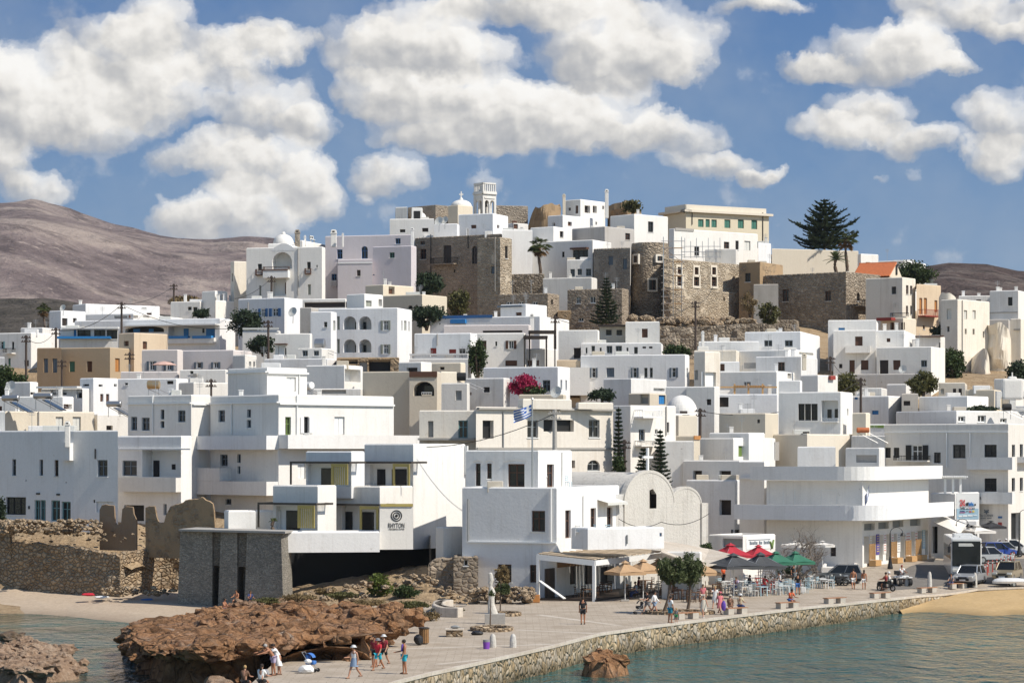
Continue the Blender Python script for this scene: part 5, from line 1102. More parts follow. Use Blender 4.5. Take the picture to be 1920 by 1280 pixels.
# sky dome with clouds
def sky_mat():
 m = mk('sky'); b = NB(m); p = b.pos()
 s = b.n('SeparateXYZ',i0=b.vm('SUBTRACT',p,(0,0,HC)))
 iy = b.math('DIVIDE',1.0,s.outputs[1])
 X = b.math('MULTIPLY',b.math('MULTIPLY',s.outputs[0],iy),10.0); Zv = b.math('MULTIPLY',b.math('MULTIPLY',s.outputs[2],iy),10.0)
 uv = b.n('CombineXYZ',X=X,Y=Zv).outputs[0]           # tangent-plane direction, tenths
 w1 = b.n('TexNoise',Vector=uv,Scale=3.2,Detail=3.0,Roughness=.6).outputs[1]
 w2 = b.n('TexNoise',Vector=uv,Scale=13.0,Detail=5.0,Roughness=.68).outputs[1]
 uw = b.vm('ADD',uv,b.vm('ADD',b.vm('SCALE',b.vm('SUBTRACT',w1,(.5,.5,.5)),scale=.22),b.vm('SCALE',b.vm('SUBTRACT',w2,(.5,.5,.5)),scale=.075)))
 uw = b.vm('MULTIPLY',uw,(1,1,0))
 blobs = [(60,170,170,90),(210,110,130,85),(285,45,90,70),(150,215,190,65),(-20,300,90,60),(60,350,75,40),(300,170,110,60),(-30,200,140,120),
 (420,110,120,50),(520,80,80,35),(490,200,120,65),(575,235,70,45),(400,275,110,45),(500,320,140,62),(585,350,70,60),(345,410,70,55),(450,400,140,58),(740,320,85,42),(688,360,22,16),(895,330,50,18),
 (690,90,105,65),(790,60,140,75),(880,110,120,50),(740,170,120,50),(860,205,190,75),(990,225,170,75),(1120,215,150,70),(1250,245,110,45),(1330,300,100,30),(1420,325,55,18),(1100,70,105,90),(1250,75,120,85),(1180,120,140,55),(1020,10,220,40),(920,255,200,40),
 (1650,105,150,60),(1540,125,75,30),(1720,85,90,55),(1800,125,50,24),(1630,215,95,50),(1570,250,90,40),(1720,268,100,36),(1870,225,85,65),(1860,300,75,48),(1820,20,150,40),(1930,55,80,30),(1440,12,100,22),(1655,343,26,12),(1712,335,18,18)]
 acc = wl = None
 for (cx,cy_,rx,ry) in blobs:
  wt = .42 if rx < 30 or (cx,cy_) == (895,330) else 1.0; rx *= 1.06; ry *= 1.12
  c = ((cx - 960) / F * 10,(YH - cy_) / F * 10,0); inv = (F / rx / 10,F / ry / 10,0)
  q = b.vm('MULTIPLY',b.vm('SUBTRACT',uw,c),inv)
  d = b.math('SUBTRACT',1.0,b.vm('DOT_PRODUCT',q,q),clamp=True)
  if wt < 1: d = b.math('MULTIPLY',d,wt)
  l = b.math('MULTIPLY',b.vm('DOT_PRODUCT',q,(.45,.85,0)),d)
  acc = d if acc is None else b.math('ADD',acc,d); wl = l if wl is None else b.math('ADD',wl,l)
 vo = b.n('TexVoronoi',Vector=uw,Scale=5.5,Smoothness=.6,_feature='SMOOTH_F1').outputs[0]; vo2 = b.n('TexVoronoi',Vector=uw,Scale=14.0,Smoothness=.6,_feature='SMOOTH_F1').outputs[0]
 puff = b.math('SUBTRACT',1.0,b.math('ADD',b.math('MULTIPLY',vo,.7),b.math('MULTIPLY',vo2,.3)))
 det = b.math('ADD',b.math('MULTIPLY',b.noise(uv,4.0,6,.52),.55),b.math('MULTIPLY',b.math('SUBTRACT',puff,.12),.5)); fin = b.noise(uv,18.0,5,.6)
 dens = b.math('ADD',b.math('MULTIPLY',acc,.95),b.math('MULTIPLY',b.math('ADD',b.math('SUBTRACT',det,.535),b.math('MULTIPLY',b.math('SUBTRACT',fin,.5),.22)),1.35))
 mask = b.ramp(dens,[(.0,0.0),(.26,.34),(.5,.74),(.9,1.0)],'EASE')
 light = b.math('DIVIDE',wl,b.math('ADD',acc,.25))
 # billow shading: slope of the puffs towards the light
 lo = b.noise(uv,3.6,3,.5); up = b.noise(b.vm('ADD',uv,(.03,.055,0)),3.6,3,.5); m1 = b.noise(uv,9.0,3,.5); m2 = b.noise(b.vm('ADD',uv,(.014,.026,0)),9.0,3,.5)
 sh = b.math('ADD',b.math('MULTIPLY',light,.85),b.math('MULTIPLY',b.math('SUBTRACT',lo,up),1.3)); sh = b.math('ADD',sh,b.math('MULTIPLY',b.math('SUBTRACT',m1,m2),.7)); sh = b.math('ADD',sh,b.math('MULTIPLY',b.math('SUBTRACT',fin,.5),.05))
 thick = b.ramp(dens,[(.3,0.0),(1.3,1.0)])
 sh = b.math('ADD',b.math('SUBTRACT',sh,b.math('MULTIPLY',thick,.04)),.64)
 cc = b.ramp(sh,[(.1,(.40,.41,.43)),(.36,(.53,.525,.52)),(.56,(.70,.68,.645)),(.76,(.88,.85,.80)),(1.0,(.96,.94,.90))])
 el = b.math('MULTIPLY',Zv,1.0)
 blue = b.ramp(b.math('DIVIDE',el,1.7),[(.0,(.27,.37,.47)),(.25,(.20,.315,.46)),(.6,(.13,.25,.445)),(1.0,(.08,.185,.40))])
 haze = b.ramp(b.noise(uv,2.2,4,.6),[(.35,0.0),(.75,.28)])
 blue = b.mix(haze,blue,(.42,.47,.52))
 col = b.mix(mask,blue,cc)
 e = b.n('Emission',Color=col,Strength=1.0); b.out(e); m.cycles.emission_sampling = 'NONE'; MATS['sky'] = m
sky_mat()
v = []; nu,nv = 48,24; RS = 12000
for j in range(nv + 1):
 el = R(-1.5 + 24 * j / nv)
 for i in range(nu + 1):
  az = R(-38 + 76 * i / nu); v.append((RS * sin(az) * cos(el),RS * cos(az) * cos(el),HC + RS * sin(el)))
me = bpy.data.meshes.new('sky'); me.from_pydata(v,[],[(j * (nu + 1) + i,(j + 1) * (nu + 1) + i,(j + 1) * (nu + 1) + i + 1,j * (nu + 1) + i + 1) for j in range(nv) for i in range(nu)]); me.materials.append(M('sky'))
o = bpy.data.objects.new('sky',me); COL.objects.link(o); tag(o,kind='structure')
# sea
def water_mat():
 m = mk('water'); b = NB(m); p = b.pos()
 pw = b.vm('MULTIPLY',p,(1.0,.55,1))
 n1 = b.noise(pw,.42,4,.55,.6); n2 = b.noise(b.vm('MULTIPLY',p,(1,.6,1)),1.3,4,.6,.5); n3 = b.noise(p,.05,3,.5)
 col = b.ramp(n3,[(.35,(.008,.062,.062)),(.65,(.03,.11,.098))])
 s = b.n('SeparateXYZ',i0=p)
 left = b.ramp(b.math('MULTIPLY',s.outputs[0],-.05),[(.2,0.0),(.8,1.0)])
 shal = b.ramp(b.noise(p,.12,4,.6),[(.46,0.0),(.66,.8)])
 col = b.mix(b.math('MULTIPLY',left,shal),col,(.085,.072,.032))
 b.bsdf(col,.06,b.math('ADD',n1,b.math('MULTIPLY',n2,.4)),1.0,1.5,Specular_IOR_Level=.5,IOR=1.33); MATS['water'] = m
water_mat()
grid_mesh('sea',[-900,-60,-30,0,30,60,900],[-300,60,120,160,200,228],lambda x,y: SEA,'water')
# quay
QE = [(700,1292),(737,1279),(800,1263),(905,1240),(1038,1210),(1127,1187),(1240,1171),(1403,1151),(1580,1132),(1728,1116),(1832,1104),(1960,1098)]
EDGE = [gnd(x,y) for x,y in QE]
first = EDGE[0] + (EDGE[0] - EDGE[1]) * 8; first.z = 0
EDGE = [first] + EDGE
def edge_y(x): return lerp(x,[(p.x,p.y) for p in EDGE])
def pave_mat(name,c1,c2,joint):
 m = mk(name); b = NB(m); p = b.pos()
 br = b.n('TexBrick',Vector=p,Scale=1.0,Color1=c1 + (1,),Color2=tuple(x * .9 for x in c1) + (1,),Mortar=joint + (1,)); br.inputs['Mortar Size'].default_value = .018; br.inputs['Brick Width'].default_value = .9; br.inputs['Row Height'].default_value = .6
 n = b.noise(p,.45,6,.65); n2 = b.noise(p,4,4)
 c = b.mix(b.ramp(n,[(.4,0.0),(.62,.85)]),br.outputs[0],c2); c = b.mix(.25,c,b.ramp(n2,[(.3,tuple(x * .6 for x in c1)),(.7,tuple(min(1,x * 1.2) for x in c1))]))
 b.bsdf(c,.9,n2,.3,.05,Specular_IOR_Level=.2); MATS[name] = m
pave_mat('paving',(.47,.40,.32),(.29,.235,.175),(.22,.18,.13))
pave_mat('coping',(.60,.54,.46),(.45,.38,.30),(.4,.35,.3))
pave_mat('asphalt',(.20,.185,.165),(.15,.135,.12),(.19,.17,.15))
v = []; fcs = []; xs = [EDGE[0].x + (75 - EDGE[0].x) * i / 130 for i in range(131)]; rows = 40
for x in xs:
 y0 = edge_y(x);
 for j in range(rows + 1):
  y = y0 + .5 + (275 - y0 - .5) * j / rows; v.append((x,y,quayz(x,y)))
for i in range(len(xs) - 1):
 for j in range(rows): a = i * (rows + 1) + j; fcs.append((a,a + rows + 1,a + rows + 2,a + 1))
me = bpy.data.meshes.new('quay_pavement'); me.from_pydata(v,[],fcs); me.materials.append(M('paving')); o = bpy.data.objects.new('quay_pavement',me); COL.objects.link(o); tag(o,kind='structure')
for (x0,y0,x1,y1) in ((690,1218,1035,1207),(965,1180,1115,1187),(1010,1152,1160,1172),(820,1245,905,1236)):
 a,c = gnd(x0,y0),gnd(x1,y1); n = (c - a).normalized().cross(Vector((0,0,1))) * .28
 me = bpy.data.meshes.new('pavement_strip'); me.from_pydata([tuple(q + Vector((0,0,.006))) for q in (a - n,c - n,c + n,a + n)],[],[(0,1,2,3)]); me.materials.append(M('coping')); o = bpy.data.objects.new('pavement_strip',me); COL.objects.link(o); tag(o,kind='structure')
# road on the right
def sheet(name,poly,mat,lift=.004,n=1):
 me = bpy.data.meshes.new(name); me.from_pydata([(p.x,p.y,quayz(p.x,p.y) + lift) for p in poly],[],[tuple(range(len(poly)))]); me.materials.append(M(mat)); o = bpy.data.objects.new(name,me); COL.objects.link(o); return tag(o,kind='structure')
rd = [[gnd(1640,1108),gnd(1690,1072),gnd(1745,1050)],[gnd(1760,1098),gnd(1790,1070),gnd(1800,1050)],[gnd(1960,1088),gnd(1960,1066),gnd(1960,1046)]]
NXr = 24; NYr = 12; v = []
def bil(u,w_):
 a = [lerp(w_,[(0,r[0].x),(.5,r[1].x),(1,r[2].x)]) for r in rd]; c = [lerp(w_,[(0,r[0].y),(.5,r[1].y),(1,r[2].y)]) for r in rd]
 return lerp(u,[(0,a[0]),(.4,a[1]),(1,a[2])]),lerp(u,[(0,c[0]),(.4,c[1]),(1,c[2])])
for i in range(NXr + 1):
 for j in range(NYr + 1): x,y = bil(i / NXr,j / NYr); v.append((x,y,quayz(x,y) + .02))
me = bpy.data.meshes.new('road'); me.from_pydata(v,[],[(i * (NYr + 1) + j,(i + 1) * (NYr + 1) + j,(i + 1) * (NYr + 1) + j + 1,i * (NYr + 1) + j + 1) for i in range(NXr) for j in range(NYr)]); me.materials.append(M('asphalt')); o = bpy.data.objects.new('road',me); COL.objects.link(o); tag(o,kind='structure')
# quay wall with coping
qw = empty('quay_wall',(10,165,SEA),'rough stone quay wall with a pale coping along the water','quay wall')
mb = MB(); K = 10; prev = None; N = 420
tot = [(p.x,p.y) for p in EDGE]
for i in range(N + 1):
 x = EDGE[0].x + (EDGE[-1].x - EDGE[0].x) * i / N; y = edge_y(x); zt = quayz(x,y) - .13; row = []
 for k in range(K + 1):
  z = -2.6 + (zt + 2.6) * k / K
  j = (mn.fractal(Vector((x * 1.6,z * 1.6,3.3)),1,2,4)) * .16 + (zt - z) * .12
  row.append((x,y - j,z))
 row.append((x,y + .8,zt))
 if prev:
  for k in range(len(row) - 1): mb.quad(prev[k],row[k],row[k + 1],prev[k + 1])
 prev = row
mb.build('masonry',['quaystone'],qw)
mb = MB(); prev = None
for i in range(N + 1):
 x = EDGE[0].x + (EDGE[-1].x - EDGE[0].x) * i / N; y = edge_y(x); zt = quayz(x,y) + .03
 row = [(x,y - .12,zt - .16),(x,y - .12,zt),(x,y + .62,zt),(x,y + .62,zt - .16)]
 if prev:
  for k in range(3): mb.quad(prev[k],row[k],row[k + 1],prev[k + 1])
  mb.quad(prev[3],row[3],row[0],prev[0])
 prev = row
mb.build('coping',['coping'],qw)
# beaches
def sand_mat(name,c1,c2):
 m = mk(name); b = NB(m); p = b.pos(); n = b.noise(p,.5,5,.6); n2 = b.noise(b.vm('MULTIPLY',p,(1,1,1)),3,5,.7)
 s = b.n('SeparateXYZ',i0=p); wet = b.ramp(b.math('ADD',s.outputs[2],b.math('MULTIPLY',b.math('SUBTRACT',n,.5),.25)),[(0,1.0),(1,0.0)])
 wet = b.n('MapRange',Value=b.math('ADD',s.outputs[2],b.math('MULTIPLY',n,.2))); wet.inputs[1].default_value = SEA + .05; wet.inputs[2].default_value = SEA + .45; wet.inputs[3].default_value = 1; wet.inputs[4].default_value = 0
 c = b.mix(n,c1,c2); c = b.mix(.35,c,b.ramp(n2,[(.3,tuple(x * .55 for x in c1)),(.7,tuple(min(1,x * 1.15) for x in c2))])); c = b.mix(b.math('MULTIPLY',wet.outputs[0],.6),c,tuple(x * .45 for x in c1))
 b.bsdf(c,.9,n2,.4,.08,Specular_IOR_Level=.2); MATS[name] = m
sand_mat('sand',(.46,.31,.14),(.54,.39,.21)); sand_mat('pebbles',(.42,.32,.23),(.52,.43,.33))
import numpy as np
a_,c_ = gnd(1700,1119),Vector((70,220,0)); v = []; n1,n2 = 60,24
for i in range(n1 + 1):
 x = EDGE[10].x - 2.5 + (60 - EDGE[10].x) * i / n1; ye = edge_y(x) - .05
 for j in range(n2 + 1):
  t = j / n2; wid = 3 + 15 * sstep(0,.28,i / n1); y = ye - wid * t + (1.5 if t == 0 else 0); z = (quayz(x,ye) - .12) * (1 - t) + (SEA - .35) * t + .12 * mn.noise(Vector((x * .4,y * .4,0))) - .75 * (1 - sstep(0,.22,i / n1)) * (1 - t)
  v.append((x,y,z))
me = bpy.data.meshes.new('beach'); me.from_pydata(v,[],[(i * (n2 + 1) + j,i * (n2 + 1) + j + 1,(i + 1) * (n2 + 1) + j + 1,(i + 1) * (n2 + 1) + j) for i in range(n1) for j in range(n2)]); me.materials.append(M('sand')); me.polygons.foreach_set('use_smooth',[True] * len(me.polygons)); o = bpy.data.objects.new('beach',me); COL.objects.link(o); tag(o,kind='structure')
WLX = [(-120,1142),(0,1147),(120,1154),(270,1170),(400,1178),(520,1190)]
v = []; n1,n2 = 70,20
for i in range(n1 + 1):
 P = -150 + 720 * i / n1; qy = lerp(P,WLX); Dw = F * (HC - SEA) / (qy - YH); Db = 219.5
 for j in range(n2 + 1):
  t = j / n2; D = Db + (Dw - 5 - Db) * t; x = XX(P,D); tw = (Db - Dw) / (Db - Dw + 5)
  z = -.15 + (SEA + .15) * (t / tw) ** .9 if t < tw else SEA - (t - tw) * 2.0
  v.append((x,D,z + .06 * mn.noise(Vector((x * .5,D * .5,2)))))
me = bpy.data.meshes.new('beach'); me.from_pydata(v,[],[(i * (n2 + 1) + j,i * (n2 + 1) + j + 1,(i + 1) * (n2 + 1) + j + 1,(i + 1) * (n2 + 1) + j) for i in range(n1) for j in range(n2)]); me.materials.append(M('pebbles')); me.polygons.foreach_set('use_smooth',[True] * len(me.polygons)); o = bpy.data.objects.new('beach',me); COL.objects.link(o); tag(o,kind='structure')
# rubble terrace ground on the left, above the retaining wall
v = []; n1,n2 = 90,26
for i in range(n1 + 1):
 P = -80 + 640 * i / n1
 for j in range(n2 + 1):
  D0 = lerp(P,[(-80,222.2),(-20,221.6),(245,214.9),(312,220),(560,220)]); D = D0 + (232 - D0) * j / n2; x = XX(P,D); q = lerp(P,[(-80,3.9),(60,3.6),(140,2.9),(240,2.6),(320,2.0),(560,1.8)])
  z = q + (4.75 - q) * sstep(.25,.8,j / n2) + mn.fractal(Vector((x * .5,D * .5,7)),1,2,5) * .35 - .6 * (1 - sstep(0,.12,j / n2))
  v.append((x,D,z))
me = bpy.data.meshes.new('terrace_ground'); me.from_pydata(v,[],[(i * (n2 + 1) + j,(i + 1) * (n2 + 1) + j,(i + 1) * (n2 + 1) + j + 1,i * (n2 + 1) + j + 1) for i in range(n1) for j in range(n2)]); me.materials.append(M('earth')); o = bpy.data.objects.new('terrace_ground',me); COL.objects.link(o); tag(o,kind='structure')
# earth bank under the hotel
BK = [(520,1150,192),(545,1105,206),(640,1090,208),(700,1082,211),(760,1068,213),(800,1062,214),(850,1085,208),(890,1110,200)]
v = []; n1,n2 = 80,30
for i in range(n1 + 1):
 P = 500 + 400 * i / n1; zt = lerp(P,[(500,-.2),(545,.2),(640,.9),(700,1.1),(760,1.75),(800,1.9),(840,.9),(900,.0)]); Dt = lerp(P,[(500,205),(700,208),(780,211),(840,206),(900,200)]); Df = lerp(P,[(500,178),(640,180),(760,183),(840,184),(900,190)])
 for j in range(n2 + 1):
  t = j / n2; D = Df + (Dt + 8 - Df) * t; x = XX(P,D); z = -.1 + (zt + .1) * sstep(.15,.95,t) + mn.fractal(Vector((x * .45,D * .45,4)),1,2,5) * .3 * sstep(0,.2,t)
  v.append((x,D,z))
me = bpy.data.meshes.new('earth_bank'); me.from_pydata(v,[],[(i * (n2 + 1) + j,(i + 1) * (n2 + 1) + j,(i + 1) * (n2 + 1) + j + 1,i * (n2 + 1) + j + 1) for i in range(n1) for j in range(n2)]); me.materials.append(M('earth')); o = bpy.data.objects.new('earth_bank',me); COL.objects.link(o); tag(o,kind='structure')
# headland rock
def rock_mat():
 m = mk('rock'); b = NB(m); p = b.pos()
 n1 = b.noise(p,.22,7,.65,.5); n2 = b.noise(p,1.6,7,.72,.4); v = b.n('TexVoronoi',Vector=b.vm('ADD',p,b.vm('SCALE',b.n('TexNoise',Vector=p,Scale=.8).outputs[1],scale=.9)),Scale=.9,_feature='DISTANCE_TO_EDGE').outputs[0]
 c = b.ramp(n1,[(.36,(.09,.05,.028)),(.45,(.30,.155,.08)),(.52,(.50,.25,.115)),(.59,(.36,.20,.125)),(.67,(.48,.37,.28))])
 c = b.mix(.55,c,b.ramp(n2,[(.3,(.06,.035,.02)),(.5,(.30,.17,.09)),(.72,(.48,.34,.23))])); c = b.mix(b.ramp(b.noise(p,.5,6,.7),[(.62,0.0),(.7,.7)]),c,(.46,.40,.34))
 h = b.math('ADD',b.math('MULTIPLY',n2,1.2),b.math('MULTIPLY',b.math('MINIMUM',v,.12),3.0))
 c = b.mix(b.ramp(v,[(.0,.6),(.05,0.0)]),c,(.03,.018,.012))
 b.bsdf(c,.95,h,1.0,.45,Specular_IOR_Level=.12); MATS['rock'] = m
 m = mk('palerock'); b = NB(m); p = b.pos(); n1 = b.noise(p,.9,6,.7); n2 = b.noise(p,4,6,.7); c = b.mix(.5,b.ramp(n1,[(.35,(.16,.09,.055)),(.5,(.38,.24,.15)),(.65,(.50,.38,.28))]),b.ramp(n2,[(.3,(.08,.05,.03)),(.7,(.52,.40,.30))])); b.bsdf(c,.95,b.math('ADD',n1,n2),1.0,.25,Specular_IOR_Level=.12); MATS['palerock'] = m
 m = mk('wetrock'); b = NB(m); p = b.pos(); n2 = b.noise(p,2,6,.7); b.bsdf(b.ramp(n2,[(.3,(.03,.02,.012)),(.7,(.16,.10,.05))]),.5,n2,.8,.2); MATS['wetrock'] = m
rock_mat()
def heightrock(name,label,outline,zf,mat,step,cat='rock',seed=0,amp=1.0,lip=None,ew=1.6,nb=0,br=(.15,.3,.5)):
 """outline: polygon in plan; zf height above sea inside; steep broken sides"""
 P = outline; xs0,xs1 = min(p[0] for p in P) - 1,max(p[0] for p in P) + 1; ys0,ys1 = min(p[1] for p in P) - 1,max(p[1] for p in P) + 1
 nx,ny = int((xs1 - xs0) / step),int((ys1 - ys0) / step); v = []
 A = np.array(P); Bn = np.roll(A,-1,0)
 for j in range(ny + 1):
  for i in range(nx + 1):
   x,y = xs0 + i * step,ys0 + j * step
   wx = x + mn.fractal(Vector((x * .3,y * .3,seed)),1,2,4) * .9 * amp; wy = y + mn.fractal(Vector((x * .3,y * .3,seed + 9)),1,2,4) * .9 * amp
   d = Bn - A; q = np.array([wx,wy]) - A; t = np.clip((q * d).sum(1) / (d * d).sum(1),0,1); dist = np.sqrt(((q - d * t[:,None]) ** 2).sum(1)).min()
   ins = False; k = len(P) - 1
   for m in range(len(P)):
    if (P[m][1] > wy) != (P[k][1] > wy) and wx < (P[k][0] - P[m][0]) * (wy - P[m][1]) / (P[k][1] - P[m][1]) + P[m][0]: ins = not ins
    k = m
   sd_ = dist if ins else -dist
   top = zf(x,y); e = sstep(-.5,ew - .5 + (1.3 * sstep(600,680,960 + x / y * F) if lip else 0),sd_) ** .75
   if lip or nb: cl = mn.voronoi(Vector((x * .55,y * .55,seed)))[0]; top += (min(.5,cl[1] - cl[0]) - .25) * .55 * amp; top = top * .55 + .45 * (math.floor(top / .22 + .5 * mn.noise(Vector((x * .2,y * .2,5)))) * .22)
   n = mn.fractal(Vector((x * .55,y * .55,seed + 2)),1,2,6) * .42 * amp + (mn.ridged_multi_fractal(Vector((x * .35,y * .35,seed + 4)),1,2,5,1,2) - 1.2) * .28 * amp
   v.append((x,y,-2.6 + (top + n * min(1,max(0,sd_) + .2) + 2.6) * e))
 me = bpy.data.meshes.new(name); n_ = nx + 1
 f_ = []
 for j in range(ny):
  for i in range(nx):
   q = (j * n_ + i,j * n_ + i + 1,(j + 1) * n_ + i + 1,(j + 1) * n_ + i)
   if max(v[k][2] for k in q) > -2.55: f_.append(q)
 if lip:                                  # overhanging front: a broken shelf with a hollow beneath
  Q = [Vector((a,c,0)) for a,c in plan(lip)]; path = []
  for a,c in zip(Q,Q[1:]):
   k = max(2,int((c - a).length / .25)); path += [a.lerp(c,i / k) for i in range(k)]
  base = len(v); K = 16
  for i,q in enumerate(path):
   tg = (path[min(i + 2,len(path) - 1)] - path[max(i - 2,0)]).normalized(); n = Vector((-tg.y,tg.x,0))
   inn = -n; edge = sstep(5,30,i) * (1 - .3 * sstep(len(path) - 8,len(path),i)); tz = zf(q.x + inn.x * 2.5,q.y + inn.y * 2.5)
   prof = [(4.2,tz - .1),(3.0,tz + .1),(2.0,tz + .05),(1.0,tz - .05),(.3,tz - .12),(.0,tz - .28),(.2,tz - .5),(.8 + 1.0 * edge,tz - .66),(1.3 + 1.4 * edge,tz - .95),(1.6 + 1.5 * edge,tz - 1.4),(1.6 + 1.4 * edge,-.6),(1.4 + 1.2 * edge,-.95),(1.1 + .8 * edge,-1.2),(.8,-1.45),(.6,-1.7),(.5,-2.6)]
   for k,(off,z) in enumerate(prof):
    c = q + inn * off; w_ = Vector((c.x,c.y,z)); g = mn.fractal(w_ * .55 + Vector((seed,3,1)),1,2,5); g2 = mn.fractal(w_ * 1.7 + Vector((seed,8,1)),1,2,4)
    s2 = .25 if k < 2 else 1; v.append((c.x + n.x * (g * .75 + g2 * .25) * s2 + .1 * g2,c.y + n.y * (g * .75 + g2 * .25) * s2,z + (g * .35 + g2 * .14)))
  for i in range(len(path) - 1):
   for k in range(K - 1): a = base + i * K + k; f_.append((a,a + 1,a + K + 1,a + K))
 if lip or nb:
  bm_ = MB(); rg = random.Random(seed); nl = 110 if lip else 0
  for i in range(nl + (nb or 200)):
   q = path[rg.randrange(len(path))] if i < nl else Vector((rg.uniform(xs0,xs1),rg.uniform(ys0,ys1),0))
   if i < nl: q = q + Vector((rg.uniform(-.2,.5),rg.uniform(.3,2.5),0))
   ins = False; k = len(P) - 1
   for m in range(len(P)):
    if (P[m][1] > q.y) != (P[k][1] > q.y) and q.x < (P[k][0] - P[m][0]) * (q.y - P[m][1]) / (P[k][1] - P[m][1]) + P[m][0]: ins = not ins
    k = m
   if i >= nl and not ins: continue
   r = rg.uniform(.25,.8) if i < nl else rg.choice(br if nb else (.18,.3,.45,.8)); bm_.blob((q.x,q.y,zf(q.x,q.y) - r * .15),r,0,3 if r > .4 else 2,.6,1.5,(rg.uniform(.8,1.6),rg.uniform(.8,1.4),rg.uniform(.45,.8)),i + seed)
  o_ = len(v); v += bm_.v; f_ += [tuple(x + o_ for x in f) for f in bm_.f]
 me.from_pydata(v,[],f_); me.materials.append(M(mat)); me.update(); o = bpy.data.objects.new(name,me); COL.objects.link(o)
 return tag(o,label,cat)
def plan(pts): return [(XX(p,D),D) for p,D in pts]
hr = plan([(268,151),(262,166),(270,178),(330,190),(420,196),(540,194),(640,188),(735,176),(775,165),(775,157),(758,150),(720,144),(655,140),(622,140),(606,143),(598,147),(575,147.5),(540,145.5),(480,142),(440,140.5),(380,140),(310,142.5)])
def rz(x,y):
 p = 960 + x / y * F
 a = lerp(p,[(250,-.3),(275,.4),(310,.85),(450,1.15),(600,1.25),(700,1.35),(770,1.2),(800,.5)]); bk = lerp(p,[(250,-1.4),(330,-.6),(450,.0),(560,.35),(700,.4),(800,.1)])
 return a + (bk - a) * sstep(160,190,y)
heightrock('headland_rock','big reddish brown headland rock with a dark overhanging left side',hr,rz,'rock',.22,seed=1,amp=.85,lip=[(598,146.5),(606,141.5),(590,143.2),(570,144),(540,142),(505,139.3),(470,138),(430,136.5),(380,136),(330,137),(290,140),(258,146),(247,155),(252,166)])
heightrock('shore_rock','pale brown jagged rock in the bottom corner of the bay',plan([(-60,150),(-40,164),(60,165.5),(120,162),(165,156),(150,148),(40,143)]),lambda x,y: lerp(960 + x / y * F,[(-60,-.75),(60,-.6),(110,-.7),(165,-1.3)]),'palerock',.2,seed=4,ew=1.2,nb=330,amp=.8,br=(.15,.22,.35,.55))
heightrock('shore_rock','dark low rock awash in the left bay',plan([(-20,178),(10,181.5),(46,181),(50,178.5),(20,176)]),lambda x,y: -1.05,'wetrock',.2,seed=6,amp=.8,nb=24)
heightrock('shore_rock','small wet brown rock beside the headland',plan([(216,161),(225,166),(262,168),(265,160),(240,157)]),lambda x,y: -.85,'wetrock',.2,seed=8,amp=.8,nb=30)
heightrock('shore_rock','reddish boulder in the water against the quay wall',plan([(1098,150),(1102,153),(1130,155),(1166,154),(1174,151),(1140,149)]),lambda x,y: -.55,'rock',.12,seed=12,amp=.5,ew=.6,nb=26,br=(.25,.4,.6))
heightrock('shore_rock','small stone in the water at the bottom of the quay wall',plan([(945,133),(950,136),(975,136.5),(985,133),(965,131)]),lambda x,y: -.95,'rock',.12,seed=13,amp=.5,ew=.5,nb=8)
heightrock('shore_rock','pale boulder at the foot of the headland cave',plan([(368,133),(372,137.5),(420,138.5),(432,135),(400,131.5)]),lambda x,y: -.35,'palerock',.12,seed=15,amp=.6,ew=.8,nb=10)
# the air: a thin even haze that greys the far hills
def air():
 m = mk('haze'); b = NB(m); v = b.n('VolumePrincipled'); v.inputs['Color'].default_value = (.80,.88,1,1); v.inputs['Density'].default_value = 4e-5; v.inputs['Anisotropy'].default_value = .2
 o = b.t.nodes.new('ShaderNodeOutputMaterial'); b.t.links.new(v.outputs[0],o.inputs['Volume']); MATS['haze'] = m
 mb = MB(); mb.box((0,2700,215),(4200,3200,225)); tag(mb.build('haze',['haze']),kind='stuff')
air()
# ================================================================== PLANTS
def leafmat(name,dark,light,sc=1.2,tr=.25):
 m = mk(name); b = NB(m); p = b.pos()
 n = b.noise(p,sc,4,.7); n2 = b.noise(p,9,2)
 c = b.ramp(b.math('ADD',b.math('MULTIPLY',n,.7),b.math('MULTIPLY',n2,.3)),[(.36,dark),(.64,light)])
 d = b.n('BsdfPrincipled'); b.inp(d,'Base Color',c); b.inp(d,'Roughness',.6); b.inp(d,'Specular IOR Level',.25)
 t = b.n('BsdfTranslucent'); b.inp(t,0,c); mx = b.n('MixShader',i0=tr); b.t.links.new(d.outputs[0],mx.inputs[1]); b.t.links.new(t.outputs[0],mx.inputs[2]); b.out(mx); MATS[name] = m
leafmat('leaf',(.022,.040,.014),(.075,.105,.034)); leafmat('leafdark',(.018,.032,.018),(.06,.085,.042)); leafmat('leafolive',(.05,.055,.018),(.15,.14,.05))
leafmat('leafbright',(.06,.09,.015),(.17,.20,.045)); leafmat('leafdry',(.14,.095,.04),(.27,.20,.10)); leafmat('bloom',(.25,.012,.05),(.55,.04,.13)); leafmat('palmleaf',(.035,.05,.014),(.11,.13,.045)); leafmat('tamarisk',(.05,.068,.026),(.15,.175,.075),1.2,.4)
leafmat('deadfrond',(.12,.07,.03),(.26,.16,.07))
plain('bark',(.12,.085,.06),.9,.3,3); plain('twig',(.20,.165,.135),.9,.3,3)
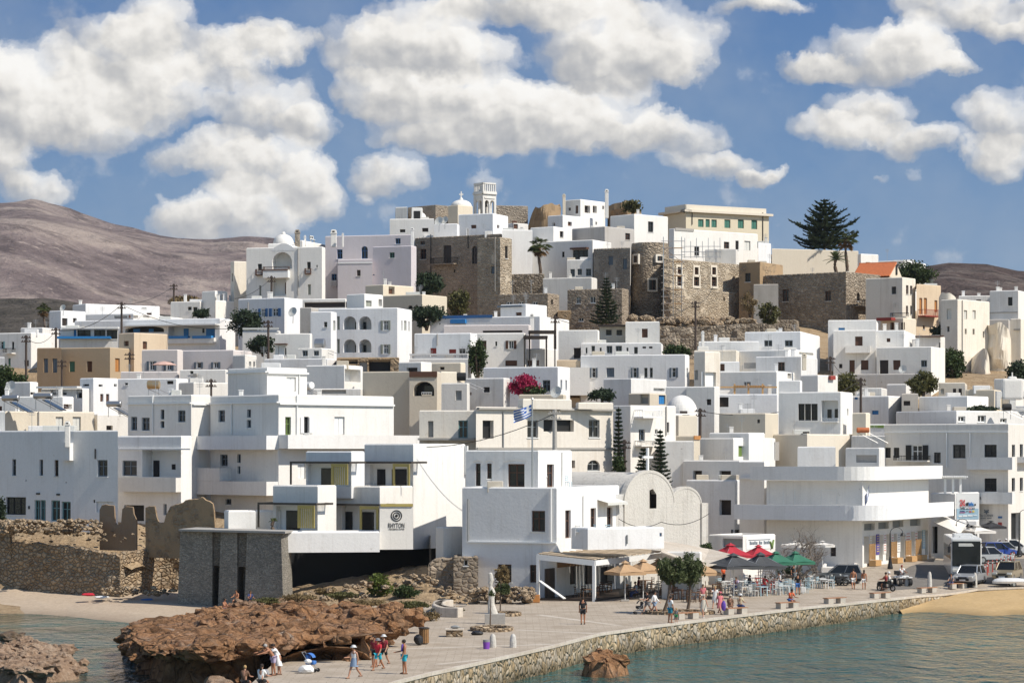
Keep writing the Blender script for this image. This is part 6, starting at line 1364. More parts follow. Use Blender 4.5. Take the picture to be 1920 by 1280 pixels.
def leafcloud(c,rad,n,size,rng,clumps=18,fill=.5,flat=.0,spikes=False,z0=None):
 mb = MB(); C = []
 for i in range(clumps):
  while True:
   d = Vector((rng.uniform(-1,1),rng.uniform(-1,1),rng.uniform(-1,1)))
   if .05 < d.length < 1: break
  d = d.normalized() * (d.length ** fill); C.append((d,rng.uniform(.22,.46)))
 for i in range(n):
  d,r = C[rng.randrange(clumps)]; g = Vector((rng.gauss(0,.5),rng.gauss(0,.5),rng.gauss(0,.45))) * r
  p = d * .78 + g
  if p.length > 1.25: continue
  q = Vector((c[0] + p.x * rad[0],c[1] + p.y * rad[1],c[2] + p.z * rad[2]))
  if z0 is not None and q.z < z0: continue
  a = Vector((rng.gauss(0,1),rng.gauss(0,1),rng.gauss(0,1) + flat)).normalized(); b = a.cross(Vector((rng.gauss(0,1),rng.gauss(0,1),rng.gauss(0,1)))).normalized(); e = a.cross(b)
  s = size * rng.uniform(.6,1.4); l = s * (2.6 if spikes else 1.25)
  mb.add([q - b * l * .5,q + e * s * .4,q + b * l * .5,q - e * s * .4],[(0,1,2,3)])
 return mb
def bush(name,label,x,ytop,ybase,hw,D,mat='leaf',n=900,size=.28,cat='bush',trunk=True,seed=0,clumps=18,group=None,spikes=False,depth=None):
 """x, ytop, ybase, hw in full photo pixels"""
 rng = random.Random(seed + int(x) * 13 + int(ytop)); k = D / F
 zb,zt = ZZ(ybase,D),ZZ(ytop,D); X = XX(x,D); r = hw * k; h = (zt - zb)
 o = empty(name,(X,D,zb),label,cat,group)
 c = (X,D,zb + h * .46); mb = leafcloud(c,(r * 1.12,depth or r * .95,h * .56),int(n * 2.2),size * .85,rng,int(clumps * 1.6),.6,spikes=spikes)
 mb.build('foliage',[mat],o)
 t = MB()
 for i in range(5):
  a = rng.uniform(0,6.28); t.tube([(X + cos(a) * .08,D + sin(a) * .08,zb - .5),(X + cos(a) * r * .25,D + sin(a) * r * .25,zb + h * .35),(X + cos(a) * r * .5,D + sin(a) * r * .5,zb + h * .7)],[.09,.06,.02],0,5)
 t.build('stem',['bark'],o); return o
def palm(label,x,ycrown,ybase,r,D,kind='fan',seed=0,dead=True):
 rng = random.Random(seed); k = D / F; X = XX(x,D); zc,zb = ZZ(ycrown,D),ZZ(ybase,D); R_ = r * k
 o = empty('palm_tree',(X,D,zb),label,'palm tree'); t = MB()
 tr = max(.14,min(.32,R_ * .12)); n = 9
 t.tube([(X + .12 * sin(i * .7),D,zb - 1 + (zc - zb + 1) * i / n) for i in range(n + 1)],[tr * (1.15 - .3 * i / n) * (1 + .08 * (i % 2)) for i in range(n + 1)],0,8); t.build('trunk',['bark'],o)
 def fronds(cnt,e0,e1,droop,mat,nm,L):
  mb = MB()
  for i in range(cnt):
   az = rng.uniform(0,6.28); el = R(rng.uniform(e0,e1)); l = L * rng.uniform(.75,1.1); d = Vector((cos(az),sin(az),0)); P = []
   for s in range(7):
    u = s / 6; P.append(Vector((X,D,zc)) + d * (l * u * cos(el)) + Vector((0,0,l * u * sin(el) - droop * l * u * u)))
   mb.tube(P,[.05 * (1 - s / 8) for s in range(7)],0,4)
   side = d.cross(Vector((0,0,1)))
   if kind == 'fan':
    c = P[4]; dirv = (P[6] - P[3]).normalized()
    for j in range(13):
     a = R(-78 + 156 * j / 12); v = dirv * cos(a) + side * sin(a); v = (v + Vector((0,0,-.15 - .2 * abs(sin(a))))).normalized(); e = v.cross(Vector((0,0,1))).normalized()
     m = c + v * l * .28; tip = c + v * l * .5 + Vector((0,0,-.06 * l)); mb.add([c,m + e * l * .045,tip,m - e * l * .045],[(0,1,2,3)])
   else:
    for s in range(2,14):
     u = s / 14; i0 = min(5,int(u * 6)); c = P[i0].lerp(P[i0 + 1],u * 6 - i0); tg = (P[i0 + 1] - P[i0]).normalized()
     for sg_ in (-1,1):
      v = (side * sg_ + tg * .7 + Vector((0,0,-.25))).normalized(); w_ = tg * l * .035; tip = c + v * l * .24 * (1 - u * .5)
      mb.add([c - w_,c + w_,tip],[(0,1,2)])
  mb.build(nm,[mat],o)
 fronds(26,-5,80,.35,'palmleaf','crown',R_)
 if dead: fronds(14,-60,-20,.25,'deadfrond','dead_fronds',R_ * .85)
 return o
def araucaria(label,x,ytop,ybase,hw,D,tiers=12,seed=0,dense=1.0,cone=1.0,name='pine_tree',cat='pine tree'):
 rng = random.Random(seed); k = D / F; X = XX(x,D); zt,zb = ZZ(ytop,D),ZZ(ybase,D); H_ = zt - zb; Rm = hw * k
 o = empty(name,(X,D,zb),label,cat); t = MB(); t.tube([(X,D,zb - 1),(X,D,zb + H_ * .5),(X,D,zt)],[max(.12,H_ * .025),H_ * .016,.03],0,8); t.build('trunk',['bark'],o)
 mb = MB(); tw = MB()
 for i in range(tiers):
  u = (i + .4) / tiers; z = zb + H_ * (.06 + .92 * u); rr = Rm * (1 - u ** 2.6) ** .95 * (.7 + .42 * rng.random()) if cone == 1 else Rm * (1 - u) ** .8 * (.9 + .2 * rng.random()); rr = max(rr,Rm * .06)
  nb = 7 if i % 2 else 8; ph = rng.random() * 6
  for j in range(nb):
   az = ph + 6.283 * j / nb + rng.uniform(-.2,.2); l = rr * rng.uniform(.62,1.15); d = Vector((cos(az),sin(az),0)); sd_ = Vector((-sin(az),cos(az),0)); up = .10 + .22 * u
   P = [Vector((X,D,z)) + d * l * s / 5 + Vector((0,0,l * (up * (s / 5) - .12 * sin(pi * s / 5)))) for s in range(6)]
   tw.tube(P,[.05 * (1 - s / 6) + .01 for s in range(6)],0,4)
   m = max(6,int(l * 6.5 * dense))
   for q in range(m):
    s = .18 + .82 * (q + rng.random()) / m; i0 = min(4,int(s * 5)); c = P[i0].lerp(P[i0 + 1],s * 5 - i0)
    for sg_ in (-1,1,0):
     ln = (.2 + l * .15 * (1.15 - s)) * rng.uniform(.6,1.35); v = (sd_ * sg_ * rng.uniform(.5,1) + d * rng.uniform(.2,.9) + Vector((rng.uniform(-.3,.3),rng.uniform(-.3,.3),rng.uniform(-.15,.6)))).normalized(); e = (Vector((0,0,1)) * .5 + d * .4 + sd_ * rng.uniform(-.5,.5)).normalized() * .075
     mb.add([c - e,c + v * ln * .5 - e * 1.3,c + v * ln,c + v * ln * .5 + e * 1.3,c + e],[(0,1,2,3,4)])
 tw.build('branches',['bark'],o); mb.build('crown',['leafdark'],o); return o
Zoom(0,0,1)
araucaria('huge Norfolk pine with tiered branches standing on the castle skyline',1546,372,470,66,392,15,3,2.0)
palm('tall thin palm with a ragged brown crown beside the great pine',1587,448,512,24,376,'fan',4)
palm('short feathery palm in front of the beige garden wall',1567,487,512,27,368,'feather',5,False)
palm('bushy fan palm with dead lower fronds in front of the L shaped white house',1012,462,515,23,355,'fan',6)
palm('stout palm at the far left edge of the upper town',83,580,612,15,342,'fan',7)
palm('small potted palm on the hotel terrace',513,975,992,9,207,'feather',8,False)
bush('pine_tree','rounded dense pine behind the orange tiled roof',1716,488,536,34,372,'leaf',1900,.34,'pine tree',seed=2,clumps=24)
araucaria('broad dark conifer in front of the square stone house',1137,518,612,30,334,15,9,1.6,0,'conifer','conifer tree')
bush('bush','round dark bush hiding part of the house with light blue shutters',461,578,628,30,312,'leafdark',1600,.28,seed=1)
bush('bush','low dark shrub below the white balustraded terrace',493,628,660,26,302,'leafdark',1000,.28,seed=2)
bush('bush','dark bush with spiky leaves at the foot of the brown stone mansion',802,512,552,27,350,'leafdark',1000,.34,seed=3,spikes=True)
bush('bush','scrubby olive shrub on the slope right of the brown stone mansion',862,542,590,24,342,'leafolive',800,.34,seed=4)
bush('bush','dark tree top above the red shuttered terrace house',800,573,612,34,318,'leafdark',1600,.3,seed=5)
bush('bush','green tree at the left edge beside the tan house',12,688,740,32,284,'leaf',1500,.3,'tree',seed=6)
bush('climbing_bush','tall green climber on the house with dark red shutters',896,632,700,17,288,'leaf',1500,.25,'climber',seed=7,clumps=24)
bush('bougainvillea','bright pink bougainvillea against the white house wall',984,704,738,29,267,'bloom',1500,.22,'bougainvillea',seed=8,clumps=22)
bush('bush','green leaves under the pink bougainvillea',1000,722,742,22,266,'leaf',500,.22,seed=9)
bush('pine_tree','flat topped little pine behind the cream derelict house',1128,728,754,21,252,'leafdark',900,.25,'pine tree',seed=10)
araucaria('dark slim cypress at the right edge of the derelict house',1160,762,892,13,236,16,11,2.0,0,'cypress','cypress')
araucaria('smaller of the two young firs behind the vaulted chapel',1206,838,915,22,233,10,12,1.5,0,'fir_tree','fir tree')
araucaria('taller of the two young firs behind the vaulted chapel',1238,804,922,22,230,15,13,1.5,0,'fir_tree','fir tree')
bush('bush','red flowering bush beneath the slim cypress',1160,850,890,12,234,'leaf',500,.2,seed=11)
bush('bush','yellow green shrub among the castle ruins',1441,567,606,18,342,'leafolive',800,.3,seed=12)
bush('bush','leafless thorny shrub left of the concrete annex',1406,545,588,14,343,'leafdry',220,.2,seed=13,spikes=True)
bush('bush','dense green tree beside the chalky castle house',1787,650,712,23,322,'leaf',1700,.3,'tree',seed=14)
bush('bush','small dark tree below the peach coloured house',1766,604,645,21,334,'leafdark',1100,.3,'tree',seed=15)
bush('broom_bush','dry yellowish broom bush on the white terrace',1731,698,738,26,292,'leafolive',900,.28,seed=16,spikes=True)
bush('bush','dark green bush below the two tier white house',1590,700,735,28,290,'leafolive',1000,.28,seed=17)
bush('bush','dark shrub at the right border beneath the castle cliff',1908,672,722,22,318,'leafdark',900,.3,seed=18)
bush('bush','round green shrub right of the stepped white house',1268,645,672,24,293,'leaf',900,.28,seed=19)
bush('hedge','low clipped dark hedge on the long flat terrace',1842,760,771,26,277,'leafdark',700,.2,'hedge',seed=20)
bush('bush','small rounded shrub by the chapel wall',1325,1017,1032,10,214,'leaf',500,.16,seed=21)
bush('bush','scrub and rubble bush on top of the castle mound',1187,374,400,18,400,'leafolive',500,.35,seed=22)
bush('bush','dark cactus clump beside the verandah house',378,580,594,14,346,'leafdark',400,.3,seed=23,spikes=True)
bush('reeds','pale dry reeds on the ridge by the leaning pole',345,556,570,26,356,'leafdry',900,.3,'reeds',seed=24,spikes=True)
bush('bush','dark leaves at the left border by the shore house',4,930,985,8,226,'leafdark',500,.2,seed=25)
bush('bush','bright yellow green shrub on the earth bank',712,1076,1116,23,199,'leafbright',1300,.17,seed=26)
bush('bush','low dark green bush next to the yellow green shrub',761,1097,1118,24,197,'leaf',900,.15,seed=27)
for i,(x,y,hw,h,D,lb) in enumerate(((560,1128,34,16,190,'brownish low scrub below the stone tower'),(640,1122,26,14,190,'dry scrub in the middle of the earth bank'),(690,1134,30,12,184,'dry scrub along the top of the headland'),(775,1140,30,14,184,'grey green scrub near the curved seat wall'),(800,1165,22,22,176,'grey green scrub behind the litter bin'),(840,1148,28,12,182,'greenish scrub behind the curved seat wall'),(610,1112,18,12,196,'small dry bush under the black undercroft'),(505,1130,24,10,188,'dry grass tuft at the foot of the stone tower'))):
 bush('scrub',lb,x,y - h,y,hw,D,'leafolive' if i % 2 else 'leafdry',700,.13,'scrub',seed=30 + i,group='scrub on the earth bank')
bush('dry_plant','tall dry straw coloured plant in front of the brown restaurant window',942,1058,1100,12,199,'leafdry',260,.22,'plant',seed=40,spikes=True)
# tamarisks by the restaurant
def tamarisk(label,x,ytop,ycr,ybase,hw,seed,lean=0):
 g = gnd(x + lean,ybase); D = g.y; rng = random.Random(seed); k = D / F
 o = empty('tamarisk_tree',g,label,'tree','tamarisk trees on the quay'); X = XX(x,D); zt,zc = ZZ(ytop,D),ZZ(ycr,D)
 t = MB(); t.tube([g - Vector((0,0,.2)),g.lerp(Vector((X,D,zc)),.5) + Vector((.1,0,0)),Vector((X,D,zc + .3)),Vector((X + .1,D,(zc + zt) / 2))],[.13,.1,.08,.03],0,7)
 for i in range(7): a = i * .9; t.tube([Vector((X,D,zc)),Vector((X + cos(a) * hw * k * .5,D + sin(a) * .6,zc + (zt - zc) * .55))],[.05,.015],0,5)
 t.build('trunk',['bark'],o)
 leafcloud((X,D,(zt + zc) / 2),(hw * k,hw * k * .9,(zt - zc) / 2),3200,.13,rng,26,.45,spikes=True).build('crown',['tamarisk'],o)
tamarisk('left and darker of two feathery tamarisks between the tan sunshades and the quay',1258,1040,1096,1150,28,1,-16)
tamarisk('right and taller of two feathery tamarisks between the tan sunshades and the quay',1294,1036,1094,1146,26,2,-6)
def sapling(label,x,ytop,ybase,hw,seed,leaves,crown):
 g = gnd(x,ybase); D = g.y; k = D / F; o = empty('sapling',g,label,'young tree'); t = MB(); zt = ZZ(ytop,D)
 t.tube([g,Vector((g.x + .02,D,(zt + g.z) / 2)),Vector((g.x + .05,D,zt))],[.05,.04,.02],0,6); t.build('trunk',['bark'],o)
 if leaves: leafcloud((g.x + .1,D,ZZ(crown,D)),(hw * k,hw * k * .8,hw * k * .8),leaves,.13,random.Random(seed),12,spikes=True).build('crown',['tamarisk'],o)
sapling('small feathery young tree behind the white statue',938,1085,1150,14,3,900,1103)
sapling('bare thin sapling in front of the white statue',919,1122,1178,5,4,60,1112)
# big leafless tree in front of the shop building
def baretree(label,x,ybase,D,h,spread,seed):
 rng = random.Random(seed); X = XX(x,D); z0 = 0; o = empty('bare_tree',(X,D,z0),label,'tree'); mb = MB(); tw = MB()
 def br(p,d,l,r,lv):
  n = 3; P = [p]; q = Vector(p)
  for i in range(n):
   d = (d + Vector((rng.gauss(0,.16),rng.gauss(0,.16),rng.gauss(0,.1) + (.03 if lv > 2 else -.01)))).normalized(); q = q + d * l / n; P.append(Vector(q))
  (mb if lv < 4 else tw).tube(P,[r * (1 - .45 * i / n) for i in range(n + 1)],0,7 if lv < 2 else 4,False)
  if lv >= 6: return
  for i in range(4 if lv == 0 else (3 if lv < 5 else 3)):
   a = rng.uniform(0,6.28); e = d.cross(Vector((cos(a),sin(a),.3))).normalized(); nd = (d * .75 + e * rng.uniform(.5,.95) + Vector((0,0,.1)) + Vector((spread * (1 if e.x > 0 else -1) * (.3 if lv < 2 else .1),0,0))).normalized()
   br(P[-1] if i < 2 else P[-2],nd,l * rng.uniform(.62,.85),r * .58,lv + 1)
 br(Vector((X,D,z0 - .2)),Vector((-.1,0,1)),h * .27,.24,0)
 mb.build('trunk',['twig'],o); tw.build('twigs',['twig'],o)
baretree('large leafless tree spreading in front of the shop building',1515,1085,219,6.6,1.0,5)
# ================================================================== POLES, WIRES, ROOF CLUTTER
Zoom(0,0,1)
def pole(label,x,ytop,ybase,D,mat='pole',arms=True,r=.11):
 X = XX(x,D); zb,zt = ZZ(ybase,D),ZZ(ytop,D); o = empty('utility_pole',(X,D,zb),label,'utility pole','utility poles of the town'); mb = MB()
 mb.tube([(X,D,zb - 1.2),(X,D,zt)],[r * 1.2,r],0,8); mb.build('post',[mat],o)
 if arms:
  a = MB()
  for dz in (.3,.75):
   a.box((X,D - .12,zt - dz),(.55,.05,.05))
   for s in (-.38,-.15,.15,.38): a.lathe((X + s,D - .12,zt - dz + .05),[(.045,0),(.06,.06),(.04,.14)],0,6)
  a.build('crossarm',[mat],o)
 return Vector((X,D,zt - .3))
P_ = {}
for k,lb,x,y0,y1,D in (('a','dark wooden pole in front of the blue shuttered hotel',228,566,625,312),('b','leaning pole on the ridge among pale reeds',326,532,572,354),('c','brown pole left of the tan house',49,628,715,296),('d','pole between the far left house and the conservatory',105,614,650,310),('e','short pole before the arched loggia of the white mansion',509,517,562,336),('f','rusty pole below the round bush',503,600,660,300),('g','pole behind the pergola house in mid town',1041,592,650,300),('h','tall dark pole in front of the long castle wall',1304,564,660,318),('i','dark pole beside the low house with the blue shutter',1614,708,765,280),('j','pole right of the white dome with many cables',1313,765,822,256),('k','short dark pole beside the two tier white house',1557,668,700,300),('l','brown post beside the two young firs',1171,824,890,236),('m','thin pole before the tan house facade',116,674,725,294),('n','slender mast on the pink roof terrace',243,660,720,286),('q','thin dark mast in front of the tall apartment house',396,710,760,262)):
 P_[k] = pole(lb,x,y0,y1,D,r=.10 if k in 'mnq' else .12)
X = XX(1040,216); cp = pole('grey concrete pole with a white chimney foot in front of the ragged opening',1040,768,860,217,'concrete',True,.17)
def wire(label,pts,r=.03,sag=.6):
 mb = MB()
 for a,b in zip(pts,pts[1:]): mb.tube([a.lerp(b,i / 10) - Vector((0,0,sag * 4 * (i / 10) * (1 - i / 10))) for i in range(11)],r,0,4,False)
 tag(mb.build('power_line',['black']),label,'cable','overhead cables')
wire('cable from the leaning ridge pole down to the hotel pole',[P_['b'],P_['a']]); wire('cable sagging from the hotel pole to the brown pole left of the tan house',[P_['a'],P_['d'],P_['c']],sag=1.0)
wire('cable from the hotel pole towards the middle of the upper town',[P_['a'],P_['f']],sag=1.6); wire('cable from the castle wall pole up to the bastion',[P_['h'],at(1340,530,352)],sag=.8)
wire('cable from the castle wall pole across to the pergola house pole',[P_['h'],P_['g']],sag=2.0); wire('cable from the dome pole to the blue shutter house pole',[P_['j'],P_['i']],sag=1.6)
wire('double cable running from the concrete pole down across the derelict house',[cp,at(800,838,214)],sag=.6); wire('cable from the two tier house pole down to the blue shutter pole',[P_['k'],P_['i']],sag=.8)
wire('cable hanging along the chapel front',[at(1160,972,206),at(1240,978,208),at(1330,962,212)],r=.025,sag=.5)
wire('cable from the mansion pole to the blue shuttered house',[P_['e'],at(440,560,322)],sag=.5)
# flagpole and flags
def flag(name,label,X,D,z0,w_,h_,droop,mats,nx=22,flip=-1):
 ny = 9; mb = MB()
 vs = []
 for j in range(ny + 1):
  for i in range(nx + 1):
   u,t = i / nx,j / ny; vs.append((X + flip * w_ * u * (1 - .12 * droop),D + .22 * sin(u * 8 + t * 1.5) * u,z0 - h_ * t - droop * h_ * u * (1.0 + .1 * sin(5 * u)) * (.85 + .15 * t)))
 for j in range(ny):
  for i in range(nx):
   canton = i < nx * .37 and j < 5
   cross = canton and (j == 2 or abs(i - nx * .18) < 1.3)
   mi = (1 if cross else 0) if canton else j % 2
   a = j * (nx + 1) + i; mb.f.append((a,a + 1,a + nx + 2,a + nx + 1)); mb.m.append(mi)
 mb.v = vs; return mb
plain('flagblue',(.035,.12,.42),.7,.05)
D = 203.5; X = XX(998,D); fp = empty('flagpole',(X,D,ZZ(985,D)),'tall pale flagpole on the restaurant house','flagpole'); mb = MB(); mb.tube([(X,D,ZZ(985,D)),(X,D,ZZ(750,D))],[.09,.05],0,8); mb.lathe((X,D,ZZ(750,D)),[(.05,0),(.11,.08),(.05,.18)],0,8); mb.box((X,D + .5,ZZ(905,D)),(.04,.5,.04)); mb.box((X,D + .5,ZZ(865,D)),(.04,.5,.04)); mb.build('pole',['steel'],fp)
tag(flag('greek_flag','',X - .06,D,ZZ(758,D),1.5,.85,.75,None).build('greek_flag',['flagblue','paintwhite']),'blue and white striped Greek flag blowing on the tall flagpole','flag')
D = 230.5; X = XX(1622,D); fp2 = empty('flagpole',(X + .6,D + 1,ZZ(940,D)),'short slanting flagstaff on the corner of the shop building','flagpole'); mb = MB(); mb.tube([(X + .3,D + 2.2,ZZ(945,D)),(X + .35,D,ZZ(908,D))],.035,0,6); mb.build('pole',['steel'],fp2)
tag(flag('greek_flag','',X + .35,D,ZZ(910,D),.45,.8,1.5,None,10).build('greek_flag',['flagblue','paintwhite']),'drooping Greek flag on the corner of the shop building','flag')
# scaffolding on the castle wall
sc = empty('scaffolding',at(1265,600,349),'thin metal scaffolding against the bastion and the long castle wall','scaffolding'); mb = MB(); pk = MB()
def spt(x,y,d=0): return at(x,y,lerp(x,[(1240,349),(1280,351),(1350,361)]) + d)
for d in (0,1.2):
 for x in (1244,1262,1278): mb.tube([spt(x,444,d),spt(x,600,d)],.05,0,4)
 for y in range(452,600,13): mb.tube([spt(1240,y,d),spt(1284,y,d)],.04,0,4)
 for x in range(1284,1352,11): mb.tube([spt(x,452 if x % 2 else 446,d + 6),spt(x,484,d + 6)],.04,0,4)
 for y in (462,472,482): mb.tube([spt(1278,y,d + 6),spt(1352,y,d + 6)],.04,0,4)
for i in range(5): mb.tube([spt(1244,465 + i * 26),spt(1278,491 + i * 26)],.04,0,4)
for y in range(465,600,26): a = spt(1261,y,.6); pk.box(a,(1.25,.5,.03))
mb.build('tubes',['steel'],sc); pk.build('planks',['woodlight'],sc)
# rubble of the castle slope, ruined terrace walls
rng = random.Random(11)
def rubble(label,pts,n,s0,s1,mat,seed,name='rubble',depthv=3):
 rng = random.Random(seed); mb = MB()
 for i in range(n):
  x,y,D = pts(rng); p = at(x,y,D); mb.blob(p,rng.uniform(s0,s1),0,1,.35,1.3,(rng.uniform(.8,1.4),rng.uniform(.8,1.3),rng.uniform(.5,.8)),seed * 100 + i)
 o = mb.build(name,[mat]); tag(o,label,'rubble',kind='stuff'); return o
rubble('loose stones and debris heaped below the castle wall',lambda r: (lambda x: (x,596 + r.uniform(0,22) + (x - 1240) * .02,338 + r.uniform(-4,4)))(r.uniform(1180,1425)),130,.25,.9,'rubblestone',3)
wall_profile('stone_wall','upper dry stone terrace wall under the castle rubble',332,[(1205,622),(1240,612),(1300,614),(1360,610),(1425,606),(1500,615)],2,'bastion',ZZ(655,332),'wall',31,.3,30)
wall_profile('stone_wall','lower dry stone terrace wall with a brown niche under the castle rubble',322,[(1205,640),(1260,634),(1340,636),(1420,632),(1470,640)],2,'bastion',ZZ(690,322),'wall',33,.3,30)
rubble('broken stones along the top of the left beach wall',lambda r: (lambda x: (x,975 + r.uniform(0,24),216.8 + r.uniform(-.6,5)))(r.uniform(0,190)),190,.1,.42,'rubblestone',5)
rubble('pale stones and dry earth lumps on the ruin terrace',lambda r: (lambda x: (x,1003 + r.uniform(-14,12),218 + r.uniform(-1,5)))(r.uniform(20,330)),120,.06,.2,'rubblestone',6)
rubble('stones at the foot of the beach wall',lambda r: (r.uniform(190,330),1108 + r.uniform(-8,8),211 + r.uniform(-1,2)),60,.08,.32,'rubblestone',7)
rubble('grey stones scattered over the earth bank',lambda r: (lambda x: (x,lerp(x,[(545,1118),(700,1092),(790,1078),(880,1122)]) + r.uniform(-4,26),lerp(x,[(545,196),(700,200),(800,204),(880,194)]) + r.uniform(-3,1)))(r.uniform(545,880)),150,.08,.36,'rubblestone',8)
rubble('pale rubble heap beside the parked scooter',lambda r: (r.uniform(882,1000),1120 + r.uniform(-20,8) * (1 - abs(r.uniform(-1,1)) * .4),196 + r.uniform(-1.5,1.5)),120,.12,.42,'rubblestone',9)
# solar heaters and tanks
def heater(label,x,y,D,L=1.6,mat='steel',r=.28,az=25,panel=True):
 p = at(x,y,D); o = empty('solar_water_heater',p,label,'solar heater','solar water heaters on the roofs'); t = R(az); d = Vector((cos(t),-sin(t) * .6,0)).normalized(); n = Vector((0,0,1)).cross(d)
 mb = MB(); mb.tube([p - d * L / 2,p - d * (L / 2 - .05),p + d * (L / 2 - .05),p + d * L / 2],[r * .8,r,r,r * .8],0,16); mb.build('tank',[mat],o)
 f = MB()
 for s in (-.4,.4):
  q = p + d * L * s; f.tube([q - Vector((0,0,r)),q - Vector((0,0,1.25))],.03,0,5); f.tube([q - Vector((0,0,r)),q + Vector((1.9,-.2,-1.25))],.03,0,5)
 f.build('frame',['steel'],o)
 if panel:
  a = p + Vector((.2,-.1,-.35)); pm = MB(); e = Vector((1.75,-.1,-.95)); sdv = Vector((.1,1.0,0))
  pm.add([a - sdv,a + sdv,a + e + sdv,a + e - sdv,a - sdv + Vector((0,0,-.08)),a + sdv + Vector((0,0,-.08)),a + e + sdv + Vector((0,0,-.08)),a + e - sdv + Vector((0,0,-.08))],[(0,1,2,3),(4,5,6,7),(0,3,7,4),(1,2,6,5),(0,1,5,4),(3,2,6,7)]); pm.build('collector',['glass'],o)
heater('grey solar tank with a dark sloping panel at the very left roof edge',20,746,251,1.7); heater('grey solar tank with a dark sloping panel, right of the other on the cream block',81,742,251,1.9)
plain('goldmetal',(.55,.40,.22),.3,.1,metal=.7); heater('golden water tank on a frame above the shaded shore house',288,721,256,1.2,'goldmetal',.42,10,False)
heater('small white tank on a frame behind the roof of the apartment house',580,723,250,.8,'paintwhite',.35,60,False); heater('rusty grey tank on the roof beside the arcaded house',600,644,290,1.1,'steel',.55,20,False)
heater('low grey solar tank between chimneys in the left town',214,757,256,1.5); heater('black tank on the roof left of the bougainvillea',865,706,258,.9,'black',.4,0,False)
heater('brick red roof tank right of the six pane house',1618,806,256,1.2,'redtile',.25,0,False); heater('dark tank on the roof beside the bell gable',1888,763,274,.9,'black',.35,0,False)
for x,y,D,lb in ((1375,758,262,'long grey panel row on the roofs right of the six pane house'),): pass
def dish(label,x,y,D,r):
 p = at(x,y,D); o = empty('satellite_dish',p - Vector((0,0,r)),label,'satellite dish','satellite dishes on the roofs'); mb = MB(); n = Vector((-.5,-.8,.35)).normalized(); a = n.cross(Vector((0,0,1))).normalized(); b = a.cross(n); K = 14
 c = p - n * .1; ring_ = [p + a * cos(6.283 * i / K) * r + b * sin(6.283 * i / K) * r + n * .12 * r for i in range(K)]
 for i in range(K): mb.add([c,ring_[i],ring_[(i + 1) % K]],[(0,1,2)])
 mb.build('reflector',['pale'],o); m = MB(); m.tube([c,p - Vector((0,-.1,r * 2.2))],.04,0,5); m.tube([c - b * r * .6,p + n * r * .9],.02,0,4); m.build('mount',['steel'],o)
for a in (('big pale dish on the white cube below the domed church',823,415,361,.65),('second pale dish beside the big one below the church',834,413,361,.55),('dish leaning by the door of the house with dark doors',1693,692,303,.5),('dish on the low roof under the bougainvillea',1043,735,258,.6),('dish on the white house at the far left roofs',20,726,273,.7),('dish on the wall of the blue shuttered house',549,585,312,.6),('pair of round dishes on the far left cube roof',118,577,332,.45)): dish(*a)
# small things on many roofs: aerials, vent chimneys, roof boxes (parts of their houses)
rng = random.Random(5)
for nm,ri in list(root_info.items()):
 o = bpy.data.objects.get(nm)
 if o is None or o.get('category') not in ('house','hotel','apartment house') or ri['w1'] < 3 or ri['w2'] < 2.5: continue
 C,dL,dRr,w1,w2,zt = ri['C'],ri['dL'],ri['dR'],ri['w1'],ri['w2'],ri['top']
 for k in range(rng.choice((2,2,3,4))):
  p = C + dL * rng.uniform(.5,max(.6,w1 - .5)) + dRr * rng.uniform(.5,max(.6,w2 - .5)); p.z = zt - .45; q = rng.random(); mb = MB()
  if q < .4:
   h_ = rng.uniform(1.2,2.6); mb.tube([p,p + Vector((0,0,h_))],.022,0,4)
   for i in range(4): mb.tube([p + Vector((-.35 + i * .03,0,h_ - .1 - i * .13)),p + Vector((.35 - i * .03,0,h_ - .1 - i * .13))],.014,0,4)
   mb.build('antenna',['steel'],o)
  elif q < .7:
   h_ = rng.uniform(.8,1.4); mb.rbox(p + Vector((0,0,h_ / 2)),(.19,.19,h_ / 2),.04); mb.box(p + Vector((0,0,h_ + .05)),(.22,.22,.04)); mb.build('chimney',['white'],o)
  else:
   mb.rbox(p + Vector((0,0,.45)),(rng.uniform(.4,.9),rng.uniform(.3,.6),.45),.06); mb.build('roof_box',[rng.choice(('white','pale','beige'))],o)
# ================================================================== THE QUAY: furniture, cafes, vehicles, people
Zoom(0,0,1)
def G(x,y): return gnd(x,y)
plain('benchstone',(.46,.42,.36),.9,.2,5); plain('benchwood',(.34,.17,.09),.6,.25,6); plain('tancloth',(.42,.27,.15),.85,.1,2); plain('greycloth',(.055,.058,.062),.8,.15,2); plain('greencloth',(.03,.14,.085),.8,.1,2); plain('redcloth',(.38,.02,.035),.8,.1,2); plain('whitecloth',(.66,.63,.58),.85,.08,2); plain('blackcloth',(.03,.03,.033),.8)
plain('lightchair',(.42,.56,.62),.6,.1); plain('whitechair',(.66,.66,.64),.6,.08); plain('redchair',(.42,.06,.04),.6); plain('darkchair',(.14,.075,.04),.6,.2); plain('tyre',(.02,.02,.02),.8); plain('chrome',(.5,.5,.52),.25,.05,metal=.9); plain('redpost',(.42,.07,.05),.6); plain('lampblack',(.018,.018,.02),.5)
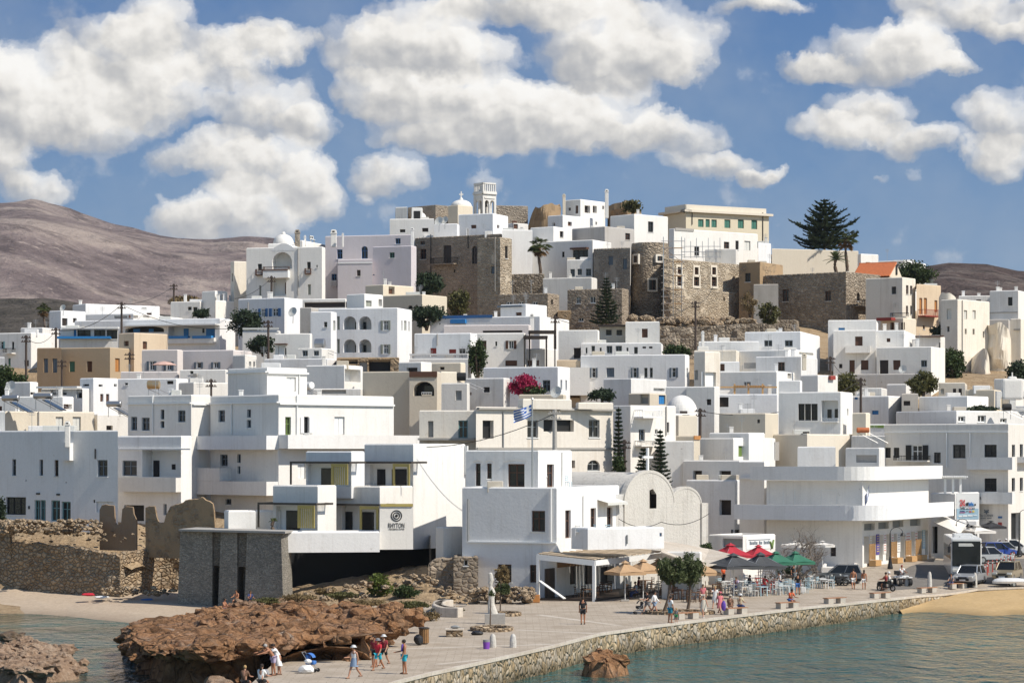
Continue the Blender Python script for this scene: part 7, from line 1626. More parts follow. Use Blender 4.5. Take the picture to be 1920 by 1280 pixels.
# benches on the quay edge
def bench(label,x,y,rz):
 p = G(x,y); o = empty('quay_bench',p,label,'bench','stone block benches along the quay',rz)
 for s in (-.62,.62):
  m = MB(); m.rbox((s,0,.2),(.26,.26,.2),.02); m.build('support',['benchstone'],o,world=False)
 m = MB()
 for i in range(3): m.rbox((0,-.18 + i * .18,.43),(.98,.082,.028),.008)
 m.build('seat',['benchwood'],o,world=False); return o
for i,(lb,x,y) in enumerate((('empty stone bench beside the man in the striped shirt',1287,1160),('stone bench carrying two seated people near the water',1379,1151),('stone bench on which the man in the orange shirt sits',1476,1140),('empty stone bench between the orange shirted man and the scooter',1565,1131),('empty stone bench below the riders on the scooter',1650,1121),('empty stone bench beside a tall pale bollard',1738,1111),('stone bench in front of the silver car with a person sitting',1795,1103))):
 bench(lb,x,y,R(38))
def bollard(label,x,y,h=.75,mat='chapelp'):
 p = G(x,y); o = MB(); o.lathe(p,[(.2,0),(.19,h * .5),(.15,h * .85),(.09,h),(.02,h + .03)],0,12); tag(o.build('bollard',[mat],smooth=False),label,'bollard','pale stone bollards on the quay')
for a in (('pinkish stone bollard next to the purple bucket',924,1213),('short pale bollard right of the purple bucket',962,1213),('white bollard in front of the quad bike',1700,1098),('tall pointed pale bollard behind the bench',1743,1106,1.5),('pale bollard at the corner of the silver car',1828,1101,1.2),('pale bollard right of the shirtless walker',1611,1093,.9)): bollard(*a)
p = G(912,1216); m = MB(); m.lathe(p,[(.17,0),(.2,.38),(.205,.4)],0,16); m.lathe(p + Vector((0,0,.4)),[(.2,0),(.2,.12)],1,16); plain('bucketpurple',(.2,.06,.4),.5); tag(m.build('bucket',['bucketpurple','grey']),'purple bucket with a grey rim standing on the paving','bucket')
# statue
p = G(918,1169); st2 = empty('statue',p,'white abstract marble figure on a grey stone plinth','statue'); m = MB(); m.rbox(p + Vector((.35,.1,.33)),(.66,.5,.33),.02); m.build('plinth',['concrete'],st2)
def loft(mb,secs,K=14,mi=0):
 rows = [[(c[0] + cos(6.283 * j / K) * rx,c[1] + sin(6.283 * j / K) * ry,c[2]) for j in range(K)] for (c,rx,ry) in secs]
 for a,b in zip(rows,rows[1:]):
  for j in range(K): mb.quad(a[j],a[(j + 1) % K],b[(j + 1) % K],b[j],mi)
 mb.add(rows[0][::-1],[tuple(range(K))],mi); mb.add(rows[-1],[tuple(range(K))],mi)
m = MB(); q = p + Vector((.12,.1,.66))
loft(m,[(q + Vector((dx,0,z)),rx * .66,ry * .66) for dx,z,rx,ry in ((.1,0,.5,.38),(.05,.25,.44,.34),(-.02,.6,.34,.28),(0,1.0,.29,.24),(.03,1.35,.36,.26),(.0,1.6,.27,.2),(-.06,1.78,.16,.14),(-.08,1.95,.24,.19),(-.02,2.15,.26,.2),(-.05,2.4,.23,.17),(-.08,2.6,.2,.13),(-.08,2.66,.1,.07))]); m.build('figure',['chapelp'],st2,smooth=True)
# tree rings, curved seat, left block seat
def ring_low(label,x,y,rx,ry):
 p = G(x,y); m = MB(); K = 26
 for i in range(K):
  t = 6.283 * i / K; m.rbox(p + Vector((cos(t) * rx,sin(t) * ry,.1)),(.28,.2,.13),.06,0,(Vector((-sin(t),cos(t),0)),Vector((cos(t),sin(t),0)),Vector((0,0,1))))
 m.lathe(p,[(rx * .9,.02),(rx * .85,.06),(.1,.1)],1,18,1,ry / rx); tag(m.build('planter_ring',['rubblestone','earth']),label,'planter')
ring_low('low stone ring around the bare sapling',922,1181,1.15,1.6); ring_low('small stone ring behind the white statue',951,1153,.75,1.2); ring_low('low stone ring under the two tamarisks',1275,1150,2.2,1.5)
m = MB(); K = 14
for i in range(K):
 t = R(150 + 95 * i / K); c = G(878,1152) + Vector((0,3,0)); m.rbox(c + Vector((cos(t) * 2.1,sin(t) * 6.5,.32)),(.34,.75,.34),.06,0,(Vector((cos(t),sin(t),0)),Vector((-sin(t),cos(t),0)),Vector((0,0,1))))
tag(m.build('curved_wall',['coping']),'low curved pale stone seat wall beside the scrub','wall')
p = G(852,1193); m = MB(); m.rbox(p + Vector((0,.2,.22)),(.5,.5,.2),.03); m.rbox(p + Vector((0,.2,.44)),(.56,.56,.04),.02,1); tag(m.build('stone_stool',['rubblestone','coping']),'square rubble stone seat with a bag lying on it','seat')
m = MB(); m.blob(p + Vector((.05,.15,.58)),.2,0,2,.2,1,(1.4,1,.5),3); tag(m.build('bag',['grey']),'dark crumpled bag on the square stone seat','bag')
p = G(894,1190); m = MB(); m.blob(p + Vector((0,0,.12)),.3,0,2,.3,1,(1.3,1,.5),5); tag(m.build('bag',['lampblack']),'black bag left lying on the open paving','bag')
p = G(795,1207); lb = empty('litter_bin',p,'round slatted wooden litter bin beside the headland','bin'); m = MB()
for i in range(16):
 t = 6.283 * i / 16; m.box(p + Vector((cos(t) * .27,sin(t) * .27,.5)),(.04,.018,.42),0,(Vector((-sin(t),cos(t),0)),Vector((cos(t),sin(t),0)),Vector((0,0,1))))
m.build('slats',['wood'],lb); m = MB(); m.lathe(p + Vector((0,0,.9)),[(.32,0),(.33,.06),(.2,.1)],0,16); m.lathe(p,[(.24,.04),(.24,.85)],1,12); m.build('lid',['bronze','lampblack'],lb)
m = MB(); m.blob(G(785,1209) + Vector((0,0,.3)),.28,0,2,.25,1.2,(1,1,1.15),8); tag(m.build('rubbish_bag',['lampblack']),'black rubbish bag leaning on the slatted bin','bag')
# ---------------- restaurant pergola
t = R(22); dL = Vector((-cos(t),sin(t),0)); dRr = Vector((sin(t),cos(t),0)); C = G(1114,1127); D = C.y
fL = Face(Vector((C.x,C.y,0)),dL,Vector((-sin(t),-cos(t),0)),1,True); fR = Face(Vector((C.x,C.y,0)),dRr,Vector((cos(t),-sin(t),0)),1,False)
wl_,wr_ = fL.s_of(1009),fR.s_of(1243); z0 = ZZ(1050,D)
pg = empty('restaurant_pergola',C,'white framed restaurant pergola roofed with reed mats','pergola')
def PP(a,b,z): v = C + dL * a + dRr * b; return Vector((v.x,v.y,z + .38 * a / wl_))
m = MB(); ax = (dL,dRr,Vector((0,0,1)))
for (a,b) in ((0,0),(wl_,0),(0,wr_ * .5),(0,wr_),(wl_,wr_ * .5)):
 v = PP(a,b,0); m.box(Vector((v.x,v.y,(v.z + z0 - .4) / 2)),(.11,.11,(v.z + z0 - .4) / 2),0,ax)
m.build('post',['paintwhite'],pg)
m = MB()
for (a0,b0,a1,b1) in ((-.1,-.06,wl_ + .1,-.06),(-.06,.06,-.06,wr_),(wl_ + .06,.06,wl_ + .06,wr_)):
 A,B = PP(a0,b0,z0),PP(a1,b1,z0); dv = (B - A).normalized(); n = dv.cross(Vector((0,0,1))).normalized(); u = n.cross(dv); m.box((A + B) / 2 - u * .2,((B - A).length / 2,.05,.2),0,(dv,n,u))
m.build('beam',['paintwhite'],pg)
m = MB(); NN = 22
for i in range(NN):
 b0,b1 = wr_ * i / NN,wr_ * (i + .94) / NN; dz = .05 * (i % 2)
 q = [PP(0,b0,z0 + .05 + dz),PP(wl_,b0,z0 + .05 + dz),PP(wl_,b1,z0 + .05 + dz),PP(0,b1,z0 + .05 + dz)]; q2 = [v + Vector((0,0,.05)) for v in q]
 m.add(q + q2,[(3,2,1,0),(4,5,6,7),(0,1,5,4),(1,2,6,5),(2,3,7,6),(3,0,4,7)],0 if i % 3 else 1)
plain('reed',(.50,.40,.28),.9,.25,4); plain('reed2',(.42,.33,.23),.9,.25,4); m.build('reed_mats',['reed','reed2'],pg)
m = MB(); q = [PP(wl_ + .1,-.1,0),PP(-.15,-.1,0),PP(-.15,wr_,0),PP(wl_ + .1,wr_,0)]; m.prism([(v.x,v.y) for v in q],-.05,.14); m.build('shaded_deck',['darkwood'],pg)  # raised base; its floor is coloured dark to carry the pergola's shade
m = MB()
for b0,b1,h_ in ((.3,2.2,2.2),(3.2,4.6,2.3),(5.6,8.4,2.2),(9.2,12.2,2.3)):
 A,B = PP(wl_ - .45,b0,0),PP(wl_ - .45,b1,0); m.box(Vector(((A.x + B.x) / 2,(A.y + B.y) / 2,h_ / 2 + .15)),(.05,(b1 - b0) / 2,h_ / 2),0,ax)
m.build('screen',['darkwood'],pg)  # dark panels added at the back to deepen the shade under the mats
m = MB(); q = [PP(wl_ - .05,.15,0),PP(wl_ * .55,.15,0)]
A = PP(wl_ * .96,-.15,1.1); B = PP(wl_ * .45,-.9,.05); dv = (B - A).normalized(); n = dv.cross(Vector((0,0,1))).normalized(); m.box((A + B) / 2,((B - A).length / 2,.16,.03),0,(dv,n,n.cross(dv))); tag(m.build('ramp_board',['paintwhite']),'white board leaning out from the corner of the pergola','board')
# kitchen block and its beige awning
H('low grey white kitchen block between the pergola and the dark sunshades',201.5,1241,1312,1316,1034,[('kk',1252,1052,1300,1108,1.0)],'white2',name='kitchen_block',cat='house',th=16,dep=8,yb=1130)
aw = MB(); A = [at(1236,1012,214),at(1330,1028,214),at(1402,1046,204),at(1316,1062,200.5),at(1240,1034,201)]
lo = [v - Vector((0,0,.08)) for v in A]; aw.add(A + lo,[(0,1,2,3,4),(9,8,7,6,5)] + [(i,(i + 1) % 5,5 + (i + 1) % 5,5 + i) for i in range(5)]); tag(aw.build('canvas_awning',['coping']),'large pale beige canvas roof beside the vaulted chapel','awning')
aw = MB(); A = [at(1750,978,247),at(1772,966,250),at(1814,982,250),at(1800,1000,241)]; lo = [v - Vector((0,0,.06)) for v in A]; aw.add(A + lo,[(0,1,2,3),(7,6,5,4)] + [(i,(i + 1) % 4,4 + (i + 1) % 4,4 + i) for i in range(4)]); tag(aw.build('canvas_awning',['whitecloth']),'beige canvas awning above the dark cafe passage','awning')
# sunshades
def sunshade(label,x,ytop,xl,xr,D,mat,group,n=4,valance=True,rz=.5,pole=True,drop=.27):
 k = D / F; X = XX(x,D); zt = ZZ(ytop,D); r = (xr - xl) / 2 * k; r = r / max(abs(cos(rz)),abs(cos(pi / 4 - rz % (pi / 2)))) if n == 4 else r; Xc = XX((xl + xr) / 2,D)
 gz = quayz(Xc,D); o = empty('sunshade',(Xc,D,gz),label,'sunshade',group); h = r * 2 * drop
 m = MB(); pts = [Vector((Xc + cos(rz + 6.283 * i / n + pi / n) * r,D + sin(rz + 6.283 * i / n + pi / n) * r,zt - h)) for i in range(n)]; ap = Vector((Xc,D,zt - .12))
 S = 5
 for i in range(n):
  a,b = pts[i],pts[(i + 1) % n]; rows = []
  for s in range(S + 1):
   u = s / S; sag = Vector((0,0,-.10 * sin(pi * u) * (r / 1.6))); e0,e1 = ap.lerp(a,u) + sag * .3,ap.lerp(b,u) + sag * .3; rows.append([e0,(e0 + e1) / 2 + sag + Vector((0,0,.05 * u)),e1])
  for s in range(S):
   for j in range(2): m.quad(rows[s][j],rows[s][j + 1],rows[s + 1][j + 1],rows[s + 1][j])
  if valance: m.quad(a,b,b - Vector((0,0,.2)),a - Vector((0,0,.2)))
 for i in range(n):                      # vent cap
  a,b = ap.lerp(pts[i],.24),ap.lerp(pts[(i + 1) % n],.24); dz = Vector((0,0,.13)); m.add([ap + dz,a + dz * .8,b + dz * .8],[(0,1,2)])
 m.build('canopy',[mat],o)
 if pole:
  m = MB(); m.tube([(Xc,D,gz),(Xc,D,zt)],.035,0,8); m.build('pole',['whitechair'],o); m = MB(); m.rbox((Xc,D,gz + .06),(.3,.3,.06),.02); m.build('base',['concrete'],o)
 rb = MB()
 for i in range(n): rb.tube([ap - Vector((0,0,.05)),pts[i] - Vector((0,0,.05))],.02,0,4)
 rb.build('ribs',['woodlight' if mat == 'tancloth' else 'steel'],o); return o
GS = 'tan sunshades of the restaurant'
sunshade('tan sunshade nearest the white pergola corner',1181,1050,1133,1211,199,'tancloth',GS); sunshade('tan sunshade in the middle of the restaurant row',1208,1047,1166,1246,201,'tancloth',GS,rz=.6); sunshade('tan sunshade partly behind the left tamarisk',1235,1046,1196,1272,204,'tancloth',GS,rz=.45); sunshade('tan sunshade showing right of the two tamarisks',1312,1050,1270,1352,201,'tancloth',GS,rz=.5)
sunshade('larger dark grey sunshade next to the tan ones',1375,1036,1318,1432,202,'greycloth','dark grey sunshades',rz=.5,drop=.2); sunshade('dark grey sunshade beside the green ones',1424,1034,1380,1472,207,'greycloth','dark grey sunshades',rz=.4)
sunshade('green sunshade touching the dark grey ones',1455,1032,1418,1492,212,'greencloth','green sunshades',rz=.4); sunshade('green sunshade at the end of the row by the bare tree',1490,1032,1454,1528,215,'greencloth','green sunshades',rz=.55)
sunshade('large red sunshade behind the larger dark grey one',1369,1017,1327,1412,217,'redcloth','red sunshades'); sunshade('smaller red sunshade in front of the shop sign',1420,1020,1388,1456,220,'redcloth','red sunshades',rz=.4)
sunshade('pale fringed sunshade left of the bare tree trunk',1492,1012,1464,1520,224,'whitecloth','pale fringed sunshades',8,drop=.16); sunshade('pale fringed sunshade right of the bare tree trunk',1540,1013,1518,1566,225,'whitecloth','pale fringed sunshades',8,drop=.16)
sunshade('big white sunshade behind the coach',1829,983,1797,1866,250,'whitecloth',None,drop=.17); sunshade('black sunshade under the hotel lettering',1857,975,1830,1886,254,'blackcloth',None,drop=.2)
Zoom(0,530,4); pk_ = at(1230,588,287); Zoom(0,0,1); plain('pinkcloth',(.55,.36,.30),.8)
o = empty('sunshade',(pk_.x,287,pk_.z - 2.2),'small faded pink sunshade on the pink roof terrace','sunshade'); m = MB(); m.lathe((pk_.x,287,pk_.z - .42),[(1.35,0),(1.3,.06),(.7,.3),(.05,.42)],0,10); m.build('canopy',['pinkcloth'],o); m = MB(); m.tube([(pk_.x,287,pk_.z - 2.4),(pk_.x,287,pk_.z)],.03); m.build('pole',['darkwood'],o)
# tables and chairs
def make_table(mat):
 o = empty('cafe_table',(0,0,0),'x','table'); m = MB(); m.rbox((0,0,.72),(.42,.42,.022),.01); m.build('table_top',[mat],o,world=False)
 for sx in (-1,1):
  for sy in (-1,1): m = MB(); m.box((sx * .36,sy * .36,.35),(.028,.028,.35)); m.build('leg',[mat],o,world=False)
 return o
def make_chair(mat):
 o = empty('cafe_chair',(0,0,0),'x','chair'); m = MB(); m.rbox((0,0,.45),(.2,.2,.02),.01); m.build('seat',[mat],o,world=False)
 m = MB()
 for z in (.62,.76,.9): m.box((0,.19,z),(.17,.014,.03))
 m.build('backrest',[mat],o,world=False)
 for sx in (-1,1):
  m = MB(); m.box((sx * .18,-.18,.22),(.02,.02,.22)); m.build('leg',[mat],o,world=False); m = MB(); m.tube([(sx * .18,.18,0),(sx * .18,.18,.45),(sx * .18,.22,.96)],.021,0,4); m.build('leg',[mat],o,world=False)
 return o
protoT,protoC = {},{}
def put(proto,mk_,mat,label,group,p,rz):
 if mat not in proto: o = proto[mat] = mk_(mat)
 else: o = copy_tree(proto[mat])
 o.location = p; o.rotation_euler = (0,0,rz); o['label'] = label; o['group'] = group; return o
rng = random.Random(21)
SETS = []
# (x, y, table mat, chair mats, which)
for x,y,tm,cm,nc in ((1100,1122,'darkchair','darkchair',3),(1050,1114,'darkchair','darkchair',3),(1135,1112,'darkchair','darkchair',3),(1075,1104,'darkchair','darkchair',2),(1165,1104,'whitechair','darkchair',3),(1190,1118,'darkchair','darkchair',3),(1225,1112,'whitechair','darkchair',3),(1300,1128,'darkchair','darkchair',3),(1330,1122,'darkchair','darkchair',2),
 (1372,1113,'whitechair','whitechair',4),(1396,1117,'whitechair','whitechair',4),(1416,1110,'lightchair','lightchair',3),(1440,1112,'redchair','redchair',2),(1458,1112,'whitechair','whitechair',4),(1480,1107,'lightchair','lightchair',4),(1450,1098,'whitechair','whitechair',3),(1408,1099,'whitechair','lightchair',3),(1517,1104,'whitechair','lightchair',3),(1536,1101,'whitechair','whitechair',3),(1550,1103,'whitechair','lightchair',2),(1360,1106,'whitechair','lightchair',3),(1388,1106,'whitechair','whitechair',3),(1426,1117,'lightchair','whitechair',3),(1470,1115,'whitechair','lightchair',3),(1495,1112,'whitechair','lightchair',3),(1425,1100,'redchair','whitechair',3),(1345,1112,'darkchair','darkchair',3),(1250,1118,'darkchair','darkchair',3),(1275,1124,'darkchair','darkchair',3),(1210,1104,'darkchair','darkchair',2),(1505,1094,'lightchair','lightchair',3)):
 p = G(x,y); az = rng.uniform(0,1.5)
 col = {'darkchair': 'brown wooden','whitechair': 'white','lightchair': 'light blue','redchair': 'red'}
 where = 'under the restaurant pergola and tan sunshades' if x < 1340 else ('in the open at the right end of the cafe rows' if x > 1495 else 'under the dark grey and green sunshades')
 gtab = col[tm] + ' cafe tables ' + where; put(protoT,make_table,tm,'square ' + col[tm] + ' cafe table ' + where,gtab,p,az)
 for i in range(nc):
  a = az + i * pi / 2 + rng.uniform(-.15,.15); d = Vector((cos(a),sin(a),0)); q = p + d * rng.uniform(.62,.78); q.z = quayz(q.x,q.y)
  put(protoC,make_chair,cm,'slatted ' + col[cm] + ' cafe chair ' + where,col[cm] + ' cafe chairs ' + where,q,a - pi / 2)
H('low white planter wall behind the cafe tables by the bare tree',226,1540,1606,1610,1062,[],'white',name='planter_wall',cat='wall',th=8,dep=.6,yb=1090)
for i,(x,y,hw,lb) in enumerate(((1350,1090,16,'dark leafy potted shrub behind the orange clad guest'),(1390,1086,20,'dark shrub row under the red sunshades'),(1440,1084,20,'dark shrub row behind the red chairs'),(1485,1082,18,'dark shrub row under the green sunshades'),(1545,1060,18,'bright green shrubs behind the slatted benches'))): g = G(x,y); bush('bush',lb,x,y - 26,y + 2,hw,g.y,'leafbright' if i == 4 else 'leafdark',500,.16,seed=60 + i)
# red-brown park benches, bins, planters, lamps
def slat_bench(label,x,y,rz):
 p = G(x,y); o = empty('park_bench',p,label,'bench','red brown slatted benches',rz)
 m = MB()
 for i in range(4): m.box((0,-.2 + i * .13,.45),(.8,.05,.02))
 m.build('seat',['benchwood'],o,world=False); m = MB()
 for i in range(4): m.box((0,.27 + i * .03,.58 + i * .12),(.8,.018,.045))
 m.build('backrest',['benchwood'],o,world=False)
 for s in (-.7,.7): m = MB(); m.tube([(s,-.22,0),(s,-.2,.43),(s,.22,.43),(s,.38,1.0)],.03,0,5); m.tube([(s,.25,0),(s,.22,.43)],.03,0,5); m.build('leg',['lampblack'],o,world=False)
slat_bench('slatted bench nearer to the bare tree',1554,1068,R(-20)); slat_bench('slatted bench next to the blue bins',1573,1064,R(-20))
def wheelie(label,x,y,mat):
 p = G(x,y); o = empty('wheelie_bin',p,label,'bin','wheeled bins by the shop building'); m = MB(); m.prism([(p.x - .28,p.y - .3),(p.x + .28,p.y - .3),(p.x + .28,p.y + .3),(p.x - .28,p.y + .3)],p.z + .08,p.z + .95); m.build('body',[mat],o); m = MB(); m.rbox(p + Vector((0,0,1.0)),(.32,.36,.05),.03); m.build('lid',[mat],o)
 for s in (-.24,.24): m = MB(); m.tube([p + Vector((s - .03,.28,.09)),p + Vector((s + .03,.28,.09))],.09,0,12); m.build('wheel',['tyre'],o)
wheelie('bright blue wheeled bin at the corner of the shop building',1589,1060,'signblue'); wheelie('second blue wheeled bin beside the first',1597,1059,'blue'); wheelie('black wheeled bin behind the two blue ones',1604,1056,'lampblack')
def planter(label,x,y):
 p = SHOPF.pt(SHOPF.s_of(x),0,.5); p.z = quayz(p.x,p.y) + .02; o = empty('wooden_planter',p,label,'planter','wooden planters at the shop front',R(63)); m = MB(); m.rbox((0,0,.25),(.75,.32,.25),.02)
 for s in (-.72,.72): m.box((s,.28,1.2),(.035,.035,.75))
 m.build('box',['woodlight'],o,world=False); m = MB()
 for i in range(14):
  m.box((-.7 + 1.4 * i / 13,.28,1.25),(.012,.012,.68)); m.box((0,.28,.6 + 1.3 * i / 13),(.7,.012,.012))
 m.build('trellis',['woodlight'],o,world=False)
for a in (('wooden planter with trellis nearest the shop corner',1631,1056),('wooden planter with trellis under the purple poster',1672,1051),('wooden planter with trellis left of the blue poster',1699,1047),('wooden planter with trellis nearest the coach',1718,1044)): planter(*a)
def lamp(label,x,ytop,ybase,D=None,arm=1):
 p = G(x,ybase) if D is None else Vector((XX(x,D),D,ZZ(ybase,D))); D = p.y; zt = ZZ(ytop,D); o = empty('street_lamp',p,label,'street lamp','black street lamps on the quay'); m = MB()
 m.lathe(p,[(.24,0),(.24,.15),(.16,.5),(.11,.9),(.07,1.1)],0,12); m.tube([p + Vector((0,0,1)),Vector((p.x,D,zt - .5))],[.065,.05],0,8)
 if arm: m.tube([Vector((p.x,D,zt - .5))] + [Vector((p.x + .55 - .55 * cos(pi * i / 8),D,zt - .5 + .5 * sin(pi * i / 8))) for i in range(1,9)],.03,0,6)
 m.build('post',['lampblack'],o); q = Vector((p.x + (1.1 if arm else 0),D,zt - .75)); m = MB(); m.lathe(q,[(.02,.3),(.12,.24),(.26,.02),(.25,0)],0,12); m.build('lamp_shade',['lampblack'],o); m = MB(); m.lathe(q + Vector((0,0,-.08)),[(.03,0),(.1,.05),(.1,.1)],0,10); m.build('bulb',['pale'],o)
lamp('black lamp with a hooked arm in front of the shop posters',1669,988,1066); lamp('black lamp rising behind the white coach',1793,972,1050,246); lamp('tall black lamp at the right edge by the hotel door',1911,955,1040,250); lamp('dark plain lamp post beside the bare tree',1528,1010,1082,None,0)
for i,(x,y) in enumerate(((1847,1080),(1851,1078),(1853,1073),(1861,1072),(1869,1070),(1877,1068),(1883,1064),(1890,1062),(1895,1058),(1901,1056))):
 p = G(x,y); m = MB(); m.lathe(p,[(.12,0),(.12,.04),(.05,.06),(.05,1.0),(.02,1.04)],0,8); m.lathe(p + Vector((0,0,.75)),[(.054,0),(.054,.12)],1,8); tag(m.build('traffic_post',['redpost','whitechair']),'slim red plastic traffic post in the row beside the parked cars','traffic post','row of red traffic posts')
# ---------------- vehicles
def paint(name,col,metal=.0):
 m = mk(name); b = NB(m); n = b.noise(b.pos(),3,3); b.bsdf(b.mix(n,tuple(x * .9 for x in col),col),.32,Metallic=metal,Coat_Weight=.6,Coat_Roughness=.08); MATS[name] = m
paint('silver',(.48,.49,.50),.4); paint('carwhite',(.72,.72,.71)); paint('carblue',(.02,.06,.30)); paint('cargrey',(.16,.17,.18),.4); paint('cargold',(.34,.28,.18),.3); paint('busgrey',(.74,.74,.72))
def wheel(o,x,y,r,w_=.2):
 m = MB(); K = 20
 m.tube([(x,y - w_ / 2,r),(x,y + w_ / 2,r)],r,0,K); t_ = m.build('wheel',['tyre'],o,world=False)
 m = MB(); m.tube([(x,y - w_ / 2 - .012,r),(x,y + w_ / 2 + .012,r)],r * .6,0,K); m.build('rim',['chrome'],t_,world=False)
def car(label,x,y,rz,L,W,Hh,mat,kind='suv',p=None,plate=True):
 p = p or G(x,y); p.z += .02; o = empty('parked_car',p,label,'car',None,rz)
 # side profile, front at -x
 hb = Hh * (.60 if kind == 'suv' else .58); gc = .22
 prof = [(-L / 2,gc + .12),(-L / 2 - .02,gc + .42),(-L / 2 + .1,hb - .18),(-L * .26,hb),(L / 2 - .25,hb + .03),(L / 2 - .04,hb - .12),(L / 2,gc + .45),(L / 2 - .05,gc + .1)]
 bm = bmesh.new(); A = [bm.verts.new((a,-W / 2,z)) for a,z in prof]; B = [bm.verts.new((a,W / 2,z)) for a,z in prof]; n = len(prof)
 bm.faces.new(A); bm.faces.new(B[::-1])
 for i in range(n): bm.faces.new((A[i],B[i],B[(i + 1) % n],A[(i + 1) % n]))
 bmesh.ops.recalc_face_normals(bm,faces=bm.faces[:]); bmesh.ops.bevel(bm,geom=bm.edges[:],offset=.07,segments=2,affect='EDGES')
 bm.verts.index_update(); m = MB(); m.add([v.co for v in bm.verts],[tuple(v.index for v in f.verts) for f in bm.faces]); bm.free()
 m.box((0,0,gc + .05),(L * .46,W * .46,.08),1)
 m.build('body',[mat,'tyre'],o,world=False,smooth=False)
 # cabin
 r0,r1 = -L * .20,L / 2 - .18; t0,t1 = -L * .02 if kind != 'suv' else -L * .05,L / 2 - (.55 if kind != 'hatch' else .45); iw = W / 2 - .06; tw = W / 2 - .2; zr = Hh
 base = [(r0,-iw),(r1,-iw),(r1,iw),(r0,iw)]; top = [(t0,-tw),(t1,-tw),(t1,tw),(t0,tw)]
 m = MB(); m.add([(a,b,hb - .02) for a,b in base] + [(a,b,zr - .05) for a,b in top],[(0,1,5,4),(1,2,6,5),(2,3,7,6),(3,0,4,7),(4,5,6,7)]); m.build('windows',['glass'],o,world=False)
 m = MB(); m.rbox(((t0 + t1) / 2,0,zr - .03),((t1 - t0) / 2 + .05,tw + .03,.04),.03)
 for (a,b),(c,d) in zip(base,top): m.tube([(a,b,hb),(c,d,zr - .04)],.045,0,5)
 for s in (-1,1): m.tube([((r0 + r1) / 2,s * iw,hb),((t0 + t1) / 2,s * tw,zr - .04)],.04,0,5)
 m.build('roof',[mat],o,world=False)
 wr = .33 if kind != 'suv' else .36
 for sx in (-L * .31,L * .30):
  for sy in (-W / 2 + .1,W / 2 - .1): wheel(o,sx,sy,wr)
 for s in (-1,1):
  m = MB(); m.rbox((-L / 2 + .06,s * W * .36,hb - .26),(.08,.19,.08),.03); m.build('headlight',['pale'],o,world=False)
  m = MB(); m.rbox((L / 2 - .06,s * W * .38,hb - .2),(.07,.14,.1),.03); m.build('tail_light',['signred'],o,world=False)
  m = MB(); m.rbox((r0 + .12,s * (W / 2 + .07),hb + .06),(.06,.1,.07),.02); m.build('mirror',[mat],o,world=False)
 m = MB(); m.rbox((-L / 2 - .01,0,gc + .28),(.03,W * .3,.1),.02); m.rbox((-L / 2 + .02,0,hb - .3),(.04,W * .2,.06),.02); m.build('grille',['lampblack'],o,world=False)
 if plate: m = MB(); m.box((-L / 2 - .05,0,gc + .24),(.008,.26,.055)); m.build('number_plate',['whitechair'],o,world=False)
 return o
FC = R(90)     # front towards the camera
car('silver SUV parked in front of the white coach',1818,1096,R(64),4.2,1.8,1.62,'silver')
car('dusty beige old jeep with a dark bonnet at the right edge',1889,1090,R(66),4.0,1.7,1.68,'cargold')
car('dark grey car half hidden behind the motorbikes',1572,1092,R(-8),4.1,1.75,1.5,'cargrey','hatch')
car('silver hatchback just behind the coach',1856,1056,R(200),4.0,1.75,1.5,'silver','hatch'); car('bright blue car between the silver and the white cars',1868,1046,R(205),4.1,1.78,1.5,'carblue','hatch'); car('white car seen from the side at the right edge',1902,1040,R(178),4.3,1.78,1.5,'carwhite','hatch'); car('pale silver car tail right of the blue car',1882,1044,R(205),4.0,1.75,1.48,'silver','hatch')
# coach
p = G(1812,1089); p.z += .02; D = p.y; bus = empty('coach',p,'white tour coach with a huge dark windscreen','bus',None,R(84)); L,W,Hh = 11.5,2.55,3.6
m = MB(); m.rbox((L / 2,0,.35 + (Hh - .35) / 2),(L / 2,W / 2,(Hh - .35) / 2),.16); m.rbox((L * .45,0,Hh + .1),(1.4,.8,.12),.06); m.rbox((L * .16,0,Hh + .05),(.5,.45,.07),.03); m.box((L / 2,0,.3),(L * .47,W * .44,.12),1); m.build('body',['busgrey','tyre'],bus,world=False)
m = MB(); m.rbox((.02,0,2.28),(.06,W / 2 - .1,1.05),.05); ws = m.build('windscreen',['glass'],bus,world=False)
m = MB(); m.rbox((-.05,.1,3.02),(.02,.55,.13),.01); m.build('destination_sign',['pale'],ws,world=False)
m = MB(); m.add([(-.08,-.38,2.92),(-.08,-.62,2.92),(-.08,-.5,3.14)],[(0,1,2)]); m.build('emblem',['pale'],ws,world=False)
for s in (-1,1):
 for i in range(6):
  m = MB(); m.box((1.3 + i * 1.65,s * (W / 2 + .004),2.35),(.76,.012,.55)); m.build('window',['glass'],bus,world=False)
 m = MB(); m.rbox((-.03,s * .95,.85),(.04,.22,.11),.03); m.build('headlight',['pale'],bus,world=False)
 m = MB(); m.tube([(.1,s * 1.2,3.2),(-.35,s * 1.42,3.1),(-.4,s * 1.45,2.9)],.035,0,5); m.rbox((-.4,s * 1.46,2.65),(.08,.12,.26),.03); m.build('mirror',['lampblack'],bus,world=False)
for sx in (2.4,8.4):
 for sy in (-W / 2 + .16,W / 2 - .16): wheel(bus,sx,sy,.5,.3)
m = MB(); m.rbox((-.02,0,.5),(.05,W / 2 - .12,.12),.03); m.box((-.075,0,.62),(.01,.28,.07),1); m.build('bumper',['cargrey','whitechair'],bus,world=False)
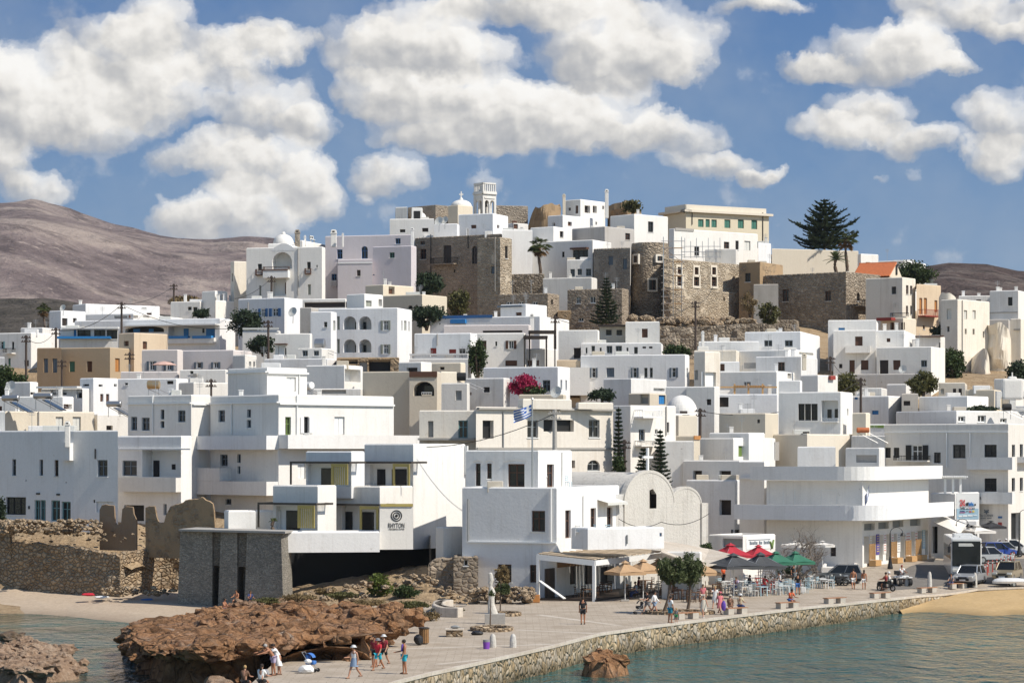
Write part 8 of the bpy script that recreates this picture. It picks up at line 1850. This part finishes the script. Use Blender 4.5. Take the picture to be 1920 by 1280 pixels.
# surf trailer / white kayak on a trolley
p = G(1896,1099); tr = empty('boat_trailer',p,'white upturned dinghy on a small two wheeled trolley on the sand','boat',None,R(4)); m = MB(); loft(m,[(Vector((0,0,0)),0,0)] * 0 + [(Vector((0,0,.28)),1.6,.55),(Vector((.05,0,.45)),1.65,.6),(Vector((-.1,0,.62)),1.35,.45),(Vector((-.2,0,.72)),.8,.25)],20); m.build('hull',['carwhite'],tr,world=False); wheel(tr,.1,-.5,.2,.1); wheel(tr,.1,.5,.2,.1)
# two wheelers
def motorbike(label,x,y,rz,mat,kind='scooter',cat='scooter',group=None,dz=0):
 p = G(x,y); p.z += dz; o = empty(kind,p,label,cat,group,rz); r = .26 if kind == 'scooter' else .3
 for sx in (-.65,.62):
  m = MB(); K = 18
  for i in range(K):
   a,b = 6.283 * i / K,6.283 * (i + 1) / K; m.tube([(sx + cos(a) * r * .8,0,r + sin(a) * r * .8),(sx + cos(b) * r * .8,0,r + sin(b) * r * .8)],r * .22,0,6,False)
  t_ = m.build('wheel',['tyre'],o,world=False); m = MB()
  for i in range(5): a = 6.283 * i / 5; m.tube([(sx,0,r),(sx + cos(a) * r * .7,0,r + sin(a) * r * .7)],.018,0,4)
  m.tube([(sx,-.06,r),(sx,.06,r)],.05,0,8); m.build('rim',['chrome'],t_,world=False)
 m = MB()
 m.tube([(-.65,0,r),(-.5,0,.62),(-.42,0,.98)],.035,0,6)
 if kind == 'scooter':
  m.rbox((-.40,0,.62),(.05,.2,.30),.04); m.rbox((-.05,0,.32),(.36,.15,.05),.03); m.rbox((.42,0,.52),(.36,.16,.16),.07); m.rbox((-.62,0,r * 2 + .02),(.16,.07,.04),.03)
 else:
  m.rbox((-.08,0,.72),(.25,.13,.13),.08); m.rbox((0,0,.42),(.22,.15,.17),.05); m.tube([(.0,0,.45),(.62,0,r)],.04,0,6); m.rbox((.6,0,.66),(.22,.08,.04),.03)
 m.build('body',[mat],o,world=False)
 m = MB(); m.rbox((.36,0,.74),(.38,.13,.05),.04); m.build('seat',['lampblack'],o,world=False); m = MB(); m.tube([(-.34,-.34,1.0),(-.44,-.1,1.0),(-.44,.1,1.0),(-.34,.34,1.0)],.02,0,5); m.build('handlebar',['lampblack'],o,world=False); m = MB(); m.lathe((-.56,0,.86),[(.02,-.08),(.09,-.04),(.09,.04),(.02,.08)],0,10); m.build('headlight',['pale'],o,world=False)
 return o
motorbike('silver and black scooter parked beside the rubble heap',967,1131,R(172),'silver'); motorbike('black scooter half hidden behind the silver one',957,1126,R(165),'lampblack')
motorbike('black motorbike parked by the blue chairs',1572,1098,R(10),'lampblack','motorbike','motorbike'); motorbike('dark motorbike nearer the shirtless walker',1587,1097,R(20),'cargrey','motorbike','motorbike')
motorbike('dark scooter ridden by two people along the quay',1661,1108,R(140),'lampblack')
for i,(x,y) in enumerate(((1888,1028),(1905,1022))): motorbike(('scooter parked behind the white car','second scooter by the hotel door')[i],x,y,R(60),'lampblack')
# quad bike
p = G(1691,1097); qd = empty('quad_bike',p,'white and black quad bike with a rear top box','quad bike',None,R(105)); m = MB()
m.rbox((-.35,0,.72),(.4,.3,.12),.06); m.rbox((.35,0,.7),(.5,.32,.1),.06)
for s in (-1,1): m.rbox((-.62,s * .4,.68),(.28,.17,.05),.04); m.rbox((.6,s * .42,.68),(.3,.18,.05),.04)
m.build('body',['carwhite'],qd,world=False)
for sx in (-.62,.6):
 for sy in (-.45,.45): wheel(qd,sx,sy,.29,.26)
m = MB(); m.rbox((.25,0,.86),(.42,.17,.07),.05); m.build('seat',['lampblack'],qd,world=False); m = MB(); m.rbox((.85,0,1.02),(.2,.28,.17),.05); m.build('top_box',['lampblack'],qd,world=False); m = MB(); m.tube([(-.3,-.38,1.1),(-.42,0,1.02),(-.3,.38,1.1)],.025,0,5); m.tube([(-.42,0,.7),(-.42,0,1.03)],.03,0,5); m.build('handlebar',['lampblack'],qd,world=False)
for s in (-.16,.16): m = MB(); m.lathe((-.78,s,.74),[(.02,-.07),(.08,0),(.02,.07)],0,8); m.build('headlight',['pale'],qd,world=False)
m = MB(); c = G(1003,1129); m.rbox(c + Vector((0,0,.3)),(.36,.3,.28),.03); m.rbox(c + Vector((-.55,.1,.28)),(.18,.28,.26),.02,1); tag(m.build('crate',['orange','redtile']),'orange and red plastic crates beside the pergola','crate')
# ---------------- people
def skinmat(name,col): plain(name,col,.55,.08,8)
skinmat('skin',(.42,.22,.14)); skinmat('skintan',(.36,.16,.085)); skinmat('skinpale',(.52,.31,.22))
CLO = dict(white=(.72,.72,.71),black=(.015,.015,.017),red=(.50,.02,.04),turq=(.03,.42,.55),denim=(.22,.30,.42),lilac=(.48,.40,.55),grey=(.25,.25,.26),beige=(.55,.50,.42),pink=(.60,.18,.20),navy=(.03,.05,.14),orange=(.62,.10,.03),cream=(.62,.52,.34),brown=(.16,.09,.055),green=(.04,.30,.12),blue=(.05,.16,.45),teal=(.03,.25,.36),maroon=(.22,.02,.03),hair=(.03,.02,.014),hairgrey=(.35,.33,.31),hairblond=(.38,.25,.11),purple=(.12,.06,.35))
for k,v in CLO.items(): plain('c_' + k,v,.8,.1,10)
def skinmesh(name,V,E,rad,mat,parent,sub=1):
 me = bpy.data.meshes.new(name); me.from_pydata(V,E,[]); o = bpy.data.objects.new(name,me); COL.objects.link(o); o.parent = parent
 md = o.modifiers.new('skin','SKIN'); md.use_smooth_shade = True
 sv = me.skin_vertices[0].data
 for i,r in enumerate(rad): sv[i].radius = r if isinstance(r,tuple) else (r,r)
 sv[0].use_root = True
 s = o.modifiers.new('smooth','SUBSURF'); s.levels = sub; s.render_levels = sub
 me.materials.append(M(mat)); return o
def person(label,x,y,h,face,pose='stand',skin='skin',top=None,bottom=None,hair='hair',hat=None,long_hair=False,lean=0,arms=None,sleeves=True,dress=None,shoes=True,p=None,group=None,seat=.46,cat='person',skirt=None):
 p = p or G(x,y); s = h / 1.72; o = empty('person',p,label,cat,group,R(face))
 f = Vector((0,-1,0)); up = Vector((0,0,1))
 wob = (int(x) * 7 + int(y)) % 10 / 10
 legs = {'stand': ((3,4),(-4,3)),'walk': ((24,4),(-20,24)),'sit': ((84,84),(80,78)),'bend': ((6,6),(0,8)),'ride': ((62,80),(62,80))}[pose]
 hipz = seat + .09 if pose in ('sit','ride') else (.93 if pose != 'walk' else .905)
 L1,L2 = .43,.43
 def dirn(a): return f * sin(R(a)) - up * cos(R(a))
 pel = Vector((0,0,hipz)) * s; tl = R(lean + (6 if pose == 'sit' else 0)); tdir = f * sin(tl) + up * cos(tl)
 J = dict(pel=pel,wa=pel + tdir * .17 * s,ch=pel + tdir * .36 * s,nk=pel + tdir * .53 * s,hb=pel + tdir * .59 * s + f * .02 * s)
 hd = tdir * .6 + up * .4; hd.normalize(); J['hd'] = J['hb'] + hd * .085 * s + f * .015 * s; J['ht'] = J['hb'] + hd * .185 * s
 sid = Vector((1,0,0))
 for k,sg_,(th,kn) in (('l',-1,legs[0]),('r',1,legs[1])):
  spread = .10 if pose in ('sit','ride') else .02
  J['hp' + k] = pel + sid * sg_ * .085 * s - up * .02 * s; J['kn' + k] = J['hp' + k] + (dirn(th) + sid * sg_ * spread).normalized() * L1 * s; J['an' + k] = J['kn' + k] + dirn(th - kn) * L2 * .93 * s; J['to' + k] = J['an' + k] + f * .16 * s - up * .04 * s
 if pose in ('stand','walk','bend'):
  low = min(J['anl'].z,J['anr'].z); dz = .07 * s - low
  for k in J: J[k] = J[k] + Vector((0,0,dz))
 am = arms or {'stand': ((5,12),(-4,14)),'walk': ((-24,20),(22,26)),'sit': ((32,50),(24,60)),'bend': ((70,10),(62,16)),'ride': ((48,22),(48,22))}[pose]
 sd_ = J['ch'] + tdir * .10 * s
 for k,sg_,(a,e) in (('l',-1,am[0]),('r',1,am[1])):
  J['sh' + k] = sd_ + sid * sg_ * .165 * s; J['el' + k] = J['sh' + k] + (dirn(a) + sid * sg_ * .18).normalized() * .28 * s; J['wr' + k] = J['el' + k] + (dirn(a + e) + sid * sg_ * .03).normalized() * .25 * s; J['ha' + k] = J['wr' + k] + (dirn(a + e)) * .08 * s
 V,E,Rr,ix = [],[],[],{}
 def v(k,r,par=None,co=None):
  ix[k] = len(V); V.append(tuple(co if co is not None else J[k])); Rr.append(tuple(q * s for q in r) if isinstance(r,tuple) else r * s)
  if par: E.append((ix[par],ix[k]))
 v('pel',(.135,.10)); v('wa',(.12,.09),'pel'); v('ch',(.15,.105),'wa'); v('nk',.055,'ch'); v('hb',.06,'nk'); v('hd',(.08,.095),'hb'); v('ht',.055,'hd'); v('nose',.016,'hd',J['hd'] + f * .115 * s - hd * .01 * s)
 for k in 'lr':
  v('hp' + k,.095,'pel'); v('kn' + k,.062,'hp' + k); v('an' + k,.042,'kn' + k); v('to' + k,.036,'an' + k)
  v('sh' + k,.062,'ch'); v('el' + k,.043,'sh' + k); v('wr' + k,.031,'el' + k); v('ha' + k,.034,'wr' + k)
  hdv = (J['ha' + k] - J['wr' + k]).normalized(); sv_ = hdv.cross(f if abs(hdv.dot(f)) < .9 else up).normalized()
  for i,(off,ln) in enumerate(((-.03,.06),(-.01,.075),(.01,.07),(.03,.055))): v('f%s%d' % (k,i),.0105,'ha' + k,J['ha' + k] + (hdv * ln + sv_ * off + f * .015) * s)
  v('t' + k,.011,'ha' + k,J['ha' + k] + (sv_ * -.06 + hdv * .015) * s)
 skinmesh('body',V,E,Rr,skin,o)
 def cloth(name,keys,mat):
  VV,EE,RR,xx = [],[],[],{}
  for k,r,par,co in keys:
   xx[k] = len(VV); VV.append(tuple(co if co is not None else J[k])); RR.append(tuple(q * s for q in r) if isinstance(r,tuple) else r * s)
   if par: EE.append((xx[par],xx[k]))
  return skinmesh(name,VV,EE,RR,mat,o)
 if top:
  ks = [('pel',(.16,.125),None,J['pel'] + tdir * .0),('wa',(.145,.115),'pel',None),('ch',(.172,.125),'wa',None),('nk',.07,'ch',J['ch'] + tdir * .13 * s)]
  for k in 'lr':
   ks.append(('sh' + k,.078 if sleeves else .06,'ch',None))
   if sleeves: ks.append(('el' + k,.06,'sh' + k,J['sh' + k].lerp(J['el' + k],.8 if sleeves is True else 1.0)))
   if sleeves == 'long': ks.append(('wr' + k,.045,'el' + k,J['wr' + k]))
  cloth('shirt',ks,'c_' + top)
 if bottom:
  ln = .75 if bottom[0] != '_' else 1.0; bt = bottom.strip('_'); ks = [('pel',(.155,.125),None,J['pel'] + tdir * .05 * s)]
  for k in 'lr':
   ks += [('hp' + k,.108,'pel',None),('kn' + k,.088,'hp' + k,J['hp' + k].lerp(J['kn' + k],ln))]
   if bottom[0] == '_': ks.append(('an' + k,.06,'kn' + k,J['kn' + k].lerp(J['an' + k],.9)))
  cloth('trousers' if bottom[0] == '_' else 'shorts',ks,'c_' + bt)
 if skirt or dress:
  m = MB(); zt = J['wa'] if skirt else J['ch'] + tdir * .06 * s; zb = (J['knl'] + J['knr']) / 2 + up * (.16 if skirt else .0) * s
  if pose in ('sit','ride'): zb = (J['hpl'] + J['hpr']) / 2 + f * .25 * s
  secs = [(zt.lerp(zb,i / 5),(.15 if i else .14) * s + .02 * i * s,.11 * s + .016 * i * s) for i in range(6)]
  loft(m,secs[::-1] if secs[0][0].z < secs[-1][0].z else secs,16); m.build('skirt' if skirt else 'dress',['c_' + (skirt or dress)],o,world=False,smooth=True)
 hm = MB(); c = J['hd'] + hd * .02 * s - f * .018 * s; hm.blob(c,.105 * s,0,2,.06,2,(.86,1.0,1.0),int(x))
 hm.v = [(a,b,max(z,c.z - .035 * s) if b < c.y - .02 * s else z) for a,b,z in hm.v]
 if long_hair: hm.blob(J['nk'] - f * .05 * s + up * .0,.1 * s,0,2,.1,2,(.8,.5,1.6),int(x))
 hm.build('hair',['c_' + hair],o,world=False,smooth=True)
 if hat: m = MB(); m.lathe(J['hd'] + hd * .05 * s,[(.17 * s,-.01),(.17 * s,.01),(.105 * s,.02),(.1 * s,.09 * s),(.02,.11 * s)],0,14); m.build('hat',['c_' + hat],o,world=False)
 if shoes:
  for k in 'lr': m = MB(); a = J['an' + k]; m.rbox(a + f * .06 * s - up * .045 * s,(.045 * s,.125 * s,.03 * s),.012); m.build('shoe',['c_' + (shoes if isinstance(shoes,str) else 'brown')],o,world=False)
 return o
person('shirtless man in turquoise shorts with a purple towel round his neck',758,1263,1.76,-75,'stand','skintan',None,'turq',arms=((20,60),(8,20)),shoes='brown');
p = G(758,1263); m = MB(); m.tube([p + Vector((-.12,-.1,1.15)),p + Vector((-.1,-.08,1.46)),p + Vector((0,.08,1.52)),p + Vector((-.03,.12,1.3))],[.05,.05,.05,.04],0,6); tag(m.build('towel',['c_purple']),'purple towel hanging round the shirtless man','towel')
person('woman in a white tank top and pale denim skirt walking on the quay',664,1271,1.68,-40,'walk','skin','white',None,hair='hair',sleeves=False,skirt='denim',hat='white',arms=((20,70),(-10,20)))
person('man in a red t-shirt and turquoise shorts with a grey cap',709,1256,1.68,-30,'walk','skintan','red','turq',hat='grey'); person('woman in a crimson top with a white cap beside the red shirted man',720,1247,1.66,-25,'walk','skin','maroon','black',hat='white',arms=((40,60),(10,30)))
person('person in dark red clothes half hidden behind the red shirted man',702,1250,1.66,-30,'stand','skintan','maroon','black')
person('shirtless man in lilac shorts bending over at the cave',513,1266,1.74,-70,'bend','skintan',None,'lilac',lean=38,hair='hairgrey'); person('woman in a long white dress bending behind the lilac shorts',524,1264,1.66,-80,'bend','skin','white',None,dress='white',lean=30)
person('person in a pale top sitting at the bottom edge of the picture',489,1292,1.7,150,'sit','skin','white','black',long_hair=True,seat=.35); person('second sitter with fair hair at the bottom edge',458,1290,1.6,160,'sit','skin','brown','black',hair='hairblond',seat=.3)
person('man in black t-shirt and black shorts standing alone on the paving',1093,1170,1.8,175,'stand','skintan','black','black',shoes='black'); person('woman in a black top and grey shorts pushing the stroller',1214,1151,1.68,-60,'walk','skin','black','grey',arms=((30,50),(28,50)),long_hair=True); person('woman in a loose white blouse and denim shorts',1227,1151,1.64,60,'walk','skin','white','denim',sleeves='long',long_hair=True,shoes='white')
person('man in a striped pale t-shirt and blue shorts holding a child',1257,1168,1.82,120,'stand','skintan','white','teal',shoes='black'); person('small child in a grey top and green shorts',1268,1167,.98,150,'stand','skin','grey','green',hair='hairblond',cat='child',shoes='white')
person('woman in a beige dress walking towards the water',1319,1157,1.62,10,'walk','skin',None,None,dress='beige',hair='hairgrey',shoes='white'); person('woman in a white outfit lifting her arm by the tables',1341,1140,1.66,-20,'walk','skin','white',None,dress='white',arms=((70,60),(10,20)),hair='hairblond'); person('woman in a pink dress beside the blue bag',1350,1151,1.6,25,'walk','skin','pink',None,dress='pink',hat='pink')
m = MB(); m.blob(G(1355,1152) + Vector((.05,-.1,.62)),.24,0,2,.15,1,(.7,.5,1.5),2); tag(m.build('bag',['c_purple']),'long blue violet bag carried by the woman in pink','bag')
person('person in a pale pink shirt behind the woman in beige',1318,1138,1.68,0,'stand','skin','pink','beige')
person('person wrapped in a brown patterned shawl sitting on a stone bench',1369,1149,1.62,170,'sit','skin','brown',None,dress='brown',hat='beige',seat=.46); person('man in a cream shirt and white cap sitting on a stone bench',1387,1149,1.7,150,'sit','skin','cream','_navy',hat='white',seat=.46)
person('man in an orange red shirt sitting on a stone bench',1481,1138,1.76,35,'sit','skintan','orange','blue',seat=.46,lean=14); person('man in a black t-shirt and blue shorts carrying a white bag',1496,1115,1.78,170,'walk','skintan','black','blue',shoes='black'); m = MB(); m.rbox(G(1506,1113) + Vector((0,0,.32)),(.2,.12,.22),.05); tag(m.build('bag',['whitechair']),'white shopping bag beside the man in black','bag')
person('shirtless man in white shorts walking away by the bollard',1600,1105,1.8,175,'walk','skintan',None,'white'); person('woman in a bikini top and white shorts walking by the bollard',1620,1105,1.7,172,'walk','skintan',None,'white',long_hair=True)
p = G(1659,1108); person('scooter rider in a red shirt',1659,1108,1.72,-120,'ride','skintan','maroon','black',hat=None,p=p + Vector((.12,.1,.18)),seat=.5); person('scooter passenger with a white helmet',1664,1107,1.66,-120,'ride','skin','white','green',hat='white',p=p + Vector((.42,.42,.2)),seat=.52,hair='white')
p = G(1691,1097); person('quad bike rider in a pale shirt with a red helmet',1691,1097,1.72,15,'ride','skintan','white','grey',hair='maroon',p=p + Vector((0,.1,.3)),seat=.5); person('person in grey sitting by the silver car',1784,1103,1.66,-20,'sit','skin','grey','_navy',seat=.44)
for i,(lb,x,y,fc,t_,b_) in enumerate((('tanned person sitting in the shadow at the left slot of the stone towers',447,1128,-20,None,'black'),('person with a dark top sitting in the shadow of the stone towers',472,1130,20,'navy','black'),('sunbather sitting on top of the headland rock',423,1146,60,None,'navy'))):
 D = (203,202.5,188)[i]; person(lb,x,y,1.65,fc,'sit','skintan',t_,b_,p=Vector((XX(x,D),D - 1.2,ZZ(y,D) - .1)),seat=.3)
for i,(lb,x,y,fc,t_,b_,po) in enumerate((('diner in a black shirt under the white pergola',1062,1108,100,'black','_navy','sit'),('diner in a white shirt under the white pergola',1084,1110,-90,'white','_navy','sit'),('diner in maroon under the tan sunshades',1196,1112,80,'maroon','_black','sit'),('waiter in a dark red shirt standing under the tan sunshades',1206,1103,10,'maroon','_black','stand'),('diner in pale blue at the edge of the tan sunshades',1193,1122,-70,'denim','_navy','sit'),
('diner in brown under the tamarisks',1262,1122,100,'brown','_black','sit'),('standing person in orange under the larger dark sunshade',1356,1098,40,'orange','_black','stand'),('seated guest in violet among the white chairs',1381,1112,-30,'lilac','_navy','sit'),('seated guest in black among the white chairs',1404,1108,60,'black','_black','sit'),('seated guest in red by the red chairs',1434,1110,160,'red','_navy','sit'),('seated guest in white under the green sunshades',1462,1102,-60,'white','_navy','sit'),('standing waiter in black under the green sunshades',1488,1094,10,'black','_black','stand'),('guest in grey under the green sunshade near the bare tree',1512,1098,90,'grey','_black','sit'),('guest in brown under the red sunshades',1398,1092,20,'brown','_black','sit'))):
 person(lb,x,y,1.7,fc,po,('skin','skintan')[i % 2],t_,b_)
person('pedestrian in a dark shirt behind the parked cars',1875,1036,1.75,20,'stand','skin','black','_navy',p=Vector((XX(1875,254),254,1.0))); person('pedestrian in a white shirt and cap behind the parked cars',1886,1036,1.75,-20,'stand','skin','white','_grey',hat='white',p=Vector((XX(1886,254),254,1.1)))
# strollers and bundles
def stroller(label,x,y,rz,mat,s=1):
 p = G(x,y); o = empty('stroller',p,label,'stroller',None,rz)
 for sx,sy in ((-.3,-.22),(-.3,.22),(.3,-.22),(.3,.22)):
  m = MB(); m.tube([(sx,sy - .02,.1),(sx,sy + .02,.1)],.1,0,12); m.build('wheel',['tyre'],o,world=False)
 m = MB()
 for sy in (-.2,.2): m.tube([(-.3,sy,.1),(.1,sy,.55),(.42,sy,1.0)],.018,0,5); m.tube([(.3,sy,.1),(-.1,sy,.5)],.018,0,5)
 m.tube([(.42,-.2,1.0),(.42,.2,1.0)],.02,0,5); m.build('frame',['steel'],o,world=False)
 m = MB(); m.rbox((0,0,.48),(.24,.19,.1),.06); m.rbox((.16,0,.68),(.08,.19,.2),.05); m.build('seat',[mat],o,world=False)
 m = MB(); K = 8
 for i in range(K):
  a,b = R(20 + 110 * i / K),R(20 + 110 * (i + 1) / K); m.quad((.12 - cos(a) * .32,-.2,.62 + sin(a) * .34),(.12 - cos(b) * .32,-.2,.62 + sin(b) * .34),(.12 - cos(b) * .32,.2,.62 + sin(b) * .34),(.12 - cos(a) * .32,.2,.62 + sin(a) * .34))
 m.build('hood',[mat],o,world=False); return o
stroller('black stroller pushed by the woman in black',1199,1151,R(10),'c_black'); stroller('blue stroller hung with bags in front of the headland cave',583,1259,R(160),'c_blue')
m = MB(); m.blob(G(574,1261) + Vector((0,-.2,.2)),.3,0,2,.25,1.4,(1.4,.8,.75),4); m.blob(G(574,1261) + Vector((.1,-.1,.6)),.16,0,2,.2,1.4,(1.2,.8,.7),5); tag(m.build('towel',['c_white']),'white towel and clothes bundle heaped on the stroller','towel')
m = MB(); m.blob(G(498,1269) + Vector((0,0,.2)),.2,0,2,.2,1.4,(1,.8,1.1),6); tag(m.build('bag',['c_grey']),'grey bag at the feet of the bending man','bag')
for i,(x,y,mt,lb) in enumerate(((172,1112,'c_red','red beach towels at the foot of the beach wall'),(196,1117,'c_white','white beach things at the foot of the beach wall'),(281,1122,'c_blue','blue towel spread on the pebble beach'))):
 D = 213; q = Vector((XX(x,D),D - 1.5,ZZ(y,D))); m = MB(); m.blob(q,.35,0,2,.3,1.5,(1.6,1,.35),i); tag(m.build('towel',[mt]),lb,'towel')
# cafe chairs on the restaurant house terraces
for i,(x,y,D) in enumerate(((1083,998,200.8),(1066,905,206),(1120,996,201),(1140,996,203))): put(protoC,make_chair,'lightchair' if i else 'whitechair','pale chair on the white terrace of the restaurant house','chairs on the restaurant terraces',Vector((XX(x,D),D,ZZ(y,D) - .4)),i)
